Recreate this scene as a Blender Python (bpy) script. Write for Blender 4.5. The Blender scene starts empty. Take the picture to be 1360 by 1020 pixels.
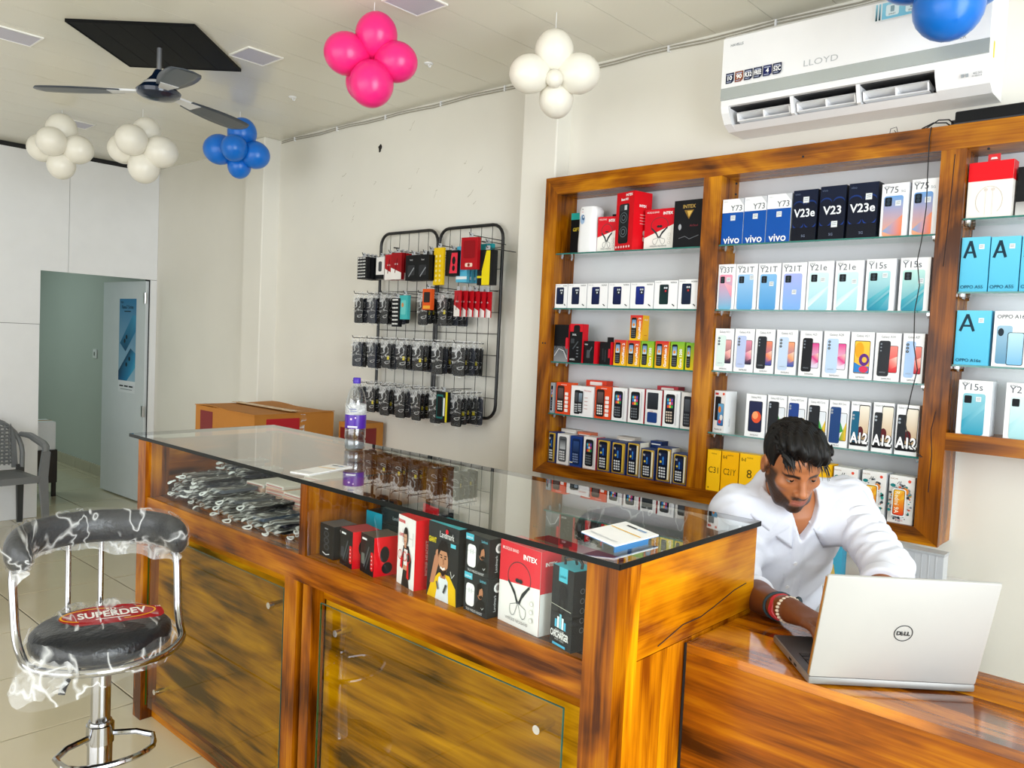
import bpy, bmesh, math, random
import numpy as np
from mathutils import Vector, Matrix

scene = bpy.context.scene
COL = scene.collection
rnd = random.Random(7)

# ------------------------------------------------------------------ camera
def make_camera():
    f, yaw, pit, rol = 1067.1, 0.7361, -0.0527, 0.0465
    fw = Vector((-math.sin(yaw)*math.cos(pit), math.cos(yaw)*math.cos(pit), math.sin(pit)))
    r = fw.cross(Vector((0, 0, 1))).normalized(); u = r.cross(fw)
    r2 = math.cos(rol)*r + math.sin(rol)*u
    u2 = -math.sin(rol)*r + math.cos(rol)*u
    cam = bpy.data.cameras.new('camera'); o = bpy.data.objects.new('camera', cam); COL.objects.link(o)
    M = Matrix((( r2.x, u2.x, -fw.x, 0), (r2.y, u2.y, -fw.y, 0), (r2.z, u2.z, -fw.z, 1.5), (0, 0, 0, 1)))
    o.matrix_world = M
    cam.sensor_fit = 'HORIZONTAL'; cam.sensor_width = 36; cam.lens = f/1360*36
    cam.clip_start = 0.05; cam.clip_end = 200
    scene.camera = o
make_camera()

# ------------------------------------------------------------------ world, daylight, exposure
world = bpy.data.worlds.new('daylight'); scene.world = world; world.use_nodes = True
wb = world.node_tree.nodes['Background']
wb.inputs[0].default_value = (0.93, 0.97, 1.0, 1); wb.inputs[1].default_value = 1.5
def area(name, loc, size, rot, energy, col):
    l = bpy.data.lights.new(name, 'AREA'); l.shape = 'RECTANGLE'; l.size, l.size_y = size
    l.energy = energy; l.color = col
    o = bpy.data.objects.new(name, l); o.location = loc; o.rotation_euler = rot; COL.objects.link(o)
    return o
# daylight entering through the glazed shop front (right of the camera) plus an added fill lamp on the unseen side behind it
area('shopfront_daylight', (2.32, 0.4, 1.35), (4.6, 2.5), (0, math.pi/2, 0), 250, (0.87, 0.95, 1.0))
area('camera_side_fill', (-1.6, -2.52, 1.35), (5.4, 2.4), (math.pi/2, 0, 0), 78, (0.98, 0.99, 1.0))
vs = scene.view_settings
vs.view_transform = 'Standard'; vs.look = 'None'; vs.gamma = 1; vs.exposure = 0.14
vs.use_curve_mapping = False

# ------------------------------------------------------------------ colour and material helpers
def lin(c):
    if isinstance(c, str):
        c = c.lstrip('#'); c = c if len(c) == 6 else ''.join(k*2 for k in c); c = tuple(int(c[i:i+2], 16)/255 for i in (0, 2, 4))
    return tuple((x/12.92 if x <= 0.04045 else ((x+0.055)/1.055)**2.4) for x in c[:3])
MATS = {}
def bsdf_mat(name):
    m = bpy.data.materials.new(name); m.use_nodes = True
    return m, m.node_tree, m.node_tree.nodes['Principled BSDF']
def mat(name, col, rough=0.5, metal=0.0, spec=0.5, coat=0.0, noise=None, bump=0.0, bscale=60, sub=0.0):
    """plain procedural material: a base colour with slight noise variation and optional fine bump"""
    if name in MATS: return MATS[name]
    m, nt, b = bsdf_mat(name); N = nt.nodes; L = nt.links
    c = lin(col)
    b.inputs['Roughness'].default_value = rough; b.inputs['Metallic'].default_value = metal
    b.inputs['Specular IOR Level'].default_value = spec
    b.inputs['Coat Weight'].default_value = coat; b.inputs['Coat Roughness'].default_value = 0.05
    tc = N.new('ShaderNodeTexCoord')
    nz = N.new('ShaderNodeTexNoise'); nz.inputs['Scale'].default_value = noise[1] if noise else 8
    nz.inputs['Detail'].default_value = 4
    L.new(tc.outputs['Object'], nz.inputs['Vector'])
    mx = N.new('ShaderNodeMix'); mx.data_type = 'RGBA'
    amt = noise[0] if noise else 0.04
    mx.inputs[6].default_value = (*[x*(1-amt) for x in c], 1); mx.inputs[7].default_value = (*[min(1, x*(1+amt)) for x in c], 1)
    L.new(nz.outputs[0], mx.inputs[0]); L.new(mx.outputs[2], b.inputs['Base Color'])
    if bump:
        n2 = N.new('ShaderNodeTexNoise'); n2.inputs['Scale'].default_value = bscale; n2.inputs['Detail'].default_value = 3
        L.new(tc.outputs['Object'], n2.inputs['Vector'])
        bp = N.new('ShaderNodeBump'); bp.inputs['Strength'].default_value = bump; bp.inputs['Distance'].default_value = 0.01
        L.new(n2.outputs[0], bp.inputs['Height']); L.new(bp.outputs[0], b.inputs['Normal'])
    if sub:
        b.inputs['Subsurface Weight'].default_value = sub; b.inputs['Subsurface Radius'].default_value = (0.012, 0.004, 0.002)
    MATS[name] = m; return m

def wood(axis, name=None, dark='#532402', mid='#a85c05', light='#dd9408', rough=0.26, spec=0.25, coat=0.06):
    """varnished teak; axis = direction of the grain in object space"""
    key = 'varnished_teak_'+axis if name is None else name
    if key in MATS: return MATS[key]
    m, nt, b = bsdf_mat(key); N = nt.nodes; L = nt.links
    tc = N.new('ShaderNodeTexCoord'); oi = N.new('ShaderNodeObjectInfo')
    add = N.new('ShaderNodeVectorMath'); add.operation = 'ADD'
    cmb = N.new('ShaderNodeCombineXYZ'); mul = N.new('ShaderNodeMath'); mul.operation = 'MULTIPLY'; mul.inputs[1].default_value = 17.0
    L.new(oi.outputs['Random'], mul.inputs[0])
    for i in range(3): L.new(mul.outputs[0], cmb.inputs[i])
    L.new(tc.outputs['Object'], add.inputs[0]); L.new(cmb.outputs[0], add.inputs[1])
    def mp(al, ac):
        k = N.new('ShaderNodeMapping'); s = [ac, ac, ac]; s['xyz'.index(axis)] = al
        k.inputs['Scale'].default_value = s; L.new(add.outputs[0], k.inputs[0]); return k
    def nz(mapn, sc, det, dist):
        n = N.new('ShaderNodeTexNoise'); n.inputs['Scale'].default_value = sc; n.inputs['Detail'].default_value = det
        n.inputs['Distortion'].default_value = dist; L.new(mapn.outputs[0], n.inputs['Vector']); return n
    big = nz(mp(0.9, 3.2), 1.6, 3, 1.6)      # broad light and dark figure
    mid_ = nz(mp(0.7, 7.0), 3.0, 5, 1.0)     # streaks
    fine = nz(mp(1.2, 60.0), 3.0, 3, 0.2)    # pores
    a = N.new('ShaderNodeMath'); a.operation = 'MULTIPLY_ADD'; a.inputs[1].default_value = 0.55; L.new(big.outputs[0], a.inputs[0])
    a2 = N.new('ShaderNodeMath'); a2.operation = 'MULTIPLY'; a2.inputs[1].default_value = 0.35; L.new(mid_.outputs[0], a2.inputs[0])
    L.new(a2.outputs[0], a.inputs[2])
    a3 = N.new('ShaderNodeMath'); a3.operation = 'MULTIPLY_ADD'; a3.inputs[1].default_value = 0.14; L.new(fine.outputs[0], a3.inputs[0]); L.new(a.outputs[0], a3.inputs[2])
    cr = N.new('ShaderNodeValToRGB'); e = cr.color_ramp.elements
    e[0].position = 0.335; e[0].color = (*[x*.8 for x in lin(dark)], 1); e[1].position = 0.67; e[1].color = (*lin(light), 1)
    k = e.new(0.42); k.color = (*lin(dark), 1); k = e.new(0.52); k.color = (*lin(mid), 1)
    L.new(a3.outputs[0], cr.inputs[0]); L.new(cr.outputs[0], b.inputs['Base Color'])
    b.inputs['Roughness'].default_value = rough; b.inputs['Specular IOR Level'].default_value = spec
    b.inputs['Coat Weight'].default_value = coat; b.inputs['Coat Roughness'].default_value = 0.06
    bp = N.new('ShaderNodeBump'); bp.inputs['Strength'].default_value = 0.06; bp.inputs['Distance'].default_value = 0.004
    L.new(mid_.outputs[0], bp.inputs['Height']); L.new(bp.outputs[0], b.inputs['Normal'])
    MATS[key] = m; return m

def glass(name, tint='#f4fbf8', rough=0.0, ior=1.5, boost=1.0):
    """clear sheet glass: fresnel mix of transmission and mirror reflection"""
    if name in MATS: return MATS[name]
    m = bpy.data.materials.new(name); m.use_nodes = True; nt = m.node_tree; N = nt.nodes; L = nt.links
    N.clear(); out = N.new('ShaderNodeOutputMaterial'); mix = N.new('ShaderNodeMixShader')
    t = N.new('ShaderNodeBsdfTransparent'); t.inputs[0].default_value = (*lin(tint), 1)
    g = N.new('ShaderNodeBsdfGlossy'); g.inputs['Roughness'].default_value = rough; g.inputs[0].default_value = (1, 1, 1, 1)
    fr = N.new('ShaderNodeFresnel'); fr.inputs[0].default_value = ior
    pf = N.new('ShaderNodeMath'); pf.operation = 'ADD'; pf.inputs[1].default_value = 1.0; L.new(fr.outputs[0], pf.inputs[0])
    dv = N.new('ShaderNodeMath'); dv.operation = 'DIVIDE'; L.new(fr.outputs[0], dv.inputs[0]); L.new(pf.outputs[0], dv.inputs[1])   # both faces of the sheet: 2F/(1+F)
    mu = N.new('ShaderNodeMath'); mu.operation = 'MULTIPLY'; mu.inputs[1].default_value = 2*boost; mu.use_clamp = True
    # light leaving the sheet through its far face simply passes (thin glass, no inner mirror)
    ge = N.new('ShaderNodeNewGeometry'); sb = N.new('ShaderNodeMath'); sb.operation = 'SUBTRACT'; sb.inputs[0].default_value = 1.0
    L.new(ge.outputs['Backfacing'], sb.inputs[1]); m2 = N.new('ShaderNodeMath'); m2.operation = 'MULTIPLY'
    L.new(dv.outputs[0], mu.inputs[0]); L.new(mu.outputs[0], m2.inputs[0]); L.new(sb.outputs[0], m2.inputs[1]); L.new(m2.outputs[0], mix.inputs[0])
    L.new(t.outputs[0], mix.inputs[1]); L.new(g.outputs[0], mix.inputs[2]); L.new(mix.outputs[0], out.inputs[0])
    MATS[name] = m; return m

def film(name, body=0.16, hi=0.5, scale=18.0, col='#f2f4f5', wid=0.05, det=5.0, dist=1.8, str_=(1.0, 0.55, 1.4)):
    """crumpled clear polythene: transparent, a little milky and glossy, with white highlights painted along the creases"""
    if name in MATS: return MATS[name]
    m = bpy.data.materials.new(name); m.use_nodes = True; nt = m.node_tree; N = nt.nodes; L = nt.links
    N.clear(); out = N.new('ShaderNodeOutputMaterial'); mix = N.new('ShaderNodeMixShader')
    t = N.new('ShaderNodeBsdfTransparent'); p = N.new('ShaderNodeBsdfPrincipled')
    p.inputs['Base Color'].default_value = (*lin(col), 1); p.inputs['Roughness'].default_value = 0.12
    tc = N.new('ShaderNodeTexCoord'); mp = N.new('ShaderNodeMapping'); mp.inputs['Scale'].default_value = str_
    mp.inputs['Rotation'].default_value = (0.3, 0.5, 0.7)
    nz = N.new('ShaderNodeTexNoise'); nz.inputs['Scale'].default_value = scale; nz.inputs['Detail'].default_value = det; nz.inputs['Distortion'].default_value = dist
    L.new(tc.outputs['Object'], mp.inputs[0]); L.new(mp.outputs[0], nz.inputs['Vector'])
    cr = N.new('ShaderNodeValToRGB'); e = cr.color_ramp.elements
    e[0].position = 0.0; e[0].color = (hi,)*3+(1,); e[1].position = wid; e[1].color = (body,)*3+(1,); ee = e.new(wid*.35); ee.color = ((hi*.5+body*.5),)*3+(1,)  # noise ridges turn whiter as painted crease highlights
    sb = N.new('ShaderNodeMath'); sb.operation = 'SUBTRACT'; sb.inputs[1].default_value = 0.52; ab = N.new('ShaderNodeMath'); ab.operation = 'ABSOLUTE'
    L.new(nz.outputs[0], sb.inputs[0]); L.new(sb.outputs[0], ab.inputs[0]); L.new(ab.outputs[0], cr.inputs[0]); L.new(cr.outputs[0], mix.inputs[0])
    bp = N.new('ShaderNodeBump'); bp.inputs['Strength'].default_value = 0.9; bp.inputs['Distance'].default_value = 0.02
    L.new(nz.outputs[0], bp.inputs['Height']); L.new(bp.outputs[0], p.inputs['Normal'])
    L.new(t.outputs[0], mix.inputs[1]); L.new(p.outputs[0], mix.inputs[2]); L.new(mix.outputs[0], out.inputs[0])
    MATS[name] = m; return m

def ink(name='printed_carton', rough=0.38):
    """flat print: colour from the mesh colour attribute"""
    if name in MATS: return MATS[name]
    m, nt, b = bsdf_mat(name); N = nt.nodes; L = nt.links
    a = N.new('ShaderNodeAttribute'); a.attribute_name = 'Col'
    L.new(a.outputs['Color'], b.inputs['Base Color']); b.inputs['Roughness'].default_value = rough; b.inputs['Specular IOR Level'].default_value = 0.15
    MATS[name] = m; return m

# ------------------------------------------------------------------ mesh builder
class MB:
    def __init__(s): s.v = []; s.f = []; s.c = []; s.m = []; s.M = None
    def add(s, vs, fs, col=None, mi=0):
        o = len(s.v)
        for p in vs:
            p = Vector(p)
            if s.M is not None: p = s.M @ p
            s.v.append(tuple(p))
        for f in fs:
            s.f.append(tuple(i+o for i in f)); s.m.append(mi)
            if col is None: s.c.append(None)
            elif isinstance(col, list): s.c.append([col[i] for i in f])
            else: s.c.append([col]*len(f))
        return s
    def box(s, lo, hi, col=None, mi=0, cols=None):
        (a, b, c), (d, e, g) = lo, hi
        vs = [(a,b,c),(d,b,c),(d,e,c),(a,e,c),(a,b,g),(d,b,g),(d,e,g),(a,e,g)]
        fs = [(0,3,2,1),(4,5,6,7),(0,1,5,4),(1,2,6,5),(2,3,7,6),(3,0,4,7)]   # bottom top front(-y) right(+x) back left
        if cols:
            for f, cc in zip(fs, cols): s.add([vs[i] for i in f], [(0,1,2,3)], cc, mi)
            return s
        return s.add(vs, fs, col, mi)
    def rbox(s, lo, hi, r, seg=2, col=None, mi=0):
        bm = bmesh.new(); bmesh.ops.create_cube(bm, size=1)
        c = [(x+y)/2 for x, y in zip(lo, hi)]; d = [abs(y-x) for x, y in zip(lo, hi)]
        for v in bm.verts: v.co = Vector([c[i]+v.co[i]*d[i] for i in range(3)])
        bmesh.ops.bevel(bm, geom=bm.edges[:], offset=r, segments=seg, profile=0.5, affect='EDGES')
        bm.verts.index_update()
        s.add([v.co.copy() for v in bm.verts], [[v.index for v in f.verts] for f in bm.faces], col, mi); bm.free(); return s
    def prism(s, pts, z0, z1, col=None, mi=0, axis='z'):
        n = len(pts)
        def P(a, b, h): return (a, b, h) if axis == 'z' else ((a, h, b) if axis == 'y' else (h, a, b))
        vs = [P(a, b, z0) for a, b in pts]+[P(a, b, z1) for a, b in pts]
        fs = [tuple(range(n))[::-1], tuple(range(n, 2*n))]+[(i, (i+1) % n, n+(i+1) % n, n+i) for i in range(n)]
        return s.add(vs, fs, col, mi)
    def tube(s, path, r, n=10, closed=False, col=None, mi=0, caps=True):
        P = [Vector(p) for p in path]; k = len(P); vs = []; fs = []
        R = r if isinstance(r, (list, tuple)) else [r]*k
        up = None
        for i in range(k):
            if closed: d = P[(i+1) % k]-P[i-1]
            else: d = P[min(i+1, k-1)]-P[max(i-1, 0)]
            d.normalize()
            if up is None:
                up = Vector((0, 0, 1)) if abs(d.z) < 0.9 else Vector((1, 0, 0))
            a = d.cross(up)
            if a.length < 1e-6: a = d.orthogonal()
            a.normalize(); b = a.cross(d).normalized(); up = b
            for j in range(n):
                t = 2*math.pi*j/n
                vs.append(P[i]+a*math.cos(t)*R[i]+b*math.sin(t)*R[i])
        for i in range(k if closed else k-1):
            o = i*n; q = ((i+1) % k)*n
            for j in range(n): fs.append((o+j, q+j, q+(j+1) % n, o+(j+1) % n))
        if not closed and caps: fs += [tuple(range(n)), tuple(range((k-1)*n, k*n))[::-1]]
        return s.add(vs, fs, col, mi)
    def cyl(s, p0, p1, r, n=16, r1=None, col=None, mi=0): return s.tube([p0, p1], [r, r if r1 is None else r1], n, False, col, mi)
    def lathe(s, prof, n=24, c=(0, 0, 0), col=None, mi=0, sx=1, sy=1):
        vs = []; fs = []
        for r, z in prof:
            for j in range(n):
                t = 2*math.pi*j/n; vs.append((c[0]+r*math.cos(t)*sx, c[1]+r*math.sin(t)*sy, c[2]+z))
        for i in range(len(prof)-1):
            for j in range(n): fs.append((i*n+j, i*n+(j+1) % n, (i+1)*n+(j+1) % n, (i+1)*n+j))
        if prof[0][0] > 1e-6: fs.append(tuple(range(n))[::-1])
        if prof[-1][0] > 1e-6: fs.append(tuple(range((len(prof)-1)*n, len(prof)*n)))
        return s.add(vs, fs, col, mi)
    def sphere(s, c, r, n=20, m=12, col=None, mi=0, rot=None):
        rr = (r, r, r) if not isinstance(r, (tuple, list)) else r; vs = []; fs = []
        for i in range(m+1):
            p = math.pi*i/m
            for j in range(n):
                t = 2*math.pi*j/n
                q = Vector((rr[0]*math.sin(p)*math.cos(t), rr[1]*math.sin(p)*math.sin(t), -rr[2]*math.cos(p)))
                if rot is not None: q = rot @ q
                vs.append(Vector(c)+q)
        for i in range(m):
            for j in range(n): fs.append((i*n+j, i*n+(j+1) % n, (i+1)*n+(j+1) % n, (i+1)*n+j))
        return s.add(vs, fs, col, mi)
    def grid(s, fn, nu, nv, col=None, mi=0, wrapu=False):
        vs = [fn(i/(nu if wrapu else nu-1), j/(nv-1)) for j in range(nv) for i in range(nu)]
        fs = []
        for j in range(nv-1):
            for i in range(nu if wrapu else nu-1):
                k = (i+1) % nu; fs.append((j*nu+i, j*nu+k, (j+1)*nu+k, (j+1)*nu+i))
        return s.add(vs, fs, col, mi)
    def mesh(s, name, mats, smooth=None):
        me = bpy.data.meshes.new(name); me.from_pydata(s.v, [], s.f)
        for m in (mats if isinstance(mats, (list, tuple)) else [mats]): me.materials.append(m)
        if any(s.m): me.polygons.foreach_set('material_index', s.m)
        if any(c is not None for c in s.c):
            at = me.color_attributes.new('Col', 'FLOAT_COLOR', 'CORNER'); arr = []
            for cc, f in zip(s.c, s.f):
                for q in (cc if cc is not None else [(0.8, 0.8, 0.8)]*len(f)): arr += [*q, 1.0]
            at.data.foreach_set('color', arr)
        if smooth:
            me.polygons.foreach_set('use_smooth', [True]*len(me.polygons))
            me.set_sharp_from_angle(angle=math.radians(smooth if smooth is not True else 40))
        me.validate(); me.update(); return me
    def build(s, name, mats, parent=None, loc=(0, 0, 0), rotz=0.0, smooth=None):
        return obj(name, s.mesh(name, mats, smooth), parent, loc, rotz)

def obj(name, me, parent=None, loc=(0, 0, 0), rotz=0.0):
    o = bpy.data.objects.new(name, me); COL.objects.link(o)
    o.location = loc; o.rotation_euler = (0, 0, rotz)
    if parent is not None: o.parent = parent
    return o
def tag(o, label, cat, group=None, kind=None):
    if label: o['label'] = label
    if cat: o['category'] = cat
    if group: o['group'] = group
    if kind: o['kind'] = kind
    return o
def thing(name, label, cat, loc=(0, 0, 0), rotz=0.0, group=None):
    o = bpy.data.objects.new(name, None); o.empty_display_size = 0.1; COL.objects.link(o)
    o.location = loc; o.rotation_euler = (0, 0, rotz)
    return tag(o, label, cat, group)
def struct(o): o['kind'] = 'structure'; return o
def dup(root, loc=None, rotz=None, label=None):
    r = root.copy(); COL.objects.link(r)
    if loc is not None: r.location = loc
    if rotz is not None: r.rotation_euler = (0, 0, rotz)
    if label: r['label'] = label
    for ch in list(root.children):
        c = ch.copy(); COL.objects.link(c); c.parent = r
        for g in ch.children:
            d = g.copy(); COL.objects.link(d); d.parent = c
    return r

# ------------------------------------------------------------------ lettering and flat print
_TX = {}
def text_geo(s, bold=0.0):
    k = (s, bold)
    if k not in _TX:
        cu = bpy.data.curves.new('lettering', 'FONT'); cu.body = s; cu.size = 1.0; cu.dimensions = '2D'; cu.fill_mode = 'BOTH'
        cu.offset = bold; cu.resolution_u = 3
        o = bpy.data.objects.new('lettering', cu); me = o.to_mesh()
        V = [(v.co.x, v.co.y) for v in me.vertices]; F = [tuple(p.vertices) for p in me.polygons]
        o.to_mesh_clear(); bpy.data.objects.remove(o); bpy.data.curves.remove(cu)
        _TX[k] = (V, F)
    return _TX[k]

class Art(MB):
    """flat print on a face: origin o, in-plane axes u and v, outward normal n; each layer sits a hair above the last"""
    def __init__(s, o, u, v, n, step=0.00025):
        super().__init__(); s.o = Vector(o); s.u = Vector(u); s.w = Vector(v); s.n = Vector(n); s.k = 0; s.step = step
    def P(s, a, b): return s.o+s.u*a+s.w*b+s.n*(s.k*s.step+0.0004)
    def poly(s, pts, col, fs=None):
        s.k += 1
        cc = [lin(c) for c in col] if isinstance(col, list) else lin(col)
        return s.add([s.P(*p) for p in pts], fs or [tuple(range(len(pts)))], cc)
    def rect(s, x0, y0, x1, y1, col, top=None):
        return s.poly([(x0, y0), (x1, y0), (x1, y1), (x0, y1)], [col, col, top, top] if top else col)
    def rr(s, x0, y0, x1, y1, r, col, top=None, sk=0.0, side=None):
        pts = []
        for cx, cy, a in ((x1-r, y0+r, -90), (x1-r, y1-r, 0), (x0+r, y1-r, 90), (x0+r, y0+r, 180)):
            for q in (0, 30, 60, 90):
                t = math.radians(a+q); pts.append((cx+r*math.cos(t), cy+r*math.sin(t)))
        if top or side:
            A, B = [np.array(lin(col)), np.array(lin(top or side))]; cc = []
            for a, b in pts:
                t = (b-y0)/(y1-y0) if top else (a-x0)/(x1-x0)
                cc.append(tuple(A*(1-t)+B*t))
            s.k += 1
            return s.add([s.P(a+sk*(b-y0), b) for a, b in pts], [tuple(range(len(pts)))], cc)
        return s.poly([(a+sk*(b-y0), b) for a, b in pts], col)
    def ell(s, cx, cy, rx, ry, col, n=16, a0=0, a1=360):
        pts = [(cx+rx*math.cos(math.radians(a0+(a1-a0)*i/(n if a1-a0 >= 360 else n-1))), cy+ry*math.sin(math.radians(a0+(a1-a0)*i/(n if a1-a0 >= 360 else n-1)))) for i in range(n)]
        return s.poly(pts, col)
    def line(s, pts, w, col):
        s.k += 1; n = len(pts); vs = []
        for i, p in enumerate(pts):
            a = pts[max(0, i-1)]; b = pts[min(n-1, i+1)]; d = math.hypot(b[0]-a[0], b[1]-a[1]) or 1
            nx, ny = -(b[1]-a[1])/d*w/2, (b[0]-a[0])/d*w/2
            vs += [s.P(p[0]+nx, p[1]+ny), s.P(p[0]-nx, p[1]-ny)]
        return s.add(vs, [(2*i, 2*i+1, 2*i+3, 2*i+2) for i in range(n-1)], lin(col))
    def text(s, t, x, y, size, col, al='c', rot=0, bold=0.0, fit=None, sx=1.0):
        V, F = text_geo(t, bold)
        if not V: return s
        xs = [p[0] for p in V]; w = max(xs)-min(xs); k = size
        kx = k*sx
        if fit and w*kx > fit: kx = fit/w
        x0 = {'l': min(xs), 'c': (min(xs)+max(xs))/2, 'r': max(xs)}[al]
        s.k += 1; c, q = math.cos(math.radians(rot)), math.sin(math.radians(rot))
        pts = [((p[0]-x0)*kx, p[1]*k) for p in V]
        return s.add([s.P(x+a*c-b*q, y+a*q+b*c) for a, b in pts], F, lin(col))
    def put(s, name='front_print', parent=None): return s.build(name, ink(), parent)

ORD = ['first', 'second', 'third', 'fourth', 'fifth', 'sixth', 'seventh', 'eighth', 'ninth', 'tenth', 'eleventh', 'twelfth']
# ================================================================== THE ROOM
YW, XB, CZ = 2.96, -6.70, 2.775
XF, YO = 2.40, -2.60
M_wall = mat('painted_plaster', '#e8e5db', 0.62, noise=(0.05, 2.5), bump=0.10, bscale=14)
M_ceil = mat('pvc_ceiling_panel', '#e8e5d8', 0.22, noise=(0.03, 1.5))
M_white = mat('white_laminate', '#edeef0', 0.30)
M_tile = mat('glazed_floor_tile', '#cdc3a6', 0.13, noise=(0.06, 3.0), coat=0.3)
M_grout = mat('dark_grout', '#4b4436', 0.85)
M_black = mat('black_void', '#0a0a0b', 0.7)
M_green = mat('green_grey_paint', '#bac3bd', 0.6, noise=(0.05, 2.0))

# floor with separate tiles, each seated in the grout bed
fl = struct(MB().box((XB-3.3, YO-0.1, -0.12), (XF, 3.3, -0.004)).build('floor', M_grout))
T, G = 0.5575, 0.0035
tm = {}
nx0 = int(math.floor((XB-3.3+2.603)/T)); nx1 = int(math.ceil((XF+2.603)/T))
for i in range(nx0, nx1):
    for j in range(-8, 4):
        x0 = max(-2.603+i*T, XB-3.3); x1 = min(-2.603+(i+1)*T, XF); y0 = max(1.355+j*T, YO-0.1); y1 = min(1.355+(j+1)*T, 3.3)
        if x1-x0 < 0.02 or y1-y0 < 0.02: continue
        if x1 < XB-0.2 and y1 < 0.6: continue
        k = (round(x1-x0, 4), round(y1-y0, 4))
        if k not in tm:
            b = MB(); w, h = k
            b.add([(G, G, -0.006), (w-G, G, -0.006), (w-G, h-G, -0.006), (G, h-G, -0.006), (G, G, -0.001), (w-G, G, -0.001), (w-G, h-G, -0.001), (G, h-G, -0.001),
                   (G+.002, G+.002, 0), (w-G-.002, G+.002, 0), (w-G-.002, h-G-.002, 0), (G+.002, h-G-.002, 0)],
                  [(8, 9, 10, 11)]+[(a, (a+1) % 4, 4+(a+1) % 4, 4+a) for a in range(4)]+[(4+a, 4+(a+1) % 4, 8+(a+1) % 4, 8+a) for a in range(4)])
            tm[k] = b.mesh('tile', M_tile)
        obj('tile', tm[k], fl, (x0, y0, 0))

# ceiling with separate PVC planks
ce = struct(MB().box((XB-0.1, YO-0.1, CZ+0.012), (XF, YW+0.1, CZ+0.08)).build('ceiling', mat('dark_ceiling_gap', '#8b887e', 0.8)))
pw = 0.24; x = -2.38-18*pw
pm = MB().box((0.0012, YO, 0), (pw-0.0012, YW, 0.012)).mesh('ceiling_plank', M_ceil)
while x < XF:
    obj('ceiling_plank', pm, ce, (x, 0, CZ)); x += pw

# shelf-side wall with two plaster pillars
w = MB().box((XB-0.12, YW, 0), (XF, YW+0.14, CZ+0.05)).build('wall_right', M_wall); struct(w)
MB().rbox((-2.60, 2.862, 0), (-2.388, YW+0.02, CZ), 0.006, 1).build('pillar', M_wall, w)
MB().rbox((-5.11, 2.84, 0), (-4.875, YW+0.02, CZ), 0.006, 1).build('pillar', M_wall, w)
# ragged hole knocked in the plaster
hp = [(0.0135*(1+0.25*math.sin(3*t)+0.15*math.sin(5*t+1))*math.cos(t), 0.024*(1+0.2*math.sin(2*t+.5))*math.sin(t)) for t in [2*math.pi*i/18 for i in range(18)]]
MB().prism([(-3.803+a, 2.588+b) for a, b in hp], YW-0.002, YW+0.01, axis='y').build('hole', mat('hole_shadow', '#2a2621', 0.9), w)
# hairline scuffs and filler marks
sc = MB(); q = random.Random(3)
for k in range(16):
    cx, cz = q.uniform(-4.6, -2.8), q.uniform(2.15, 2.7); a = q.uniform(0.3, 1.2); l = q.uniform(0.02, 0.07)
    p = [(cx+l*t*math.cos(a)+q.uniform(-.006, .006), cz+l*t*math.sin(a)+q.uniform(-.008, .008)) for t in (0, .3, .6, 1)]
    sc.add([(a_, YW-0.0008, b_+0.0015) for a_, b_ in p]+[(a_, YW-0.0008, b_-0.0015) for a_, b_ in p], [(i, i+1, i+5, i+4) for i in range(3)])
sc.build('scuff_marks', mat('filler_grey', '#b3ad9c', 0.8), w)['kind'] = 'stuff'

# back wall of white laminate panels round a doorway
wb_ = struct(MB().box((XB-0.10, YO, 0), (XB-0.012, 2.085, CZ)).box((XB-0.10, 2.085, 1.885), (XB-0.012, YW, CZ)).box((XB-0.10, 2.905, 0), (XB-0.012, YW, 1.885)).build('wall_back', mat('dark_partition_core', '#1b1b1c', 0.7)))
def panel(boxes):
    b = MB()
    for (y0, z0, y1, z1) in boxes: b.box((XB-0.012, y0+.0015, z0+.0015), (XB, y1-.0015, z1-.0015))
    b.build('panel', M_white, wb_)
panel([(0.86, 1.466, 2.0865, 2.742), (2.0835, 1.868, 2.278, 2.742)])
panel([(2.278, 1.868, YW, 2.742)]); panel([(0.86, 0, 2.085, 1.466)]); panel([(2.905, 0, YW, 1.868)])
panel([(-0.36, 1.466, 0.86, 2.742)]); panel([(-0.36, 0, 0.86, 1.466)]); panel([(-1.58, 0, -0.36, 2.742)]); panel([(YO, 0, -1.58, 2.742)])
# camera-side wall (open behind the added fill lamp) and shop front
wl = struct(MB().box((XB-0.1, YO-0.12, 0), (-4.6, YO, CZ+0.05)).box((1.3, YO-0.12, 0), (XF, YO, CZ+0.05)).box((-4.6, YO-0.12, 2.6), (1.3, YO, CZ+0.05)).build('wall_left', M_wall))
wf = struct(MB().box((XF, YO-0.12, 2.62), (XF+0.12, YW+0.14, CZ+0.05)).box((XF, 2.75, 0), (XF+0.12, YW+0.14, 2.62)).box((XF, YO-0.12, 0), (XF+0.12, YO+0.5, 2.62)).build('wall_front', M_wall))
gr = MB().box((-14, -12, -0.16), (14, 9, -0.125)).build('ground', mat('pavement_concrete', '#a9a49a', 0.8)); struct(gr)

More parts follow.
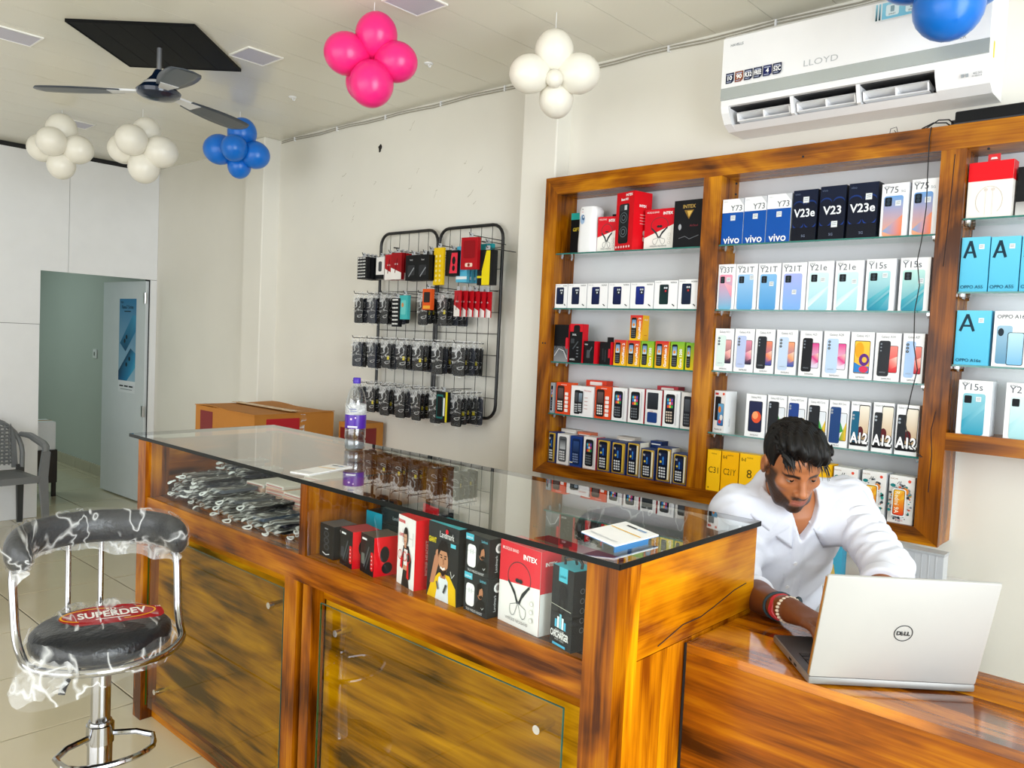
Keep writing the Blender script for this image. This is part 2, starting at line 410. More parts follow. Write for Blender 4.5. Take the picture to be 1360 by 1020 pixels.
# room behind the doorway
rb = struct(MB().box((XB-3.3, 3.10, 0), (XB-0.1, 3.2, 2.7)).box((XB-3.4, 0.6, 0), (XB-3.3, 3.2, 2.7)).box((XB-3.3, 0.5, 0), (XB-0.1, 0.6, 2.7)).box((XB-3.4, 0.5, 2.7), (XB-0.1, 3.2, 2.75)).build('wall_backroom', M_green))
sk = struct(MB().box((XB-3.3, 3.088, 0), (XB-0.1, 3.1, 0.004)).build('baseboard_backroom', M_grout))
x = XB-3.3
while x < XB-0.15:
    MB().box((x+.003, 3.085, 0), (min(x+0.4, XB-0.1)-.003, 3.1, 0.105)).build('tile', mat('skirting_tile', '#b9b39f', 0.25), sk); x += 0.4
area('backroom_fill', (XB-2.2, 1.6, 2.6), (0.8, 0.8), (0, 0, 0), 17, (0.86, 1.0, 0.95))  # added fill lamp to brighten the back room
sw = thing('wall_switch', 'white square switch plate on the green-grey wall seen through the doorway', 'switch', (-8.35, 3.10, 1.19))
MB().rbox((-0.045, -0.012, -0.045), (0.045, 0, 0.045), 0.004, 1).build('plate', M_white, sw)
MB().box((-0.012, -0.017, -0.018), (0.012, -0.011, 0.018)).build('rocker', mat('switch_grey', '#8e9691', 0.4), sw)

# the open door leaf with its poster
dd = struct(thing('door_1', None, None, (XB-0.03, 2.90, 0.012), math.radians(182.0)))
MB().box((0, -0.019, 0), (0.80, 0.019, 1.845)).build('leaf', mat('door_laminate', '#dbe2e6', 0.3), dd)
for z in (1.66, 0.72): MB().box((-0.02, 0.019, z), (0.035, 0.024, z+0.09)).cyl((-0.004, 0.026, z), (-0.004, 0.026, z+0.09), 0.008, 8).build('hinge', mat('brushed_steel', '#c9c9c7', 0.3, 1.0), dd)
ps = thing('poster', 'tall blue smartphone poster stuck on the open door leaf', 'poster', (XB-0.03, 2.90, 0.012), math.radians(182.0))
a = Art((0.50, 0.0196, 0.92), (-1, 0, 0), (0, 0, 1), (0, 1, 0)); a.o = Vector((0.475, 0.0196, 0.90))
W_, H_ = 0.315, 0.80
a.rect(0, 0, W_, H_, '#e9eef2'); a.rect(0, 0.10, W_, H_, '#9fc3d8', '#2f7fb0')
a.poly([(0.02, 0.42), (0.13, 0.35), (W_, 0.53), (W_, 0.66), (0.25, 0.66)], ['#1d5f86', '#174d72', '#2f86b4', '#4aa0c8', '#3d93bd'])
a.poly([(0, 0.10), (0.16, 0.10), (W_, 0.22), (W_, 0.34), (0.22, 0.38), (0, 0.18)], ['#124a7a', '#2c86b8', '#4eb0d2', '#3a93bf', '#17415f', '#0e355a'])
for (x_, y_) in ((0.11, 0.44), (0.145, 0.475), (0.15, 0.24), (0.205, 0.29)): a.ell(x_, y_, 0.017, 0.019, '#0d1c26')
a.text('Reno7 Series', W_/2, 0.715, 0.045, '#10303f', fit=0.21); a.rect(W_/2-.06, .688, W_/2+.06, .697, '#10303f')
a.text('oppo', 0.03, 0.765, 0.025, '#10303f', 'l'); [a.rect(.03+.09*k, .048, .10+.09*k, .060, '#17242b') for k in range(3)]; a.rect(.05, .024, .27, .030, '#8a979d')
MB().box((0.475-W_, 0.0191, 0.90), (0.475, 0.0197, 0.90+H_)).build('sheet', mat('poster_paper', '#dfe6ea', 0.4), ps)
a.put('poster_print', ps)

# cable run with clips under the ceiling
cb = MB()
for dz in (0.0, -0.012):
    cb.tube([(-4.85+t*0.15, YW-0.006, CZ-0.012+dz+0.004*math.sin(t*1.7)+(0 if -4.85+t*.15 < -2.7 or -4.85+t*.15 > -2.3 else 0)) for t in range(0, 31)], 0.003, 6)
o = cb.build('ceiling_cable', mat('cable_grey', '#a7a294', 0.5), smooth=True)
tag(o, 'thin grey double cable clipped along the top of the wall', 'cable')
for k in range(9): MB().box((-4.7+k*0.47, YW-0.012, CZ-0.03), (-4.7+k*0.47+0.008, YW, CZ-0.004)).build('clip', M_white, o)

# recessed ceiling lights
M_diff = mat('light_diffuser', '#c6c4d4', 0.35); M_frame = mat('light_frame', '#f4f3ee', 0.4)
for (lx, ly, lab) in ((-3.505, 1.985, 'square recessed ceiling light to the right of the black fan panel'), (-4.205, 1.19, 'square recessed ceiling light at the left edge of the picture'),
                      (-2.43, 2.03, 'square recessed ceiling light above the pink balloons'), (-5.68, 1.96, 'square recessed ceiling light above the leftmost white balloons')):
    t = thing('ceiling_light', lab, 'light', (lx, ly, CZ), 0, 'recessed ceiling lights'); s_ = 0.09
    fb = MB()
    for lo, hi in (((-s_, -s_), (s_, -s_+.007)), ((-s_, s_-.007), (s_, s_)), ((-s_, -s_+.007), (-s_+.007, s_-.007)), ((s_-.007, -s_+.007), (s_, s_-.007))):
        fb.box((*lo, -0.006), (*hi, 0))
    fb.build('frame', M_frame, t)
    MB().box((-s_+.007, -s_+.007, -0.004), (s_-.007, s_-.007, 0)).build('diffuser', M_diff, t)

# black ceiling panel and fan
t = thing('ceiling_panel', 'black square slatted board on the ceiling above the fan', 'panel', (-3.76, 1.647, CZ), math.radians(41.5))
M_blk = mat('black_pvc', '#08090a', 0.6, spec=.15)
MB().box((-0.27, -0.275, -0.006), (0.27, 0.275, 0)).build('backing', mat('black_pvc_gap', '#050505', 0.6, spec=.1), t)
for k in range(5): MB().box((-0.27+k*0.108+.001, -0.275, -0.012), (-0.27+(k+1)*0.108-.001, 0.275, -0.005)).build('slat', M_blk, t)
fb = MB()
for lo, hi in (((-0.276, -0.281), (0.276, -0.275)), ((-0.276, 0.275), (0.276, 0.281)), ((-0.276, -0.275), (-0.27, 0.275)), ((0.27, -0.275), (0.276, 0.275))): fb.box((*lo, -0.014), (*hi, 0))
fb.build('frame', M_blk, t)
fn = thing('ceiling_fan', 'dark blue ceiling fan with white trim hanging below the black panel', 'fan', (-3.76, 1.647, CZ-0.012))
M_navy = mat('navy_gloss', '#0d1f38', 0.2, coat=0.5); M_silver = mat('pearl_white', '#dfe0e2', 0.25)
MB().cyl((0, 0, 0), (0, 0, -0.13), 0.011, 12).build('rod', mat('rod_grey', '#8b8d90', 0.35, 0.6), fn, smooth=True)
MB().lathe([(0.0, -0.095), (0.018, -0.1), (0.03, -0.125), (0.065, -0.165), (0.09, -0.19)], 28).build('canopy', M_navy, fn, smooth=True)
MB().lathe([(0.055, -0.155), (0.062, -0.158), (0.072, -0.172), (0.066, -0.176)], 28).build('trim_ring', M_silver, fn, smooth=True)
MB().lathe([(0.09, -0.188), (0.097, -0.196), (0.092, -0.212), (0.07, -0.226), (0.03, -0.236), (0.0, -0.238)], 28).build('motor_housing', M_navy, fn, smooth=True)
for k, ang in enumerate((-130, 106, -12)):
    ca, sa = math.cos(math.radians(ang)), math.sin(math.radians(ang))
    def bl(u, v, r0=0.16, r1=0.53):
        r = r0+(r1-r0)*u; wd = 0.055+0.035*math.sin(u*2.6); wd *= (1 if u < 0.9 else math.sqrt(max(0.02, 1-((u-0.9)/0.1)**2*0.9)))
        s_ = (v-0.5)*2*wd*0.8; z = -0.205-0.09*s_-0.02*u
        return (ca*r-sa*s_, sa*r+ca*s_, z)
    b = MB(); top = MB()
    b.grid(lambda u, v: bl(u, v), 16, 6)
    o = b.build('blade', mat('blade_grey', '#3f464f', 0.3), fn, smooth=True)
    md = o.modifiers.new('thick', 'SOLIDIFY'); md.thickness = 0.004
    MB().add([Vector(bl(-0.35, 0.25))+Vector((0, 0, -.002)), Vector(bl(-0.35, 0.75))+Vector((0, 0, -.002)), Vector(bl(0.14, 0.85))+Vector((0, 0, -.006)), Vector(bl(0.14, 0.15))+Vector((0, 0, -.006)),
              Vector(bl(-0.35, 0.25))+Vector((0, 0, .006)), Vector(bl(-0.35, 0.75))+Vector((0, 0, .006)), Vector(bl(0.14, 0.85))+Vector((0, 0, .004)), Vector(bl(0.14, 0.15))+Vector((0, 0, .004))],
             [(0, 1, 2, 3), (7, 6, 5, 4), (0, 4, 5, 1), (1, 5, 6, 2), (2, 6, 7, 3), (3, 7, 4, 0)]).build('blade_bracket', M_silver, fn)

# bare hooks on the ceiling
for k, (hx, hy, lab) in enumerate(((-2.90, 2.52, 'small clear hook on the ceiling right of the pink balloons'), (-3.93, 2.45, 'small clear hook on the ceiling near the blue balloons by the pillar'))):
    t = thing('ceiling_hook', lab, 'hook', (hx, hy, CZ), 0.4*k, 'bare ceiling hooks')
    MB().lathe([(0.022, 0), (0.02, -0.004), (0.006, -0.007)], 12).build('plate', M_white, t, smooth=True)
    MB().tube([(0, 0, -0.006), (0.004, 0, -0.018), (0.012, 0, -0.02), (0.016, 0, -0.012)], 0.003, 6).build('hook', M_white, t, smooth=True)

# ------------------------------------------------------------------ balloon clusters
M_bal = {'pink': mat('pink_latex', '#f0247e', 0.28, sub=0.0), 'white': mat('white_latex', '#efebdf', 0.3), 'blue': mat('blue_latex', '#0f6fd0', 0.28)}
def balloon_mesh(r, m):
    prof = []
    for i in range(15):
        p = math.pi*i/14; z = -math.cos(p); rr = math.sin(p)
        k = 1-0.10*max(0, -z)
        prof.append((r*rr*k, r*1.10*z))
    prof[0] = (0.0, prof[0][1]); prof[-1] = (0.0, prof[-1][1])
    return MB().lathe(prof, 24).lathe([(0.004, -r*1.10-0.010), (0.009, -r*1.10-0.012), (0.003, -r*1.10+0.002)], 8).mesh('balloon', M_bal[m], smooth=60)
def cluster(c, r, m, dirs, lab, extra=None):
    """balloons tied together at their necks; dirs point outward from the knot"""
    t = thing('balloon_cluster', lab, 'balloons', c, 0, 'balloon clusters on the ceiling')
    for k, (d, s) in enumerate(dirs):
        me = balloon_mesh(r*s, m); o = obj('balloon', me, t)
        d = Vector(d).normalized(); o.location = d*(r*s*1.12+0.008)
        o.rotation_euler = Vector((0, 0, 1)).rotation_difference(d).to_euler()
    if extra: MB().sphere((0.0, 0, 0), 0.016, 10, 8).build('knot', M_bal[m], t, smooth=True)
    MB().cyl((0, 0, 0), (0, 0, CZ-c[2]), 0.0012, 5).build('string', M_white, t)
RX, UP, FW = Vector((0.741, 0.671, 0.034)), Vector((-0.03, 0.0, 1)).normalized(), Vector((-0.671, 0.741, -0.05))
def D(a, b, c): return RX*a+UP*b-FW*c
cluster((-2.56, 1.94, 2.548), 0.081, 'pink', [(D(0.15, 1, 0.1), 1.0), (D(-1, .25, .2), 1.0), (D(1, -.05, .2), .95), (D(0.05, -1, .45), 1.05), (D(-.5, -.6, -.9), .95)], 'bright pink balloon cluster on the ceiling between the fan and the pillar', True)
cluster((-2.05, 2.42, 2.530), 0.076, 'white', [(D(0, 1, .1), 1.0), (D(-1, .05, .15), .98), (D(1, .1, .1), 1.02), (D(.15, -.75, -.5), .9), (D(.05, -.55, 1), .45)], 'white balloon cluster hanging in front of the pillar beside the air conditioner', True)
cluster((-5.40, 1.785, 2.545), 0.090, 'white', [(D(0, 1, 0), 1.0), (D(-1, 0, .1), .95), (D(1, -.1, .1), .95), (D(0, -1, 0), .9), (D(0, 0.1, 1), .95)], 'leftmost white balloon cluster below the ceiling at the back of the shop')
cluster((-4.93, 2.07, 2.545), 0.090, 'white', [(D(.2, 1, -.1), .9), (D(-1, 0, -.1), 1.0), (D(1, -.2, .1), 1.05), (D(.1, -1, .0), 1.0), (D(-.1, .15, 1), 1.0)], 'white balloon cluster between the leftmost white one and the blue one')
cluster((-4.46, 2.435, 2.545), 0.085, 'blue', [(D(.15, 1, 0), 1.0), (D(-1, .05, .1), 1.05), (D(1, -.25, .1), .95), (D(-.05, -1, -.2), .8), (D(.05, -.1, 1), .9)], 'blue balloon cluster beside the far pillar at the back of the shop')
cluster((-0.715, 2.52, 2.548), 0.080, 'blue', [(D(-.9, .5, 0), 1.0), (D(-.1, -.55, .6), 1.15), (D(1, .45, .1), 1.1), (D(0, 1, -.6), .9)], 'blue balloon cluster hanging in front of the air conditioner')
# ================================================================== WALL SHELF UNIT
YS = 2.80
M_back = mat('grey_white_laminate', '#d7d9dd', 0.22)
WX, WY, WZ = wood('x', dark='#4a2302', mid='#8f4e03', light='#cc8508'), wood('y', dark='#4a2302', mid='#8f4e03', light='#cc8508'), wood('z', dark='#4a2302', mid='#8f4e03', light='#cc8508')
M_shglass = glass('shelf_glass', '#e6f5f0'); M_edge = mat('green_glass_edge', '#1f6f66', 0.1, coat=0.6)
M_clip = mat('chrome', '#e4e4e6', 0.08, 1.0)
su = thing('shelf_unit', 'three-bay teak wall shelf with glass shelves full of phone boxes', 'shelf', (0, 0, 0.908))
Z0 = 0.908
def sh(b, name, m): return b.build(name, m, su, (0, 0, -Z0))
def frame_x(x0, x1, z0, z1, m0, m1):    # horizontal face board with mitre offsets
    b = MB(); b.prism([(x0, z1), (x0+m0, z0), (x1-m1, z0), (x1, z1)] if m0 >= 0 else [(x0, z1), (x0-m0, z0), (x1+m1, z0), (x1, z1)], YS, YS+0.022, axis='y'); return b
BX = [(-2.315, -1.587), (-1.512, -0.752)]
# face boards
sh(MB().prism([(-2.385, 2.242), (-2.315, 2.166), (0.82, 2.166), (0.90, 2.242)], YS, YS+0.022, axis='y'), 'top_rail', WX)
sh(MB().prism([(-2.385, 0.908), (-0.679, 0.908), (-0.752, 0.962), (-2.315, 0.962)], YS, YS+0.022, axis='y'), 'bottom_rail', WX)
sh(MB().prism([(-2.385, 0.908), (-2.315, 0.962), (-2.315, 2.166), (-2.385, 2.242)], YS, YS+0.022, axis='y'), 'upright', WZ)
sh(MB().prism([(-1.587, 0.9625), (-1.512, 0.9625), (-1.512, 2.1655), (-1.587, 2.1655)], YS, YS+0.022, axis='y'), 'upright', WZ)
sh(MB().prism([(-0.752, 0.962), (-0.679, 0.908), (-0.679, 2.1655), (-0.752, 2.1655)], YS, YS+0.022, axis='y'), 'upright', WZ)
sh(MB().prism([(-0.6785, 1.221), (0.90, 1.221), (0.82, 1.277), (-0.6785, 1.277)], YS, YS+0.022, axis='y'), 'bottom_rail', WX)
sh(MB().prism([(0.82, 1.277), (0.90, 1.221), (0.90, 2.242), (0.82, 2.166)], YS, YS+0.022, axis='y'), 'upright', WZ)
# carcass sides and boards behind the face boards
for x0, x1, z0, z1 in ((-2.385, -2.316, 0.93, 2.22), (-1.586, -1.513, 0.955, 2.17), (-0.751, -0.680, 0.91, 2.17), (0.821, 0.90, 1.23, 2.22)):
    sh(MB().box((x0, YS+0.0222, z0), (x1, 2.945, z1)), 'side_board', WZ)
for x0, x1, z0, z1 in ((-2.385, 0.90, 2.166, 2.242), (-2.385, -0.70, 0.908, 0.960), (-0.680, 0.90, 1.223, 1.276)):
    sh(MB().box((x0, YS+0.0222, z0), (x1, 2.945, z1)), 'carcass_board', WX)
for x0, x1, z0, z1 in ((-2.385, -0.68, 0.908, 2.242), (-0.68, 0.90, 1.222, 2.242)):
    sh(MB().box((x0, 2.945, z0), (x1, 2.958, z1)), 'back_panel', M_back)
# glass shelves with green front edge, on chrome clips
def gshelf(x0, x1, z):
    o = sh(MB().box((x0, YS+0.010, z-0.006), (x1, 2.944, z-0.0002)), 'glass_shelf', M_shglass)
    MB().box((x0, YS+0.0085, z-0.006), (x1, YS+0.0102, z-0.0002)).build('front_edge', M_edge, o)
    for xx, s in ((x0, 1), (x1, -1)):
        for yy in (YS+0.03, 2.90):
            MB().box((min(xx, xx+s*.016), yy, z-0.014), (max(xx, xx+s*.016), yy+.014, z-0.0062)).cyl((xx, yy+.007, z-.016), (xx+s*.014, yy+.007, z-.016), .007, 8).build('clip', M_clip, o)
for z in (1.187, 1.420, 1.660, 1.904): gshelf(-2.3150, -1.5870, z)
for z in (1.188, 1.426, 1.660, 1.906): gshelf(-1.5120, -0.7520, z)
for z in (1.493, 1.721, 1.949): gshelf(-0.6785, 0.8200, z)
# nail heads
for (x, z) in ((-1.45, 2.13), (-1.45, 2.09), (-1.2, 2.20), (-0.62, 2.155), (-2.345, 1.50), (-2.36, 1.50)):
    sh(MB().cyl((x, YS-0.001, z), (x, YS+0.002, z), 0.004, 8), 'nail_head', M_black)
# split in the right upright
sh(MB().tube([(-0.712, YS+0.0005, 2.15), (-0.716, YS+0.0005, 1.95), (-0.722, YS+0.0005, 1.80)], 0.0016, 5), 'crack', mat('wood_crack', '#2a0f03', 0.8))
sh(MB().tube([(-0.713, YS+0.0005, 1.34), (-0.722, YS+0.0005, 1.28), (-0.715, YS+0.0005, 1.2), (-0.717, YS+0.0005, 1.08)], 0.0016, 5), 'crack', MATS['wood_crack'])

# ------------------------------------------------------------------ boxes
def carton(name, x0, x1, z, h, d=0.05, y=2.815, rot=0.0, cols='#f3f3f4', side=None, top=None, label='', cat='box', group=None):
    """a printed carton: front face towards -y; returns (object, art on front, art on the +x side)"""
    w = x1-x0; c = lin(cols); s = lin(side) if side else c; t = lin(top) if top else c
    b = MB().box((-w/2, 0, 0), (w/2, d, h), cols=[c, t, c, s, c, s])
    o = b.build(name, ink(), None, ((x0+x1)/2, y, z), rot)
    tag(o, label, cat, group)
    A = Art((-w/2, 0, 0), (1, 0, 0), (0, 0, 1), (0, -1, 0)); A.W, A.H = w, h
    S = Art((w/2, 0, 0), (0, 1, 0), (0, 0, 1), (1, 0, 0)); S.W, S.H = d, h
    T = Art((-w/2, 0, h), (1, 0, 0), (0, 1, 0), (0, 0, 1)); T.W, T.H = w, d
    return o, A, S, T
def seal(a, x, y, s=0.011):
    a.rect(x-s*.75, y-s*.75, x+s*.75, y+s*.75, '#dfe3e6'); a.line([(x-s*.5, y+s*.25), (x+s*.5, y+s*.35)], s*.16, '#9aa2a8'); a.line([(x-s*.5, y-s*.2), (x+s*.5, y-s*.1)], s*.16, '#9aa2a8')
GAP = 0.0012
SHELF = lambda b, r: '%s shelf of the %s bay' % (['top', 'second', 'third', 'fourth', 'bottom'][r], ['left', 'middle', 'right'][b])

# middle bay, top shelf
row = [(-1.509, -1.420, .170), (-1.420, -1.330, .171), (-1.330, -1.237, .173), (-1.233, -1.142, .179), (-1.136, -1.044, .184), (-1.038, -0.938, .185), (-0.930, -0.842, .173), (-0.837, -0.754, .179)]
for i, (x0, x1, h) in enumerate(row):
    x0 += GAP; x1 -= GAP
    if i < 3:
        o, a, s, t = carton('phone_box', x0, x1, 1.906, h, .045, cols='#0b4fa6', side='#dfe6ee', top='#f2f4f6', label='blue phone box with white top band, %s from left, top shelf, middle bay' % ORD[i], group='phone boxes on the middle bay top shelf')
        W, H = a.W, a.H
        a.rect(0, H*.70, W, H, '#f4f5f7'); a.poly([(W*.75, H), (W, H*.84), (W, H)], '#c9cbd0'); a.text('vivo', W*.06, H*.93, .010, '#b9bdc4', 'l')
        a.text('Y73', W*.92, H*.735, .030, '#4d545c', 'r', fit=W*.6); seal(a, W*.52, H*.58, .013); a.text('vivo', W/2, H*.02, .040, '#ffffff', fit=W*.94, bold=.012)
    elif i < 6:
        o, a, s, t = carton('phone_box', x0, x1, 1.906, h, .050, rot=(-.02, -.02, -.02)[i-3], cols='#0a1530', side='#0a0f1c', top='#0a1122', label='navy phone box, %s of the three dark boxes on middle bay top shelf' % ORD[i-3], group='phone boxes on the middle bay top shelf')
        W, H = a.W, a.H
        a.rect(0, 0, W, H, '#080d1c', '#0e1830')
        for k in (.25, .75):
            a.ell(W*k, H*.33, W*.23, H*.11, '#163a8c', 20); a.ell(W*k, H*.365, W*.235, H*.11, '#0a1226', 20)
            a.ell(W*k, H*.70, W*.22, H*.09, '#12306f', 20); a.ell(W*k, H*.67, W*.225, H*.09, '#0a1226', 20)
        a.rect(0, 0, W, H*.26, '#080d1a')
        a.text('vivo', W*.08, H*.90, .012, '#5d6a86', 'l'); a.text('V23' if i == 4 else 'V23e', W/2, H*.47, .040, '#eef2f8', fit=W*.86, bold=.02)
        a.text('5G', W/2, H*.07, .012, '#7d89a4'); seal(a, W*(.55, .62, .70)[i-3], H*(.80, .28, .74)[i-3], .014)
    else:
        o, a, s, t = carton('phone_box', x0, x1, 1.906, h, .055, rot=-.05, cols='#f4f4f6', side='#cfd2d8', label='white phone box with blue-orange phone, %s, middle bay top shelf' % ('second from right' if i == 6 else 'rightmost'), group='phone boxes on the middle bay top shelf')
        W, H = a.W, a.H
        a.text('vivo', W*.07, H*.93, .012, '#8a9099', 'l'); a.text('Y75', W*.07, H*.82, .030, '#565c66', 'l', fit=W*.56); a.text('5G', W*.72, H*.82, .012, '#8a9099', 'l')
        a.rr(W*.10, -.0, W*.82, H*.765, .008, '#e8a27a', '#6a9fd8'); a.poly([(W*.10, H*.1), (W*.5, 0.001), (W*.82, 0.001), (W*.82, H*.4)], ['#6fa6d6', '#e2936c', '#e9794d', '#ee8f63'])
        a.rr(W*.14, H*.57, W*.40, H*.74, .004, '#0f141b'); a.ell(W*.27, H*.69, .006, .006, '#2b3a48'); a.ell(W*.27, H*.62, .006, .006, '#2b3a48'); seal(a, W*.64, H*.62, .012)
    a.put('front_print', o)
# middle bay, second shelf
row = [(-1.511, -1.437, .171), (-1.437, -1.350, .170), (-1.348, -1.260, .169), (-1.258, -1.165, .169), (-1.164, -1.070, .171), (-1.066, -0.969, .170), (-0.963, -0.866, .172), (-0.855, -0.761, .173)]
NM = ['Y33T', 'Y21T', 'Y21T', 'Y21T', 'Y21e', 'Y21e', 'Y15s', 'Y15s']
GR = [('#6cb6d8', '#f09db4'), ('#5aa4dc', '#9fc9ee'), ('#4f9bd6', '#86bdea'), ('#7fb0ea', '#a9b4ee'), ('#9fd6e4', '#d5eef0'), ('#a6dbe2', '#cfeaf0'), ('#2b93ad', '#b6dfe2'), ('#2f98b0', '#bfe6df')]
for i, (x0, x1, h) in enumerate(row):
    o, a, s, t = carton('phone_box', x0+GAP, x1-GAP, 1.660, h, .05, rot=-.02 if i > 3 else 0, cols='#f3f3f5', side='#d9dbe0', label='white phone box with pastel phone picture, %s from left, second shelf, middle bay' % ORD[i], group='phone boxes on the middle bay second shelf')
    W, H = a.W, a.H
    a.text('vivo', W*.07, H*.935, .012, '#868d96', 'l'); a.text(NM[i], W*.07, H*.815, .030, '#5e656e', 'l', fit=W*.8)
    a.rr(W*.10, 0, W*.84, H*.77, .007, GR[i][0], GR[i][1])
    if i == 0: a.poly([(W*.35, H*.6), (W*.84, H*.25), (W*.84, H*.52)], ['#f2b6c4', '#e88ea8', '#f1a9b4'])
    if 4 <= i: a.poly([(W*.10, H*.05), (W*.84, H*.42), (W*.84, H*.50), (W*.10, H*.2)], ['#e2f5f6', '#b9e1e8', '#d9f1f2', '#bfe6ea'] if i < 6 else ['#2a8ba6', '#57b3c2', '#7fcad0', '#38a0b4'])
    if 6 <= i: a.poly([(W*.10, .001), (W*.5, .001), (W*.84, H*.3), (W*.84, H*.36)], ['#1d7f9c', '#2b8fa8', '#4fb0be', '#3a9fb2'])
    a.rr(W*.16, H*.58, W*.40, H*.73, .003, '#12161b'); a.ell(W*.28, H*.68, .005, .005, '#333d45'); a.ell(W*.28, H*.62, .005, .005, '#333d45')
    seal(a, W*(.62, .76, .62, .55, .62, .70, .66, .72)[i], H*(.66, .70, .56, .38, .62, .58, .68, .56)[i], .011); a.put('front_print', o)
# middle bay, third shelf
row = [(-1.508, -1.429, .161), (-1.426, -1.346, .162), (-1.344, -1.267, .162), (-1.262, -1.183, .162), (-1.175, -1.095, .161), (-1.090, -1.001, .162), (-0.997, -0.919, .161), (-0.916, -0.834, .160), (-0.830, -0.763, .161)]
PH = [('#d9ece6', '#15203c', '#e7a2a0'), ('#b9c6ea', '#16233f', '#e58fa5'), ('#26292e', '#2a4a9a', '#f08a62'), ('#c3d5ec', '#3157a8', '#f2a06e'), ('#17181b', '#ded7ea', '#d63c86'), ('#bcd3ee', '#e8e0ee', '#dc3f8a'), (None, '#f4b13a', '#6a2f86'), ('#2b2d31', '#cf2c36', '#f0867c'), ('#a9c6ea', '#b32536', '#ef8b7d')]
def galaxy(a, i, bk, sc1, sc2, big=None):
    W, H = a.W, a.H
    a.text('Galaxy A%d' % (13+i*3), W*.5, H*.90, .011, '#6b6f76', fit=W*.55); a.text('SAMSUNG', W/2, H*.035, .008, '#50545a', fit=W*.4)
    if bk is None:
        a.rr(W*.18, H*.13, W*.86, H*.82, .004, '#15161a'); a.rr(W*.20, H*.145, W*.84, H*.805, .003, sc1, '#f2c544'); a.ell(W*.40, H*.62, W*.20, H*.17, '#f3a21f'); a.ell(W*.62, H*.42, W*.22, H*.13, '#5c2a80')
        a.ell(W*.64, H*.42, W*.11, H*.06, '#e2b64a'); a.poly([(W*.20, H*.15), (W*.84, H*.15), (W*.84, H*.28), (W*.45, H*.3), (W*.20, H*.36)], '#2f7fc4'); a.ell(W*.62, H*.22, W*.2, H*.07, '#d8385a'); return
    a.rr(W*.56, H*.18, W*.91, H*.74, .004, '#131417'); a.rr(W*.58, H*.19, W*.895, H*.73, .003, sc1, sc2)
    a.poly([(W*.58, H*.45), (W*.895, H*.52), (W*.895, H*.32), (W*.62, H*.24)], [sc2, '#f7d0c2', sc2, sc1])
    a.rr(W*.12, H*.10, W*.58, H*.84, .007, bk, sk=0.02)
    for q in range(3): a.ell(W*.24, H*(.77-.07*q), .0045, .0045, '#3a3f46'); a.ell(W*.24, H*(.77-.07*q), .0022, .0022, '#8c949c')
    a.text('SAMSUNG', W*.35, H*.17, .006, '#9aa0a8', fit=W*.25)
for i, (x0, x1, h) in enumerate(row):
    o, a, s, t = carton('phone_box', x0+GAP, x1-GAP, 1.426, h, .045, cols='#f4f4f5', side='#dadce0', label='slim white phone box, %s from left, third shelf, middle bay' % ORD[i], group='phone boxes on the middle bay third shelf')
    galaxy(a, i, *PH[i]); a.put('front_print', o)
# middle bay, fourth shelf
o, a, s, t = carton('phone_box', -1.510, -1.452, 1.188, .160, .06, rot=-.28, y=2.832, cols='#f4f4f5', side='#e9eaec', label='white phone box turned sideways, left end of the middle bay fourth shelf', group='phone boxes on the middle bay fourth shelf')
W, H = a.W, a.H
a.rr(W*.12, H*.28, W*.62, H*.86, .005, '#202328'); a.rr(W*.38, H*.16, W*.90, H*.70, .004, '#15161a'); a.rr(W*.40, H*.17, W*.88, H*.69, .003, '#2c6fb4', '#6fb0dc'); a.ell(W*.55, H*.55, W*.12, H*.08, '#f0892c'); a.ell(W*.72, H*.36, W*.13, H*.07, '#f3f0ea'); a.ell(W*.60, H*.26, W*.12, H*.05, '#d83a3a')
a.text('Redmi 10', W*.5, H*.05, .010, '#444', fit=W*.6); a.rect(W*.12, H*.90, W*.4, H*.95, '#c83c3c'); a.ell(W*.85, H*.93, .005, .005, '#e8542c'); a.put('front_print', o)
s.text('Redmi', .03, H*.25, .012, '#b8bbc0', rot=90); s.put('side_print', o)
row = [(-1.365, -1.285, .159), (-1.281, -1.207, .161), (-1.205, -1.134, .162), (-1.131, -1.058, .160), (-1.055, -0.986, .161), (-0.981, -0.916, .163), (-0.908, -0.840, .166), (-0.834, -0.763, .165)]
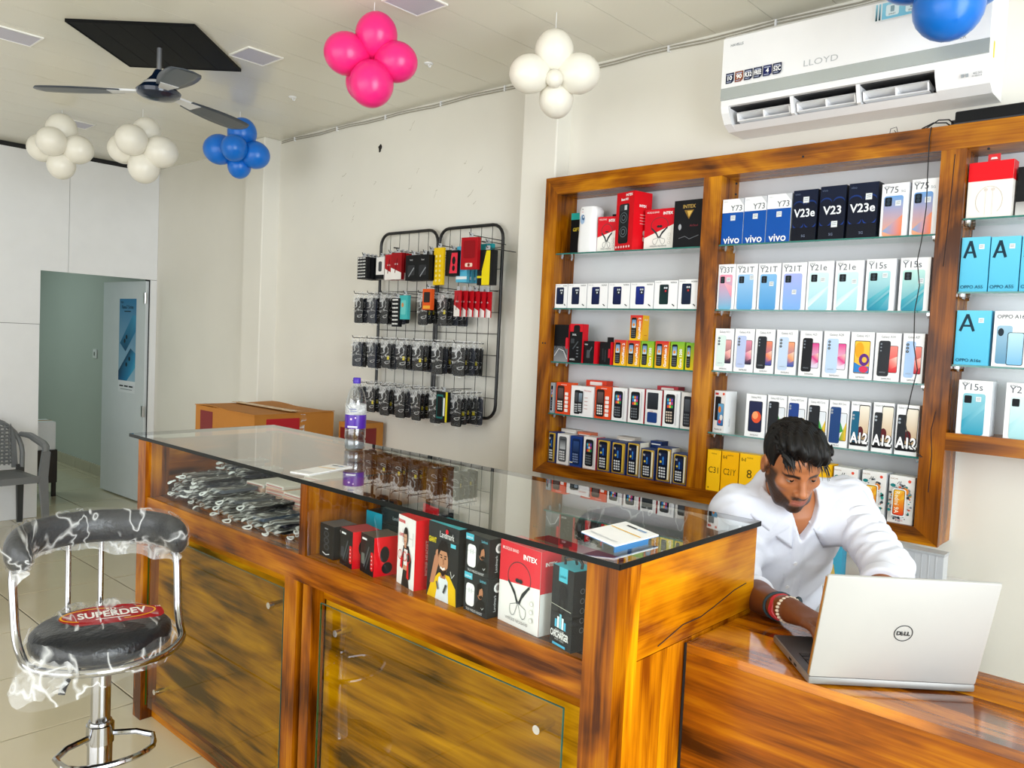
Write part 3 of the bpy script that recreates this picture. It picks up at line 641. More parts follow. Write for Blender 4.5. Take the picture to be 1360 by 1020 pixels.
for i, (x0, x1, h) in enumerate(row):
    o, a, s, t = carton('phone_box', x0+GAP, x1-GAP, 1.188, h, .045, cols='#f4f4f5', side='#dadce0', label='white phone box, %s of the eight facing boxes on middle bay fourth shelf' % ORD[i], group='phone boxes on the middle bay fourth shelf')
    W, H = a.W, a.H
    if i == 0:
        a.rr(W*.16, H*.12, W*.84, H*.84, .005, '#15161a'); a.rr(W*.19, H*.13, W*.81, H*.83, .004, '#161d3c', '#20264a'); a.ell(W*.56, H*.47, W*.24, H*.14, '#e2532e'); a.ell(W*.50, H*.51, W*.15, H*.09, '#f3a068'); a.text('Galaxy M12', W/2, H*.91, .010, '#777', fit=W*.5); a.text('SAMSUNG', W/2, H*.03, .008, '#555', fit=W*.4)
    elif i < 5:
        bk = ('#1c1e22', '#1f3f86', '#1c1f24', '#1d4178')[i-1]
        a.text('Galaxy A03 Core', W*.5, H*.91, .010, '#70747a', fit=W*.7); a.text('SAMSUNG', W*.4, H*.02, .007, '#555', fit=W*.4)
        a.rr(W*.55, H*.14, W*.94, H*.74, .004, '#131417'); a.rr(W*.57, H*.15, W*.92, H*.73, .003, '#eceff0', '#dfe4ea'); a.poly([(W*.57, H*.15), (W*.92, H*.15), (W*.92, H*.55)], ['#3c9a44', '#f2b92c', '#f2c93a']); a.poly([(W*.57, H*.6), (W*.57, H*.3), (W*.78, H*.35)], '#3f9b46')
        a.rr(W*.06, H*.08, W*.60, H*.86, .006, bk, sk=.015); a.ell(W*.16, H*.79, .004, .004, '#8f98a3'); a.ell(W*.16, H*.73, .004, .004, '#8f98a3')
    else:
        a.text('Galaxy A12', W*.3, H*.92, .009, '#70747a', fit=W*.45)
        a.rr(W*.40, H*.20, W*.96, H*.94, .005, '#141517', sk=.02); a.rr(W*.43, H*.22, W*.94, H*.92, .004, '#caa77c', '#efe8d8', sk=.02); a.ell(W*.55, H*.38, W*.16, H*.11, '#5b1a1e')
        a.rr(W*.05, H*.08, W*.44, H*.80, .005, '#17607f' if i == 5 else '#26282c', sk=.02); a.ell(W*.16, H*.71, .004, .004, '#9aa3ad'); a.ell(W*.16, H*.64, .004, .004, '#9aa3ad')
        a.rect(W*.05, H*.08, W*.95, H*.15, '#0e0f11'); a.text('A12', W*.51, H*.13, .050, '#0e0f11', bold=.07, fit=W*1.0); a.text('A12', W*.5, H*.14, .050, '#ffffff', bold=.03, fit=W*.92)
    a.put('front_print', o)
# middle bay, bottom: yellow cartons and doodle cartons
for i, (x0, x1, h, tx) in enumerate(((-1.511, -1.452, .157, 'C31'), (-1.450, -1.378, .158, 'C21Y'), (-1.376, -1.293, .159, '8'), (-1.155, -1.085, .160, '9i'), (-1.080, -1.030, .162, 'C35'))):
    o, a, s, t = carton('phone_box', x0+GAP, x1-GAP, .962, h, .05, rot=(.0, 0, 0, -.05, -.08)[i], cols='#f6b805', side='#e0a200', top='#f9c93a', label='plain yellow phone box, %s from left, bottom shelf, middle bay' % ORD[i], group='yellow phone boxes on the middle bay bottom shelf')
    W, H = a.W, a.H
    a.rect(0, 0, W, H, '#f5b200' if i % 2 else '#f8bf12'); a.text(tx, W*.5, H*.44, .034 if i != 2 else .045, '#3b2e08', fit=W*.72)
    a.text('realme', W*.5, H*.9, .009, '#7a5c06', fit=W*.4); a.ell(W*.18, H*.07, .003, .003, '#7a5c06')
    if i in (1, 2): a.line([(W*.12, H*.9), (W*.12, H*.82), (W*.2, H*.86), (W*.28, H*.82), (W*.28, H*.9)], .003, '#4a3a08')
    a.put('front_print', o)
for i, (x0, x1, h) in enumerate(((-1.026, -0.940, .158), (-0.930, -0.848, .159), (-0.842, -0.760, .156))):
    o, a, s, t = carton('phone_box', x0+GAP, x1-GAP, .962, h, .055, rot=-.06, cols='#f4f3f1', side='#c6c8cc', top='#f4f3f1', label='doodled white phone box with orange screen, %s of three on middle bay bottom shelf' % ORD[i], group='doodled phone boxes on the middle bay bottom shelf')
    W, H = a.W, a.H; q = random.Random(11+i)
    for k in range(60):
        an = q.uniform(0, 6.283); r = q.uniform(.82, 1.12)
        px, py = W*(.5+.40*r*math.cos(an)), H*(.44+.36*r*math.sin(an)); sz = q.uniform(.002, .0055)
        a.ell(px, py, sz, sz*q.uniform(.5, 1.2), q.choice(['#1f7f80', '#2f9a8e', '#8a8f96', '#b7bcc2', '#3c4148', '#d1582c', '#e8a33a', '#9fa4ab', '#1c1f23']), 7)
    a.ell(W*.22, H*.80, .009, .006, '#197a7c', 8); a.ell(W*.72, H*.70, .011, .012, '#e08a3c', 8); a.line([(W*.40, H*.84), (W*.45, H*.90), (W*.48, H*.82), (W*.53, H*.90)], .003, '#26292e')
    a.rr(W*.22, H*.16, W*.76, H*.74, .007, '#fafafa'); a.rr(W*.26, H*.18, W*.72, H*.72, .006, '#1b1c1f'); a.rr(W*.28, H*.19, W*.70, H*.71, .005, '#e23c22', '#f4bd2c'); a.poly([(W*.28, H*.4), (W*.70, H*.55), (W*.70, H*.70), (W*.5, H*.70)], ['#f08a28', '#f3c33a', '#f0a028', '#f5d65a'])
    a.text('Redmi 9A', W*.335, H*.68, .020, '#fff4d8', 'l', rot=-90, fit=H*.46, bold=.01); a.text('XIAOMI', W*.10, H*.93, .007, '#9a6c3a', 'l', fit=W*.3); a.ell(W*.87, H*.92, .005, .005, '#e2503a'); a.text('Redmi', W*.55, H*.07, .009, '#b03a32', fit=W*.3); a.put('front_print', o)

# left bay, second shelf: squat white boxes
row = [(-2.314, -2.243, .107), (-2.242, -2.135, .107), (-2.134, -2.023, .107), (-2.022, -1.910, .107), (-1.909, -1.794, .107), (-1.793, -1.683, .114), (-1.682, -1.592, .117)]
for i, (x0, x1, h) in enumerate(row):
    o, a, s, t = carton('phone_box', x0+GAP, x1-GAP, 1.660, h, .06, cols='#f4f4f5', side='#dfe1e5', label='squat white box with small dark phone, %s from left, second shelf, left bay' % ORD[i], group='squat white boxes on the left bay second shelf')
    W, H = a.W, a.H; c = W*.42
    a.rr(c-.021, H*.16, c+.021, H*.86, .005, ('#131c3a', '#131c3a', '#101a40', '#101a40', '#12206a', '#10302f', '#101c34')[i], ('#1c2747', '#1c2747', '#18245a', '#18245a', '#1c2f86', '#142a2c', '#172744')[i])
    a.rr(c-.002, H*.56, c+.017, H*.80, .003, '#20242b'); a.ell(c+.003, H*.74, .004, .004, '#cdd3da'); a.ell(c+.012, H*.74, .004, .004, '#cdd3da'); a.ell(c+.008, H*.63, .004, .004, '#cdd3da' if i < 5 else '#b8323a')
    a.text('NOKIA', W*.96, H*.90, .009, '#4c5158', 'r', fit=W*.3); a.text('Nokia C01', W*.06, H*.92, .006, '#9a9ea5', 'l'); a.line([(W*.80, H*.17), (W*.90, H*.10)], .004, '#2b3036'); a.put('front_print', o)

# left bay, top shelf
o, a, s, t = carton('gift_box', -2.285, -2.222, 1.904, .185, .05, y=2.87, cols='#0d0e10', top='#1f9a92', label='black carton with teal lid in the corner of the left bay top shelf', group=None)
a.rect(0, a.H*.84, a.W, a.H, '#27a79e'); a.text('GIFT', a.W/2, a.H*.56, .022, '#d8c23a', fit=a.W*.6, bold=.02); a.put('front_print', o)
t = thing('air_freshener', 'white rounded dispenser on left bay top shelf', 'dispenser', (-2.166, 2.862, 1.904))
def disp(u, v):
    an = 2*math.pi*u; w = .053*(1-.08*math.sin(v*math.pi)) if v < .97 else .053*(1-(v-.97)*8); c_, s_ = math.cos(an), math.sin(an)
    sq = lambda q: math.copysign(abs(q)**.55, q)
    return (sq(c_)*w*(1+.04*math.sin(v*7)), sq(s_)*.036*(1+.1*math.sin(v*3)), v*.2)
b = MB().grid(disp, 28, 14, wrapu=True); n0 = 28*13; b.add([disp(i/28, 1) for i in range(28)], [tuple(range(28))]); b.add([disp(i/28, 0) for i in range(28)], [tuple(range(28))[::-1]])
b.build('body', mat('gloss_white_plastic', '#f2f3f5', 0.2), t, smooth=50)
a = Art((0, -.0405, 0), (1, 0, 0), (0, 0, 1), (0, -1, 0)); a.ell(-.018, .145, .012, .021, '#9db8d6', 18); a.ell(-.014, .152, .007, .012, '#3f5f86', 14); a.ell(-.013, .155, .003, .005, '#e8f0f8', 8); a.ell(-.018, .176, .0022, .0022, '#c84a5a', 8); a.ell(-.018, .188, .0025, .0025, '#3a3f46', 8); a.put('front_print', t)
def neckband(a, red='#d41526', low='#f1efe9', cut=(.42, .62), big=True, brand='INTEX'):
    W, H = a.W, a.H
    a.poly([(0, 0), (W, 0), (W, H*cut[1]), (0, H*cut[0])], low); a.poly([(0, H*cut[0]), (W, H*cut[1]), (W, H), (0, H)], red)
    c, r = W*.5, W*.28
    arc = [(c+r*math.cos(math.radians(q)), H*.60+H*.19*math.sin(math.radians(q))) for q in range(-20, 201, 11)]
    a.line(arc, .0022, '#4a3a3c'); l0, l1 = arc[-1], arc[0]
    a.line([l0, (c, H*.30)], .0035, '#33363a'); a.line([l1, (c, H*.30)], .0035, '#33363a')
    a.line([l0, (c-.1*W, H*.42), (c-.02*W, H*.29)], .006, '#33363a'); a.line([l1, (c+.1*W, H*.42), (c+.02*W, H*.29)], .006, '#33363a')
    for sg in (-1, 1):
        a.line([(c, H*.31)]+[(c+sg*W*(.13+.07*math.cos(math.radians(q))), H*.21-H*.08*math.sin(math.radians(q))) for q in range(140, -60, -25)]+[(c-sg*.02*W, H*.31)], .0014, '#6d7076')
    a.ell(c-.03*W, H*.57, W*.05, W*.035, '#2b2d31'); a.ell(c+.05*W, H*.57, W*.05, W*.035, '#2b2d31')
    a.text('MUSIQUE BAND', W*.08, H*.90, .010, '#f6dcdc', 'l', fit=W*.4, bold=.01); a.text(brand, W*.93, H*.85, .016, '#ffffff', 'r', bold=.03, fit=W*.34)
    for q in range(3): a.ell(W*.84, H*(.36-.10*q), .006, .006, '#c9c7c2', 10); a.ell(W*.84, H*(.36-.10*q), .0045, .0045, low, 10)
    a.text('WIRELESS NECKBAND', W*.5, H*.07, .009, '#5b5d60', fit=W*.55)
o, a, s, t = carton('earphone_box', -2.112, -2.020, 1.904, .152, .03, y=2.845, rot=.12, cols='#c8142a', side='#b01022', label='red and white earphone box between the dispenser and the tall red speaker box', group=None); neckband(a); a.put('front_print', o)
o, a, s, t = carton('hang_box', -2.085, -2.035, 1.904, .172, .03, y=2.905, cols='#17181a', label='black box peeking out behind the red speaker box on the top shelf'); a.text('intex', a.W*.5, a.H*.9, .010, '#d8dadc'); a.put('front_print', o)
o, a, s, t = carton('speaker_box', -2.014, -1.905, 1.904, .243, .10, y=2.818, rot=-.24, cols='#cf0f1b', side='#e01420', top='#a80c16', label='tall red carton with a black speaker picture on left bay top shelf', group=None)
W, H = a.W, a.H
a.rr(W*.18, H*.12, W*.74, H*.80, .010, '#141517', '#23262a')
for z in (.32, .56):
    a.ell(W*.46, H*z, W*.21, W*.21, '#5d686e', 22); a.ell(W*.46, H*z, W*.18, W*.18, '#1d2023', 22); a.ell(W*.46, H*z, W*.11, W*.11, '#6f7c84', 18); a.ell(W*.46, H*z, W*.085, W*.085, '#17191b', 18)
a.rect(W*.24, H*.68, W*.68, H*.78, '#35393d'); a.rect(W*.50, H*.69, W*.64, H*.77, '#c9ced2')
a.text('INTEX', W*.93, H*.925, .014, '#ffffff', 'r', bold=.03); a.text('Beast 801', W*.5, H*.855, .014, '#ffffff', bold=.02, fit=W*.4)
for q in range(6): a.ell(W*(.12+.15*q), H*.06, .005, .005, '#f5d0d0', 10)
a.put('front_print', o)
W, H = s.W, s.H; s.text('INTEX', W*.5, H*.74, .014, '#ffffff', bold=.03, fit=W*.5)
for q in range(4): s.rect(W*.35, H*(.6-.05*q), W*.65, H*(.61-.05*q), '#f2a9ad')
s.rr(W*.55, H*.26, W*.85, H*.34, .004, '#f3f0ee'); s.rr(W*.55, H*.16, W*.85, H*.24, .004, '#f3f0ee'); s.put('side_print', o)
o, a, s, t = carton('earphone_box', -1.878, -1.732, 1.904, .166, .035, y=2.848, rot=-.02, cols='#c8142a', side='#b01022', label='wide red and white earphone box left of the black gold-triangle box'); neckband(a, cut=(.30, .62)); a.put('front_print', o)
o, a, s, t = carton('headphone_box', -1.730, -1.592, 1.904, .188, .05, y=2.83, rot=-.03, cols='#15161a', side='#0c0d0f', label='black box with a gold triangle at the right end of the left bay top shelf'); W, H = a.W, a.H
a.text('INTEX', W*.5, H*.83, .020, '#b99a52', bold=.02, fit=W*.45); a.poly([(W*.34, H*.79), (W*.66, H*.79), (W*.5, H*.60)], '#8c6a2c'); a.poly([(W*.44, H*.77), (W*.62, H*.77), (W*.5, H*.64)], '#d8b15a'); a.ell(W*.22, H*.44, .007, .012, '#a9adb2'); a.text('AirStud', W*.68, H*.44, .012, '#8a3742', fit=W*.4); a.line([(W*.2, H*.2), (W*.4, H*.24), (W*.55, H*.18), (W*.85, H*.25)], .002, '#7a7f86'); a.put('front_print', o)

# left bay, third shelf
def acc(x0, x1, h, lab, side='#d01826', top='#121316', d=.05, rot=-.1, y=2.82):
    o, a, s, t = carton('accessory_box', x0, x1, 1.420, h, d, y=y, rot=rot, cols='#121316', side=side, top=top, label=lab, group='black accessory boxes on the left bay third shelf'); return o, a, s
o, a, s = acc(-2.310, -2.226, .166, 'black box with grey cable picture, left end of left bay third shelf', d=.04, rot=-.06); W, H = a.W, a.H
a.rect(0, 0, W, H*.45, '#8b8d90', '#55585c'); a.rect(0, H*.42, W, H, '#0f1012'); a.line([(W*.05, H*.3), (W*.3, H*.5), (W*.6, H*.44), (W*.95, H*.2)], .003, '#1d1f22'); a.line([(W*.05, H*.15), (W*.35, H*.35), (W*.7, H*.3), (W*.95, H*.08)], .003, '#e0e2e4'); a.rr(W*.82, H*.35, W*.99, H*.66, .006, '#d32030'); a.put('front_print', o)
o, a, s = acc(-2.222, -2.150, .171, 'tall black charger box with red top on the left bay third shelf', top='#d01826', d=.04, rot=-.03); W, H = a.W, a.H
a.rect(0, H*.80, W, H, '#d01a28'); a.rr(W*.3, H*.7, W*.8, H*.97, .01, '#17181a'); a.text('XXIL', W*.2, H*.70, .011, '#e8eaec', 'l', bold=.02, fit=W*.35); a.rr(W*.12, H*.5, W*.4, H*.62, .003, '#3b3f44'); a.line([(W*.3, H*.35), (W*.7, H*.55)], .006, '#4b5056'); a.text('INTEX', W*.1, H*.06, .010, '#d8dadc', 'l', bold=.03)
for q in range(4): a.rect(W*.6, H*(.38-.08*q), W*.75, H*(.41-.08*q), '#6b7076')
a.put('front_print', o)
o, a, s = acc(-2.146, -2.078, .098, 'small black adapter box with red side on the left bay third shelf', rot=-.2, d=.06); W, H = a.W, a.H
a.rr(W*.3, H*.25, W*.62, H*.6, .003, '#4e5358'); a.line([(W*.55, H*.5), (W*.8, H*.75)], .006, '#5c6166'); a.text('intex', W*.1, H*.82, .010, '#d8dadc', 'l', bold=.02); a.put('front_print', o)
o, a, s = acc(-2.060, -1.992, .097, 'small black earbud box with hang tab on the left bay third shelf', rot=-.2, d=.06); W, H = a.W, a.H
a.line([(W*.3, H*.7), (W*.34, H*.2)], .009, '#2e3236'); a.line([(W*.55, H*.65), (W*.55, H*.12)], .009, '#2e3236'); a.rr(W*.82, H*.3, W*.99, H*.7, .004, '#d32030'); a.put('front_print', o)
MB().box((-.018, .028, .097), (.020, .030, .118), lin('#17181a')).build('hang_tab', ink(), o)
def guru(x0, x1, z, h, i, lab):
    gm = i in (0, 1, 3, 6)
    o, a, s, t = carton('phone_box', x0, x1, z, h, .045, y=2.82, rot=-.04, cols='#e8c322' if not gm else '#e2b01f', side='#f0b32a' if gm else '#8cbf2c', top='#c9232b' if gm else '#6cae2f', label=lab, group='feature phone boxes on the left bay third shelf')
    W, H = a.W, a.H
    if gm: a.rect(0, 0, W, H, '#f2c01c', '#d02032')
    else: a.rect(0, 0, W, H, '#f2d21c', '#74b336')
    a.rr(W*.10, H*.08, W*.52, H*.90, .006, '#17181a'); a.rr(W*.15, H*.50, W*.47, H*.82, .002, '#c9dbe8', '#5d86b4'); a.ell(W*.3, H*.62, W*.09, H*.06, '#e08c3a')
    for r_ in range(4):
        for c_ in range(3): a.rect(W*(.16+.11*c_), H*(.13+.08*r_), W*(.24+.11*c_), H*(.18+.08*r_), '#5c6166')
    if x1-x0 > .05: a.text('GuruMusic 2' if gm else 'Guru 1200', W*.90, H*.06, .017, '#ffffff', 'l', rot=90, fit=H*.86, bold=.02)
    a.put('front_print', o); s.rect(s.W*.3, s.H*.2, s.W*.7, s.H*.22, '#c8501f'); s.text('SAMSUNG', s.W*.5, s.H*.8, .008, '#fff', fit=s.W*.6); s.put('side_print', o)
for i, (x0, x1, h) in enumerate(((-1.980, -1.916, .108), (-1.912, -1.850, .108), (-1.845, -1.784, .108), (-1.776, -1.712, .110), (-1.704, -1.642, .110), (-1.634, -1.592, .108))):
    guru(x0, x1, 1.420, h, i, '%s keypad phone box, %s of the colourful row, left bay third shelf' % ('red and yellow' if i in (0, 1, 3) else 'green and yellow', ORD[i]))
guru(-1.905, -1.842, 1.5285, .105, 6, 'red and yellow feature phone box standing on top of two others in the left bay')

# feature phones in cartons
def keypad(a, x0, x1, y0, y1, body='#1a1b1e', scr=('#2d6fb0', '#d8b23a'), key='#c9cdd2', tiles=False):
    w, h = x1-x0, y1-y0
    a.rr(x0, y0, x1, y1, w*.2, body); a.rr(x0+w*.14, y0+h*.50, x1-w*.14, y1-h*.10, w*.05, scr[0], scr[1])
    if tiles:
        for r_ in range(3):
            for c_ in range(3): a.rect(x0+w*(.2+.21*c_), y0+h*(.54+.11*r_), x0+w*(.38+.21*c_), y0+h*(.63+.11*r_), ['#e84a3a', '#f2b83a', '#3fa84a', '#2f7fd0', '#e8e8ea', '#d0447a', '#3fb8c8', '#f08a2c', '#7a54b8'][r_*3+c_])
    for r_ in range(4):
        for c_ in range(3): a.rr(x0+w*(.16+.24*c_), y0+h*(.08+.095*r_), x0+w*(.34+.24*c_), y0+h*(.14+.095*r_), w*.04, key)
row = [(-2.314, -2.286, .136, 'g'), (-2.281, -2.199, .141, 'o'), (-2.196, -2.068, .132, 'w'), (-2.063, -1.978, .140, 'o'), (-1.973, -1.896, .139, 'p'), (-1.890, -1.810, .143, 'r'), (-1.806, -1.726, .143, 's'), (-1.722, -1.645, .146, 'p'), (-1.640, -1.592, .144, 'k')]
for i, (x0, x1, h, k) in enumerate(row):
    base = {'g': '#9aa0a6', 'o': '#e2491f', 'w': '#f1eff0', 'p': '#efefef', 'r': '#f1efee', 's': '#e9e9ea', 'k': '#d8d4d0'}[k]
    side = {'g': '#9aa0a6', 'o': '#e8562a', 'w': '#e2dfe0', 'p': '#dfe0e2', 'r': '#c02030', 's': '#b92a34', 'k': '#c9c5c0'}[k]
    nm = {'g': 'narrow grey', 'o': 'orange', 'w': 'wide white', 'p': 'white', 'r': 'white red-sided', 's': 'grey-windowed', 'k': 'pale cut-off'}[k]
    o, a, s, t = carton('phone_box', x0+GAP, x1-GAP, 1.187, h, .055, rot=-.03, cols=base, side=side, top='#b9404a' if k in 'rs' else base, label='%s keypad phone box, %s from left, fourth shelf, left bay' % (nm, ORD[i]), group='keypad phone boxes on the left bay fourth shelf')
    W, H = a.W, a.H
    if k == 'o':
        keypad(a, W*.08, W*.60, H*.06, H*.90, '#2a1d1a', ('#4a3a38', '#6a5450'), '#e6e2de')
        for q in range(5): a.rr(W*.70, H*(.08+.13*q), W*.94, H*(.18+.13*q), .003, '#f6e9e4')
        a.text('micromax', W*.6, H*.92, .008, '#fff', fit=W*.5)
    elif k == 'w':
        keypad(a, W*.16, W*.42, H*.06, H*.86, '#1b1c1f', ('#3a3d42', '#4c5056'), '#b9bdc2'); a.rr(W*.34, H*.10, W*.56, H*.84, .006, '#232428')
        keypad(a, W*.35, W*.56, H*.10, H*.84, '#17181b', ('#55606c', '#8fa0b0'), '#c9cdd2')
        a.text('Micromax', W*.62, H*.84, .010, '#d0483a', 'l'); [a.rect(W*.66, H*(.62-.12*q), W*.80, H*(.64-.12*q), '#c99a92') for q in range(4)]
    elif k == 's':
        a.rr(W*.10, H*.44, W*.78, H*.92, .003, '#1d2025', '#30363e'); a.rect(W*.08, H*.34, W*.80, H*.44, '#e8e4e2'); a.rr(W*.14, H*.06, W*.76, H*.36, .006, '#1a3a78'); a.text('LAVA', W*.4, H*.37, .007, '#b03a40')
    elif k == 'k': keypad(a, W*.25, W*1.0, H*.06, H*.90, '#24252a', ('#3a3d44', '#50555c'), '#5c6066')
    else: keypad(a, W*.14, W*.72, H*.08, H*.90, '#15161a', ('#16243c', '#20304c'), '#6c7178' if i < 6 else '#c9b8a8', tiles=True); a.line([(W*.86, H*.06), (W*.88, H*.92)], .004, '#c9cbd0')
    a.put('front_print', o)
row = [(-2.313, -2.268, .138, 'n'), (-2.263, -2.191, .135, 'w'), (-2.188, -2.119, .134, 'b'), (-2.115, -2.042, .139, 't'), (-2.038, -1.966, .137, 'n'), (-1.963, -1.889, .135, 'n'), (-1.884, -1.819, .143, 'n'), (-1.815, -1.746, .124, 'n'), (-1.741, -1.668, .139, 'n'), (-1.663, -1.596, .124, 'n')]
for i, (x0, x1, h, k) in enumerate(row):
    base = {'n': '#b8932f', 'w': '#ecebec', 'b': '#173a86', 't': '#efe9e8'}[k]; side = {'n': '#efe9d8' if i in (6, 8) else '#1d3472', 'w': '#d9d6d6', 'b': '#0f2a66', 't': '#c22a36'}[k]
    o, a, s, t = carton('phone_box', x0+GAP, x1-GAP, .962, h, .06, rot=-.05, y=2.818, cols=base, side=side, top='#24407e' if k == 'n' else base, label='%s keypad phone box, %s from left, bottom shelf, left bay' % ({'n': 'gold and navy', 'w': 'white', 'b': 'blue', 't': 'white red-edged'}[k], ORD[i]), group='keypad phone boxes on the left bay bottom shelf')
    W, H = a.W, a.H
    if k == 'n':
        a.rect(0, 0, W, H, '#20376f'); a.rr(W*.04, H*.02, W*.96, H*.97, .004, '#a4842e', '#caa63a')
        keypad(a, W*.10, W*.76, H*.05, H*.93, '#0f1424', ('#142a5c', '#1b2340'), '#d9dde2'); a.ell(W*.32, H*.58, W*.07, H*.035, '#e8d24a'); a.ell(W*.48, H*.66, W*.06, H*.08, '#3f86d8'); a.rect(W*.44, H*.5, W*.54, H*.66, '#2f6fc0'); a.text('hi', W*.26, H*.76, .014, '#ffffff')
        a.rr(W*.80, H*.08, W*.92, H*.92, .003, '#efe6c8' if i > 5 else '#d8b648')
    elif k == 'w': keypad(a, W*.14, W*.80, H*.08, H*.92, '#55585c', ('#c9cdd2', '#1f2226'), '#e9ebee')
    elif k == 'b': keypad(a, W*.16, W*.84, H*.06, H*.92, '#10264e', ('#20365e', '#2b4a84'), '#7f93bc'); a.rect(W*.02, H*.10, W*.30, H*.14, '#e8e4c8')
    else: keypad(a, W*.16, W*.78, H*.08, H*.92, '#15161a', ('#16243c', '#20304c'), '#6c7178', tiles=True); a.line([(W*.9, H*.06), (W*.9, H*.94)], .005, '#c9cbd0')
    a.put('front_print', o)
# second layer of cartons behind the keypad boxes (their tops show)
for i, (x0, x1, z, h, c) in enumerate(((-2.30, -2.215, .962, .150, '#d9d4cf'), (-2.205, -2.13, .962, .146, '#e07a58'), (-1.99, -1.90, .962, .150, '#cfc5bb'), (-1.82, -1.765, .962, .150, '#20356c'))):
    o, a, s, t = carton('phone_box', x0, x1, z, h, .05, y=2.893, cols=c, label='%s box in the second layer, left bay bottom shelf' % ['pale grey', 'orange', 'beige', 'navy'][i], group='boxes in the second layer of the left bay')
    a.rect(a.W*.1, a.H*.9, a.W*.9, a.H*.93, '#f4f4f4'); a.put('front_print', o)
for i, (x0, x1, c, n) in enumerate(((-2.17, -2.06, '#d9402a', 'red-orange'), (-1.80, -1.70, '#b43a44', 'dark red'))):
    o, a, s, t = carton('phone_box', x0, x1, 1.187, .158, .05, y=2.89, cols=c, label='%s carton standing behind the keypad boxes on the left bay fourth shelf' % n, group='cartons behind the left bay fourth shelf row')
    a.rr(a.W*.2, a.H*.86, a.W*.8, a.H*.96, .003, '#f0e4e0'); a.put('front_print', o)

# right bay
o, a, s, t = carton('earphone_box', -.6745, -.552, 1.949, .172, .05, rot=-.04, y=2.822, cols='#f3eee8', side='#efe9e3', top='#d0141e', label='white neckband box with red top and hang tab on right bay top shelf', cat='box')
W, H = a.W, a.H; a.rect(0, H*.66, W, H, '#e01420'); arc = [(W*.5+W*.30*math.cos(math.radians(q)), H*.30+H*.26*math.sin(math.radians(q))) for q in range(-50, 231, 14)]; a.line(arc, .0018, '#c9bfb6')
for sx in (.42, .58): a.ell(W*sx, H*.50, .005, .005, '#d8cec6'); a.line([(W*sx, H*.47), (W*sx, H*.05)], .001, '#d0c6bd')
a.put('front_print', o); s.rect(0, s.H*.66, s.W, s.H, '#d0121c'); s.put('side_print', o)
a = Art((-.016, .02, H), (1, 0, 0), (0, 0, 1), (0, -1, 0))
hb = MB().prism([(-.016, H), (.018, H), (.018, H+.026), (-.016, H+.026)], .020, .0215, axis='y').build('hang_tab', mat('red_card', '#d8141e', .4), o)
MB().prism([(-.009, H+.010), (.011, H+.010), (.008, H+.016), (-.006, H+.016)], .0195, .022, axis='y').build('euro_slot', M_white, o)
o, a, s, t = carton('headphone_box', -.545, -.44, 1.949, .150, .05, rot=-.04, y=2.84, cols='#101113', label='black box with a white cable picture beside the red-topped neckband box'); a.line([(a.W*.1, a.H*.1), (a.W*.3, a.H*.35), (a.W*.6, a.H*.3)], .003, '#e6e6e8'); a.rect(0, 0, a.W, a.H*.3, '#d8d6d4', '#8a8886'); a.put('front_print', o)
def oppoA(x0, x1, z, h, name, lab):
    o, a, s, t = carton('phone_box', x0, x1, z, h, .05, rot=-.03, cols='#5cbfe0', side='#3fa6cc', top='#7fd0ea', label=lab, group='sky blue phone boxes in the right bay'); W, H = a.W, a.H
    a.rect(0, 0, W, H, '#56b9dd', '#68c8e6'); a.line([(W*.12, H*.62), (W*.32, H*.93)], .008, '#123040'); a.line([(W*.32, H*.93), (W*.52, H*.62)], .008, '#123040'); a.line([(W*.22, H*.72), (W*.42, H*.72)], .006, '#123040')
    seal(a, W*.72, H*.82, .010); a.text(name, W*.06, H*.06, .014, '#16506a', 'l', bold=.01, fit=W*.8); a.put('front_print', o)
oppoA(-.677, -.599, 1.721, .169, 'OPPO A55', 'sky blue phone box, first from left, second shelf, right bay')
oppoA(-.596, -.517, 1.721, .167, 'OPPO A55', 'sky blue phone box, second from left, second shelf, right bay')
oppoA(-.514, -.436, 1.721, .166, 'OPPO A55', 'sky blue phone box cut by the right picture edge, right bay second shelf')
oppoA(-.676, -.580, 1.493, .170, 'OPPO A16e', 'sky blue phone box on right bay third shelf')
o, a, s, t = carton('phone_box', -.572, -.480, 1.493, .169, .05, rot=-.03, cols='#f2f3f4', side='#dcdee2', label='white phone box with two steel-blue phones on right bay third shelf'); W, H = a.W, a.H
a.text('OPPO A16', W*.08, H*.87, .016, '#4c545c', 'l', bold=.01, fit=W*.84); a.rr(W*.10, H*.05, W*.55, H*.74, .007, '#5f93b4', '#9cc0d6'); a.rr(W*.42, H*.03, W*.90, H*.62, .006, '#15181c'); a.rr(W*.44, H*.04, W*.88, H*.61, .005, '#79b4d8', '#b9dcea'); a.ell(W*.22, H*.62, .008, .012, '#1f2c38'); a.put('front_print', o)
for i, (x0, x1, n) in enumerate(((-.656, -.562, 'Y15s'), (-.526, -.436, 'Y21'))):
    o, a, s, t = carton('phone_box', x0, x1, 1.277, .169, .055, rot=-.04, cols='#f4f4f5', side='#cfd3d8', label='white phone box with %s phone on right bay bottom shelf' % ['a teal', 'a pale mint'][i], group='white phone boxes on the right bay bottom shelf'); W, H = a.W, a.H
    a.text('vivo', W*.10, H*.93, .013, '#868d96', 'l'); a.text(n, W*.10, H*.82, .030, '#5e656e', 'l', fit=W*.7); c = [('#2f9ab8', '#8cc9d6'), ('#a6d9e0', '#d8eff0')][i]
    a.rr(W*.16, 0, W*.82, H*.76, .007, *c); a.poly([(W*.16, H*.1), (W*.82, H*.5), (W*.82, H*.6), (W*.16, H*.25)], [c[0], c[1], c[1], c[0]]); a.rr(W*.20, H*.58, W*.42, H*.72, .003, '#12161b'); seal(a, W*.62, H*.66, .010); a.put('front_print', o)

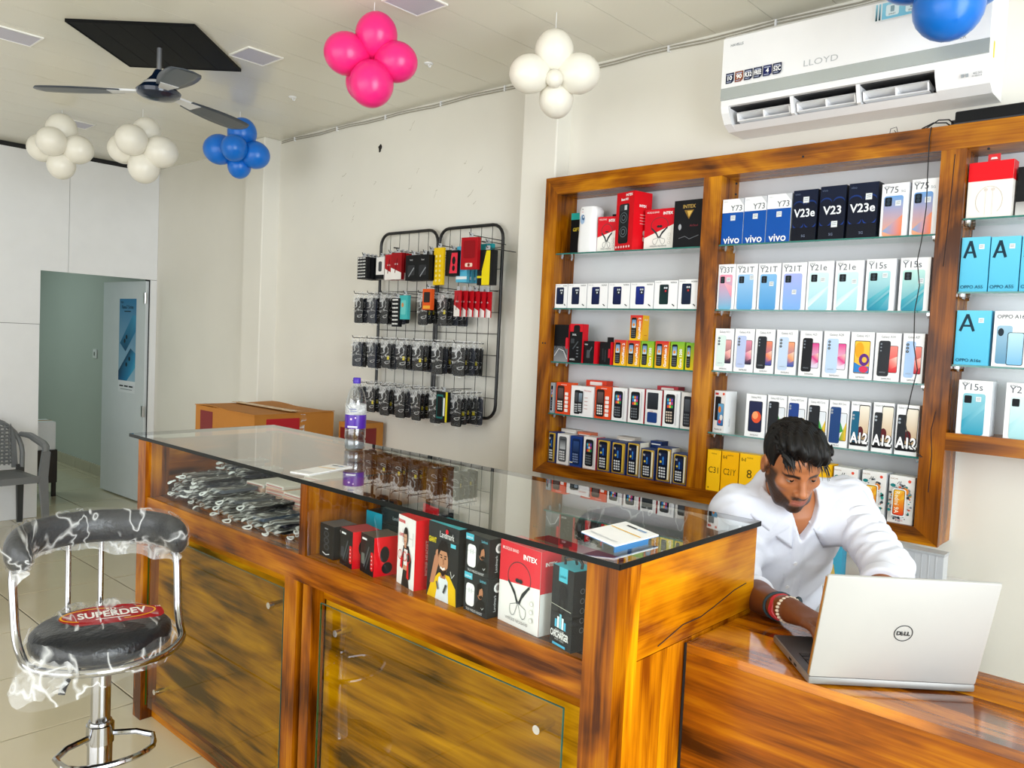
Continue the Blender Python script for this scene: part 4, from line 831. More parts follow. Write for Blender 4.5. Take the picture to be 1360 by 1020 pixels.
# recorder box and cables on top of the shelf
t = thing('recorder_box', 'black flat video recorder lying on top of the shelf at the right', 'recorder', (-.60, 2.88, 2.242), -.02)
MB().rbox((-.125, -.06, 0), (.10, .06, .046), .003, 1).build('case', mat('black_metal', '#0a0b0d', .45, spec=.2), t); MB().cyl((.082, -.0605, .026), (.082, -.062, .026), .004, 10).build('indicator_lamp', M_white, t); MB().box((-.125, -.0602, .006), (.10, -.0606, .010)).build('trim_line', mat('dark_grey', '#2c3036', .4), t)
o = MB().tube([(-.735, 2.86, 2.246), (-.755, 2.84, 2.262), (-.79, 2.83, 2.264), (-.82, 2.82, 2.248), (-.805, 2.81, 2.244), (-.77, 2.812, 2.266), (-.745, 2.83, 2.268), (-.728, 2.86, 2.252)], .0022, 6).tube([(-.79, 2.82, 2.2445), (-.786, 2.797, 2.243), (-.788, 2.793, 2.21), (-.786, 2.794, 2.10), (-.783, 2.795, 1.99), (-.79, 2.794, 1.88), (-.798, 2.794, 1.82), (-.786, 2.794, 1.74), (-.795, 2.794, 1.66), (-.79, 2.794, 1.55), (-.774, 2.794, 1.47), (-.786, 2.794, 1.40), (-.80, 2.794, 1.30), (-.79, 2.794, 1.26), (-.776, 2.794, 1.22), (-.742, 2.796, 1.19)], .0017, 6).build('power_cable', mat('black_rubber', '#141416', .5), smooth=True)
tag(o, 'black cable looping over the shelf top and hanging down the middle bay', 'cable')
MB().box((-.742, 2.845, 2.243), (-.722, 2.87, 2.268)).build('plug', mat('black_rubber', '#141416', .5), o)
o = MB().tube([(-.93, 2.85, 2.243), (-.925, 2.845, 2.268), (-.905, 2.84, 2.27), (-.90, 2.845, 2.246), (-.915, 2.85, 2.262)], .0012, 5).build('wire_curl', mat('black_rubber', '#141416', .5), smooth=True); tag(o, 'small curl of thin wire on the shelf top left of the cables', 'wire')
# ================================================================== AIR CONDITIONER
ac = thing('air_conditioner', 'white split air conditioner on the wall above the shelves', 'air conditioner', (-1.0725, YW, 2.335))
M_acw = mat('ac_white_plastic', '#f4f4f6', 0.22); M_acg = mat('ac_silver_strip', '#aeb4b2', 0.25, 0.2)
X0, X1 = -0.4425, 0.4425
# body profile in (y, z): y is negative towards the room
prof = [(-0.0005, 0.01), (-0.0005, 0.337), (-0.185, 0.337), (-0.200, 0.325), (-0.200, 0.096), (-0.19, 0.078)]
low = [(-0.19, 0.078), (-0.165, 0.078), (-0.110, 0.030), (-0.09, 0.0), (-0.0005, 0.0), (-0.0005, 0.096)]
MB().prism([(a, b) for a, b in [(-0.0005, 0.078), (-0.0005, 0.337), (-0.185, 0.337), (-0.200, 0.325), (-0.200, 0.144), (-0.194, 0.142), (-0.194, 0.078)]], X0, X1, axis='x').build('casing', M_acw, ac)
MB().prism([(-0.1945, 0.100), (-0.2005, 0.101), (-0.2005, 0.1435), (-0.1945, 0.1435)], X0, X1, axis='x').build('silver_strip', M_acg, ac)
# lower chin: left cheek, right cheek and curved underside leave an outlet slot between
M_dark = mat('outlet_dark', '#2b2b2e', 0.6)
def chin(x0, x1):
    return MB().prism([(-0.0005, 0.078), (-0.194, 0.078), (-0.186, 0.055), (-0.160, 0.020), (-0.120, 0.0), (-0.0005, 0.0)], x0, x1, axis='x')
chin(X0, X0+0.03).build('left_cheek', M_acw, ac); chin(X1-0.15, X1).build('right_cheek', M_acw, ac)
MB().prism([(-0.0005, 0.0), (-0.120, 0.0), (-0.152, 0.018), (-0.128, 0.024), (-0.10, 0.018), (-0.0005, 0.03)], X0+0.03, X1-0.15, axis='x').build('underside', M_acw, ac)
MB().prism([(-0.06, 0.03), (-0.06, 0.078), (-0.05, 0.078), (-0.05, 0.03)], X0+0.03, X1-0.15, axis='x').build('outlet', M_dark, ac)
MB().prism([(-0.06, 0.070), (-0.175, 0.074), (-0.175, 0.0778), (-0.06, 0.0778)], X0+0.03, X1-0.15, axis='x').build('outlet_roof', M_dark, ac)
n0 = X0+0.04; seg = (X1-0.16-n0)/3
for k in range(3):
    xa, xb = n0+k*seg+0.012, n0+(k+1)*seg-0.012
    v = MB()
    v.prism([(-0.168, 0.052), (-0.162, 0.058), (-0.10, 0.048), (-0.10, 0.042)], xa, xb, axis='x')
    v.prism([(-0.158, 0.026), (-0.152, 0.032), (-0.10, 0.030), (-0.10, 0.024)], xa, xb, axis='x')
    for xx in [xa, (xa+xb)/2, xb-0.005]: v.prism([(-0.166, 0.054), (-0.156, 0.028), (-0.11, 0.028), (-0.11, 0.046)], xx, xx+0.005, axis='x')
    v.build('louvre', M_acw, ac)
    if k: MB().prism([(-0.186, 0.077), (-0.165, 0.022), (-0.12, 0.01), (-0.07, 0.077)], n0+k*seg-0.006, n0+k*seg+0.006, axis='x').build('louvre_post', M_acw, ac)
a = Art((X0, -0.200, 0), (1, 0, 0), (0, 0, 1), (0, -1, 0))
a.text('HAVELLS', 0.03, 0.292, 0.013, '#8a9096', 'l', bold=.02); a.text('LLOYD', 0.372, 0.166, 0.030, '#b9bcc0', 'c', sx=1.3); a.text('INVERTER', 0.82, 0.155, 0.016, '#9a9ea3', 'r')
TX = [('10', '#1b2340'), ('90', '#8a4a2c'), ('R32', '#1b2340'), ('FREE', '#1b2340'), ('4', '#20275a'), ('52C', '#1b2340')]
for k, (s_, c) in enumerate(TX):
    x_ = 0.018+k*0.037; a.poly([(x_, .158), (x_+.024, .158), (x_+.032, .166), (x_+.032, .196), (x_, .196)], c); a.text(s_, x_+.016, .170, .022, '#ffffff', fit=.027, bold=.03); a.rect(x_+.004, .187, x_+.028, .191, '#aab0c8'); a.rect(x_+.004, .162, x_+.022, .165, '#aab0c8')
a.rect(.010, .152, .250, .202, '#f6f6f7') if False else None
a.rect(.545, .262, .80, .318, '#e9eef0'); a.rect(.548, .264, .554, .316, '#20343e', '#8fd0e8'); a.rect(.558, .264, .564, .316, '#20343e', '#8fd0e8'); a.rect(.568, .264, .80, .316, '#7cc3e0', '#93d2ea')
for x_ in (.60, .66, .72): a.rr(x_-.020, .272, x_+.020, .308, .006, '#dff0f6'); a.rr(x_-.006, .284, x_+.006, .303, .002, '#8aa6b2'); a.text('SMART', x_, .275, .007, '#3c5864', fit=.03)
a.put('front_print', ac)
a = Art((X1-0.15, -0.188, 0.040), (1, 0, 0), (0, 0.35, 0.93), (0, -0.93, 0.35), 0.0004); a.o = Vector((X1-0.15, -0.1845, 0.047)); a.w = Vector((0, -0.19, 0.98)); a.n = Vector((0, -0.9, -0.3))
a.rect(.075, -.006, .083, .004, '#9aa0a4'); a.rect(.087, -.006, .095, .004, '#9aa0a4'); a.text('4G 5G', .12, -.001, .009, '#6a6e72'); a.text('0018B2018', .118, -.008, .006, '#55585c'); a.put('lower_print', ac)
a = Art((X1, -0.06, 0.10), (0, 1, 0), (0, 0, 1), (1, 0, 0)); a.rr(-.09, 0, -.075, .05, .004, '#f2e21c'); a.put('side_sticker', ac)

# ================================================================== WIRE RACK AND PHONE CASES
M_rackblk = mat('black_powder_coat', '#121213', 0.35); M_wire = mat('rack_wire', '#2a2b2d', 0.4, 0.5)
YR = 2.925
rk = thing('wire_rack', 'black wire grid rack of two rounded panels on the wall with phone cases', 'rack', (-3.23, YR, 1.10))
def loop(x0, x1, z0, z1, r):
    P = []
    for cx, cz, a0 in ((x1-r, z0+r, -90), (x1-r, z1-r, 0), (x0+r, z1-r, 90), (x0+r, z0+r, 180)):
        for q in range(0, 91, 18): t = math.radians(a0+q); P.append((cx+r*math.cos(t), 0, cz+r*math.sin(t)))
    return P
for x0, x1 in ((-3.715, -3.232), (-3.218, -2.755)):
    MB().tube([(x+3.23, y, z-1.10) for x, y, z in loop(x0, x1, 1.105, 2.080, 0.07)], 0.0085, 10, True).build('tube_frame', M_rackblk, rk, smooth=True)
    n = 6
    for k in range(1, n):
        xx = x0+(x1-x0)*k/n+3.23; MB().cyl((xx, 0.003, 0.012), (xx, 0.003, 0.975), 0.0017, 5).build('wire', M_wire, rk)
    for k in range(1, 9):
        zz = 0.975*k/9; MB().cyl((x0+3.23, 0.006, zz), (x1+3.23, 0.006, zz), 0.0017, 5).build('wire', M_wire, rk)
for xx in (-3.6, -2.9):
    for zz in (1.2, 2.0): MB().cyl((xx+3.23, 0.0, zz-1.10), (xx+3.23, YW-YR, zz-1.10), 0.004, 6).build('standoff', M_rackblk, rk)

M_case = mat('black_silicone', '#0d0e10', 0.5, spec=.25); M_caseb = mat('navy_silicone', '#151c2c', 0.45); M_lens = mat('lens_ring', '#6d7278', 0.25, 0.6)
M_pouch = film('clear_pouch', 0.05, 0.7, 9.0, wid=.05, det=1.5); M_yel = mat('yellow_sticker', '#d8c81c', 0.4); M_tabw = mat('white_hang_tab', '#eceeee', 0.4)
def rounded(w, h, r, x=0.0, z=0.0, n=4):
    P = []
    for cx, cz, a0 in ((w/2-r, r, -90), (w/2-r, h-r, 0), (-w/2+r, h-r, 90), (-w/2+r, r, 180)):
        for q in range(n): t = math.radians(a0+90*q/(n-1)); P.append((x+cx+r*math.cos(t), z+cz+r*math.sin(t)))
    return P
# hanging case prototypes: origin at the hang hole; the case hangs below, facing -y
def case_meshes(w, h, m, sticker, lensx):
    body = MB().prism(rounded(w, h, .010, 0, -h-.022), -.005, .004, axis='y').mesh('phone_case', m)
    lens = MB().prism(rounded(.018, .026, .005, lensx, -.022-.036), -.0062, -.004, axis='y').mesh('camera_cutout', M_lens)
    def pw(u, v):
        return ((u-.5)*(w+.012)*(1-.12*max(0, v-.86)/.14), -.0085+.0025*math.sin(u*9+v*7)+.0015*math.sin(v*23+u*5), -h-.030+v*(h+.042))
    po = MB().grid(pw, 7, 9).mesh('pouch', M_pouch, smooth=True)
    st = MB().box((w*.12, -.0066, -h*.82), (w*.34, -.0052, -h*.66)).mesh('sticker', M_yel) if sticker else None
    return body, lens, po, st
PROT = [case_meshes(.070, .132, M_case, True, -.018), case_meshes(.074, .138, M_caseb, False, .0), case_meshes(.068, .128, M_case, True, .016), case_meshes(.072, .140, M_case, False, -.02)]
def hang_case(x, y, z, k, lab, grp, rz):
    b, l, p, s = PROT[k % 4]
    o = obj('phone_case', b, None, (x, y, z), rz); tag(o, lab, 'phone case', grp)
    obj('camera_cutout', l, o); obj('pouch', p, o)
    if s: obj('sticker', s, o)
    return o
def hook(x, z, L):
    MB().tube([(x+3.23, 0.004, z-1.10), (x+3.23, -L, z-1.10), (x+3.23, -L-.006, z-1.10+.012)], .0022, 6).build('hook', M_wire, rk, smooth=True)
q = random.Random(21); ROWN = ['top', 'second', 'third', 'bottom']
for r_, z in ((1, 1.728), (2, 1.482), (3, 1.232)):
    xs = {1: [-3.68, -3.56, -3.44, -3.14, -2.99], 2: [-3.68, -3.55, -3.42, -3.29, -3.16, -3.01, -2.86], 3: [-3.66, -3.54, -3.42, -3.29, -3.16, -3.01, -2.86]}[r_]
    for i, x in enumerate(xs):
        hook(x, z, .20)
        n = 5
        for k in range(n):
            hang_case(x+q.uniform(-.006, .006), YR-.03-k*.034+q.uniform(-.004, .004), z-.002, q.randrange(4),
                      'pouched phone case, %s from front on %s hook from left, %s rack row' % (ORD[n-1-k], ORD[i], ROWN[r_]), 'phone cases on the wire rack', q.uniform(-.12, .12))
# coloured packs on the top row and beside
def pack(name, x, y, z, w, h, d, col, lab, arts, rz=0.0, cat='pack', hk=True):
    if hk: hook(x, z+.012, YR-y+.008)
    o = MB().box((-w/2, -d/2, -h), (w/2, d/2, 0), lin(col)).build(name, ink(), None, (x, y, z), rz); tag(o, lab, cat, 'accessory packs on the wire rack')
    a = Art((-w/2, -d/2, -h), (1, 0, 0), (0, 0, 1), (0, -1, 0)); a.W, a.H = w, h; arts(a); a.put('front_print', o)
    MB().prism(rounded(.026, .024, .006, 0, -.002), -.0008, .0008, axis='y').build('hang_tab', mat('pack_tab_grey', '#b9bcc0', .3), o); return o
def dots(a):
    for i in range(5):
        for j in range(7): a.ell(a.W*(.12+.19*i), a.H*(.10+.14*j), .0045, .0045, '#f1f1ef', 8)
def redwhite(a): a.poly([(0, 0), (a.W, 0), (a.W, a.H*.25), (0, a.H*.45)], '#f0ece8'); a.text('vivo', a.W*.5, a.H*.55, .016, '#fff', fit=a.W*.6); a.line([(a.W*.4, a.H*.25), (a.W*.6, a.H*.8)], .006, '#7a1018')
def plug_(a): a.rr(a.W*.2, a.H*.2, a.W*.8, a.H*.6, .006, '#2c2e31'); a.line([(a.W*.3, a.H*.15), (a.W*.75, a.H*.5)], .006, '#8d9196'); a.text('boat', a.W*.5, a.H*.78, .012, '#d8dadc', fit=a.W*.6)
def blist(a):
    for i in range(2):
        for j in range(6): a.ell(a.W*(.30+.4*i), a.H*(.12+.13*j), .007, .007, '#f2e28a', 8)
def stack(n, dy, x, y, z, w, h, d, col, lab, arts, rz=0.0):
    """several alike packs behind one another on one hook"""
    for k in range(n):
        pack('accessory_pack', x+q.uniform(-.003, .003), y+k*dy, z, w, h, d, col, lab if n == 1 else lab+', %s from front' % ORD[k], arts, rz+q.uniform(-.03, .03), hk=(k == 0))
stack(4, .028, -3.61, 2.725, 1.925, .085, .120, .02, '#17181a', 'black pack with white dots, top rack row', dots)
stack(2, .03, -3.50, 2.765, 1.925, .07, .120, .02, '#e9e7e4', 'white pack with grey cable, top rack row', lambda a: (a.rr(a.W*.3, a.H*.35, a.W*.7, a.H*.8, .008, '#4a4d51'), a.rect(0, 0, a.W, a.H*.2, '#1a1b1d')))
stack(2, .03, -3.42, 2.76, 1.935, .065, .135, .02, '#b5141e', 'narrow red pack, top rack row', redwhite)
stack(3, .03, -3.345, 2.75, 1.940, .085, .140, .02, '#9c1019', 'dark red pack with white foot, top rack row', redwhite)
stack(2, .035, -3.166, 2.70, 1.915, .09, .128, .025, '#101113', 'black charger pack of the left pair, top rack row', plug_)
stack(2, .035, -3.075, 2.70, 1.915, .09, .128, .025, '#131416', 'black charger pack of the right pair, top rack row', plug_)
stack(2, .03, -3.13, 2.79, 1.945, .07, .150, .02, '#0f1012', 'tall black pack left of the yellow strip, top rack row', plug_)
stack(1, 0, -3.00, 2.73, 1.950, .072, .185, .012, '#e8c013', 'yellow blister strip hanging on the wire rack top row', blist)
stack(2, .03, -2.923, 2.75, 1.935, .085, .125, .02, '#1a1a1c', 'black and pink pack right of the yellow strip', lambda a: (a.poly([(a.W*.35, a.H*.1), (a.W, a.H*.1), (a.W, a.H*.9), (a.W*.5, a.H*.9)], '#e8364a'), a.ell(a.W*.7, a.H*.6, .012, .02, '#1a1a1c'), a.ell(a.W*.7, a.H*.3, .010, .014, '#1a1a1c')))
stack(3, .03, -2.87, 2.77, 1.955, .075, .175, .02, '#58b6d8', 'light blue pack near the large red pack', lambda a: (a.rect(0, a.H*.08, a.W, a.H*.16, '#e8f0f2'), a.rr(a.W*.2, a.H*.3, a.W*.8, a.H*.8, .006, '#3f9cc4')))
stack(1, 0, -2.755, 2.705, 1.985, .105, .152, .02, '#a8121c', 'large dark red pack at the right of the wire rack top row', lambda a: (a.rr(a.W*.28, a.H*.08, a.W*.72, a.H*.2, .006, '#e8c8b8'), a.ell(a.W*.5, a.H*.14, .008, .008, '#8a2a20'), a.rr(a.W*.15, a.H*.35, a.W*.85, a.H*.9, .008, '#8c0e17')), .1)
stack(1, 0, -2.738, 2.80, 1.965, .08, .16, .02, '#1f8f96', 'teal and black pack behind the yellow-edged box on the wire rack', lambda a: (a.rr(a.W*.2, a.H*.2, a.W*.8, a.H*.7, .01, '#15181b'), a.ell(a.W*.5, a.H*.45, .014, .018, '#2a9aa2')))
stack(1, 0, -2.67, 2.735, 1.925, .10, .165, .03, '#17181a', 'black box with a yellow stripe, right end of the wire rack top row', lambda a: (a.poly([(a.W*.3, 0), (a.W*.8, 0), (a.W*.8, a.H*.98), (a.W*.55, a.H*.98), (a.W*.3, a.H*.4)], '#e6d018'), a.rect(0, a.H*.2, a.W*.3, a.H*.26, '#d8c81c')))
pack('accessory_pack', -3.27, 2.745, 1.715, .065, .125, .02, '#46b4b4', 'turquoise pack in the second row of the wire rack', lambda a: (a.rr(a.W*.2, a.H*.2, a.W*.8, a.H*.8, .006, '#6cc8c4'), a.ell(a.W*.4, a.H*.6, .01, .012, '#c98a5a')))
pack('accessory_pack', -3.325, 2.74, 1.700, .060, .150, .02, '#141518', 'black pack with white dots in the second row of the wire rack', dots)
pack('accessory_pack', -3.06, 2.72, 1.745, .066, .105, .02, '#d8541c', 'orange pack with a dark picture in the second row of the wire rack', lambda a: (a.rr(a.W*.15, a.H*.35, a.W*.85, a.H*.85, .005, '#2a2522'), a.rect(a.W*.1, a.H*.05, a.W*.9, a.H*.2, '#e8a83a')))
for k in range(6):
    pack('cable_pack', -2.845+k*.022, 2.720+k*.018, 1.735, .058, .125, .008, '#b8121e', 'red and white cable pack, %s of the fanned bunch on the wire rack' % ORD[k], redwhite, -.25+.06*k, hk=(k == 3))
pack('accessory_pack', -2.935, 2.735, 1.235, .085, .150, .02, '#16181a', 'black and teal boxed case with yellow edge, bottom row of the wire rack', lambda a: (a.rr(a.W*.08, a.H*.1, a.W*.62, a.H*.9, .004, '#1f6f6a'), a.rr(a.W*.12, a.H*.16, a.W*.58, a.H*.84, .004, '#0f1012'), a.rect(a.W*.64, a.H*.2, a.W*.78, a.H*.8, '#e9ebec'), a.rect(a.W*.84, 0, a.W, a.H, '#d8c81c')))

# ================================================================== CARTONS BEHIND THE COUNTER
M_card = mat('corrugated_card', '#b9782a', 0.75, noise=(0.10, 9)); M_maroon = mat('maroon_print', '#7a1414', 0.55); M_tape = mat('packing_tape', '#c99a58', 0.25)
cx0, cx1, cy0, cy1, cz = -4.48, -3.83, 2.22, 2.72, 1.055
t = thing('cardboard_carton', 'large brown carton with dark red panels standing behind the counter', 'carton', ((cx0+cx1)/2, (cy0+cy1)/2, 0))
w2, d2 = (cx1-cx0)/2, (cy1-cy0)/2
MB().box((-w2, -d2, 0), (w2, d2, cz-.004)).build('box', M_card, t)
for s_, (a0, a1) in enumerate(((-d2, -.006), (.006, d2))): MB().grid(lambda u, v: (-w2-.006+u*(2*w2+.012), a0-.004+(a1-a0+.004)*v, cz-.004+.008*math.sin(u*6+s_)*abs(v-(1-s_))+.002), 9, 4).build('flap', M_card, t).modifiers.new('t', 'SOLIDIFY').thickness = .004
MB().box((-w2*.98, -.03, cz+.006), (w2*.98, .03, cz+.0075)).build('tape', M_tape, t)
MB().box((-w2*.82, -d2-.001, .55), (-w2*.38, -d2, cz-.03)).build('printed_panel', M_maroon, t); MB().box((w2, -d2*.72, .5), (w2+.001, d2*.1, cz-.03)).build('printed_panel', mat('red_print', '#b31220', .5), t)
a = Art((w2+.001, -d2*.6, .6), (0, 1, 0), (0, 0, 1), (1, 0, 0)); a.text('LAVA', .14, .28, .07, '#e8d8c8', fit=.22); a.put('lettering', t)
MB().grid(lambda u, v: (w2+.002+.004*math.sin(v*11), d2*.12+u*.03+.006*math.sin(v*7), cz-.01-v*.12), 3, 8).build('loose_tape', M_pouch, t)
t = thing('small_carton', 'small dark red and brown carton beside the large carton by the wall', 'carton', (-3.715, 2.83, 0))
MB().box((-.075, -.10, 0), (.075, .10, 1.0)).build('box', M_card, t); MB().box((.075, -.08, .5), (.076, .05, .97)).build('printed_panel', M_maroon, t)
MB().box((-.06, -.101, .5), (.06, -.10, .97)).build('printed_panel', M_maroon, t); a = Art((-.06, -.101, .6), (1, 0, 0), (0, 0, 1), (0, -1, 0)); a.text('LAVA', .06, .25, .05, '#d8c0b0', fit=.1); a.put('lettering', t)

# ================================================================== DISPLAY COUNTER
CX, CY, CZ_ = wood('x', 'counter_teak_x', '#451d01', '#8a4803', '#c07a05'), wood('y', 'counter_teak_y', '#451d01', '#8a4803', '#c07a05'), wood('z', 'counter_teak_z', '#451d01', '#8a4803', '#c07a05')
PNL = wood('x', 'panel_teak_x', '#4e3205', '#a8740c', '#e2aa18', 0.4, .2, .0)
M_cg = glass('counter_glass', '#f7fcfa'); M_fg = glass('front_clear_glass', '#fbfdfc', boost=0.3); M_tint = glass('panel_glass', '#eeec9c', boost=0.4); M_blackedge = mat('dark_glass_edge', '#050a09', 0.35, spec=.25)
ct = thing('display_counter', 'long teak display counter with thick glass top and glazed front panels', 'counter', (-1.98, 1.60, 0))
def cp(b, name, m, parent=None): return b.build(name, m, parent or ct, (0, 0, 0) if parent else (1.98, -1.60, 0))
FY, BY = 1.297, 1.905
ch = lambda x0, x1, y0, y1, z0, z1, c=.012: MB().prism([(x0+c, y0), (x1, y0), (x1, y1), (x0, y1), (x0, y0+c)], z0, z1)
cp(ch(-3.085, -3.00, FY, FY+.09, 0, 1.066, .022), 'post', CZ_); cp(MB().box((-3.085, BY-.06, 0), (-3.02, BY, 1.066)), 'post', CZ_)
cp(MB().box((-3.0, FY+.012, .858), (-2.975, FY+.05, 1.066)), 'jamb', CZ_)
cp(MB().box((-.948, FY, 0), (-.872, FY+.045, 1.066)), 'post', CZ_)
cp(MB().box((-1.987, FY+.008, .857), (-1.955, BY-.02, 1.066)), 'divider', CZ_)
cp(MB().box((-3.0, FY+.006, .778), (-.948, FY+.034, .857)), 'front_rail', CX)
cp(MB().box((-3.06, FY+.034, .835), (-.90, BY, .857)), 'display_floor', CX)
cp(MB().box((-3.06, FY+.05, .735), (-.948, FY+.075, .835)), 'inner_rail', CX)
cp(MB().box((-2.050, FY+.006, 0), (-1.985, FY+.06, .778)), 'post', CZ_); cp(MB().box((-1.960, FY+.010, 0), (-1.915, FY+.055, .7775)), 'post', CZ_)
cp(MB().box((-2.984, FY+.012, .0), (-2.95, FY+.05, .735)), 'jamb', CZ_) if False else None
for x0, x1 in ((-3.0, -2.05), (-1.915, -.948)):
    cp(MB().box((x0, FY+.060, 0), (x1, FY+.078, .735)), 'panel_board', PNL)
    cp(MB().box((x0, FY+.045, 0), (x1, FY+.060, .055)), 'kick_board', CX)
cp(MB().box((-3.06, BY-.02, .857), (-1.988, BY, 1.064)), 'back_board', CX); cp(MB().box((-3.07, FY+.09, 0), (-3.05, BY-.06, 1.064)), 'end_board', CY)
cp(MB().box((-3.02, BY-.02, 0), (-.90, BY, .835)), 'back_board', CX)
# end facing the desk: stile, two boards
ETZ = wood('z', 'lit_end_teak_z', '#7c3a02', '#bd7004', '#e39c0b')  # same teak in lighter tones, painting in the daylight on this end
XE = -.872
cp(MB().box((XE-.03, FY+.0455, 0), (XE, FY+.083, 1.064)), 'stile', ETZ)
cp(MB().box((XE-.028, FY+.084, .8605), (XE-.001, BY, 1.063)), 'end_board', wood('y', 'lit_end_teak_y', '#7c3a02', '#bd7004', '#e39c0b'))
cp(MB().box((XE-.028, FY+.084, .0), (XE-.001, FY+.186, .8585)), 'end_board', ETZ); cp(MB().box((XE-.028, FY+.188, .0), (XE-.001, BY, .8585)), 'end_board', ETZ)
# splits in the end boards
o = cp(MB().tube([(XE, 1.46, .872), (XE, 1.56, .895), (XE, 1.64, .895), (XE, 1.70, .905), (XE, 1.80, .925), (XE, 1.86, .930)], .0012, 5), 'crack', MATS['wood_crack'])
# sheets of glass over the lower front, on steel standoffs
def gpanel(x0, x1, z0, z1, pts):
    g = cp(MB().box((x0, FY+.014, z0), (x1, FY+.020, z1)), 'glass_panel', M_tint)
    e = MB()
    for lo, hi in (((x0-.0008, z0), (x0, z1)), ((x1, z0), (x1+.0008, z1)), ((x0, z1), (x1, z1+.0008))): e.box((lo[0], FY+.0142, lo[1]), (hi[0], FY+.0198, hi[1]))
    e.build('glass_edge', M_edge, g)
    for (px, pz) in pts: MB().cyl((px, FY+.006, pz), (px, FY+.060, pz), .010, 14).build('standoff', M_clip, g, smooth=True)
gpanel(-2.992, -2.068, .058, .733, [(-2.90, .14), (-2.137, .665), (-2.90, .665), (-2.137, .14)])
gpanel(-1.878, -1.002, .058, .738, [(-1.795, .675), (-1.065, .672), (-1.795, .12), (-1.065, .12)])
cp(MB().box((-2.975, FY+.010, .8575), (-1.988, FY+.014, 1.0655)), 'front_glass', M_fg); cp(MB().box((-1.954, FY+.010, .8575), (-.949, FY+.014, 1.0655)), 'front_glass', M_fg)
# top glass with dark polished edge
tp = [(-3.155, 1.300), (-.866, 1.292), (-.868, 1.914), (-3.19, 1.945)]
tg = cp(MB().prism(tp, 1.0665, 1.0785), 'glass_top', M_cg)
e = MB()
for k in range(4):
    p0, p1 = Vector(tp[k]), Vector(tp[(k+1) % 4]); d = (p1-p0).normalized(); n = Vector((d.y, -d.x))*.0012
    e.prism([tuple(p0), tuple(p0+n), tuple(p1+n), tuple(p1)], 1.0664, 1.0786)
e.build('polished_edge', M_blackedge, tg)

# --- contents of the right compartment
ZF = .857
def citem(name, x0, x1, h, d, y, rot, lab, **k): return carton(name, x0, x1, ZF, h, d, y=y, rot=rot, label=lab, **k)
o, a, s, t = citem('smartwatch_box', -1.945, -1.868, .095, .075, 1.345, -.1, 'black smartwatch box at the left of the counter display', cols='#131416', side='#1b1c1f', top='#5a5c60'); W, H = a.W, a.H
for k in range(3): a.ell(W*.5, H*(.32+.2*k), W*.2, H*.10, '#3a3d41', 14); a.ell(W*.5, H*(.32+.2*k), W*.12, H*.06, '#17181a', 12)
a.line([(W*.25, H*.14), (W*.5, H*.09), (W*.75, H*.14)], .003, '#d8dadc'); a.rect(W*.38, H*.86, W*.62, H*.90, '#8a8d91'); a.put('front_print', o)
s.line([(s.W*.3, s.H*.9), (s.W*.4, s.H*.5), (s.W*.35, s.H*.1)], .006, '#d9dcde'); s.rect(s.W*.5, s.H*.3, s.W*.75, s.H*.7, '#cfd2d4'); s.put('side_print', o)
for i, (x0, x1) in enumerate(((-1.838, -1.762), (-1.745, -1.668))):
    o, a, s, t = citem('charger_box', x0, x1, (.103, .106)[i], .08, 1.335, -.18, 'black charger box with red side, %s of two in the counter display' % ['left', 'right'][i], cols='#121315', side='#d8121e', top=('#a83a44', '#5c5048')[i], group='charger boxes in the counter'); W, H = a.W, a.H
    a.rect(W*.12, H*.85, W*.46, H*.90, '#e8eaec'); a.rr(W*.10, H*.22, W*.34, H*.5, .003, '#5f6a64' if i else '#3c4046'); a.line([(W*.3, H*.15), (W*.65, H*.72)], .006, '#4e5358'); a.line([(W*.45, H*.12), (W*.78, H*.62)], .005, '#3a3e43'); a.rr(W*.80, H*.14, W*1.0, H*.62, .006, '#d8121e'); [a.rect(W*.86, H*(.2+.1*k), W*.92, H*(.23+.1*k), '#f4d8d8') for k in range(4)]; a.put('front_print', o)
    s.ell(s.W*.4, s.H*.55, .014, .022, '#1a1b1e'); s.ell(s.W*.5, s.H*.2, .016, .016, '#1a1b1e'); s.put('side_print', o)
o, a, s, t = citem('accessory_box', -1.93, -1.85, .115, .07, 1.50, -.05, 'black box with turquoise front standing behind the smartwatch box', cols='#1fa6c4', side='#14303a', top='#15181b'); a.text('Landmark', a.W*.5, a.H*.4, .012, '#cdeef4'); a.put('front_print', o); MB().box((-.02, .035, .115), (.045, .037, .150), lin('#131416')).build('hang_tab', ink(), o)
for k in range(3):
    o, a, s, t = carton('accessory_box', -1.86, -1.72, ZF+.045*k, .044, .16, y=1.50, rot=.05-.06*k, cols='#1c2b30', side='#15181b', top='#3a464a', label='flat dark teal box, %s from the bottom of the stack behind the charger boxes' % ORD[k], group='stacked flat boxes in the counter'); a.text('Landmark', a.W*.6, a.H*.4, .014, '#9fb0b4', bold=.01); a.put('front_print', o); t.rect(.02, .05, .05, .07, '#8a9698'); t.rect(.07, .08, .10, .10, '#8a9698'); t.put('top_print', o)
t = thing('steel_bowl', 'small round steel cup beside the red-topped box in the counter', 'cup', (-1.63, 1.58, ZF)); MB().lathe([(.0, 0), (.035, 0), (.045, .02), (.048, .06), (.044, .06), (.04, .02), (.0, .006)], 20).build('bowl', mat('grey_steel', '#77797a', .25, .8), t, smooth=True); MB().lathe([(.048, .058), (.052, .06), (.048, .064), (.044, .062)], 20).build('rim', M_clip, t, smooth=True)
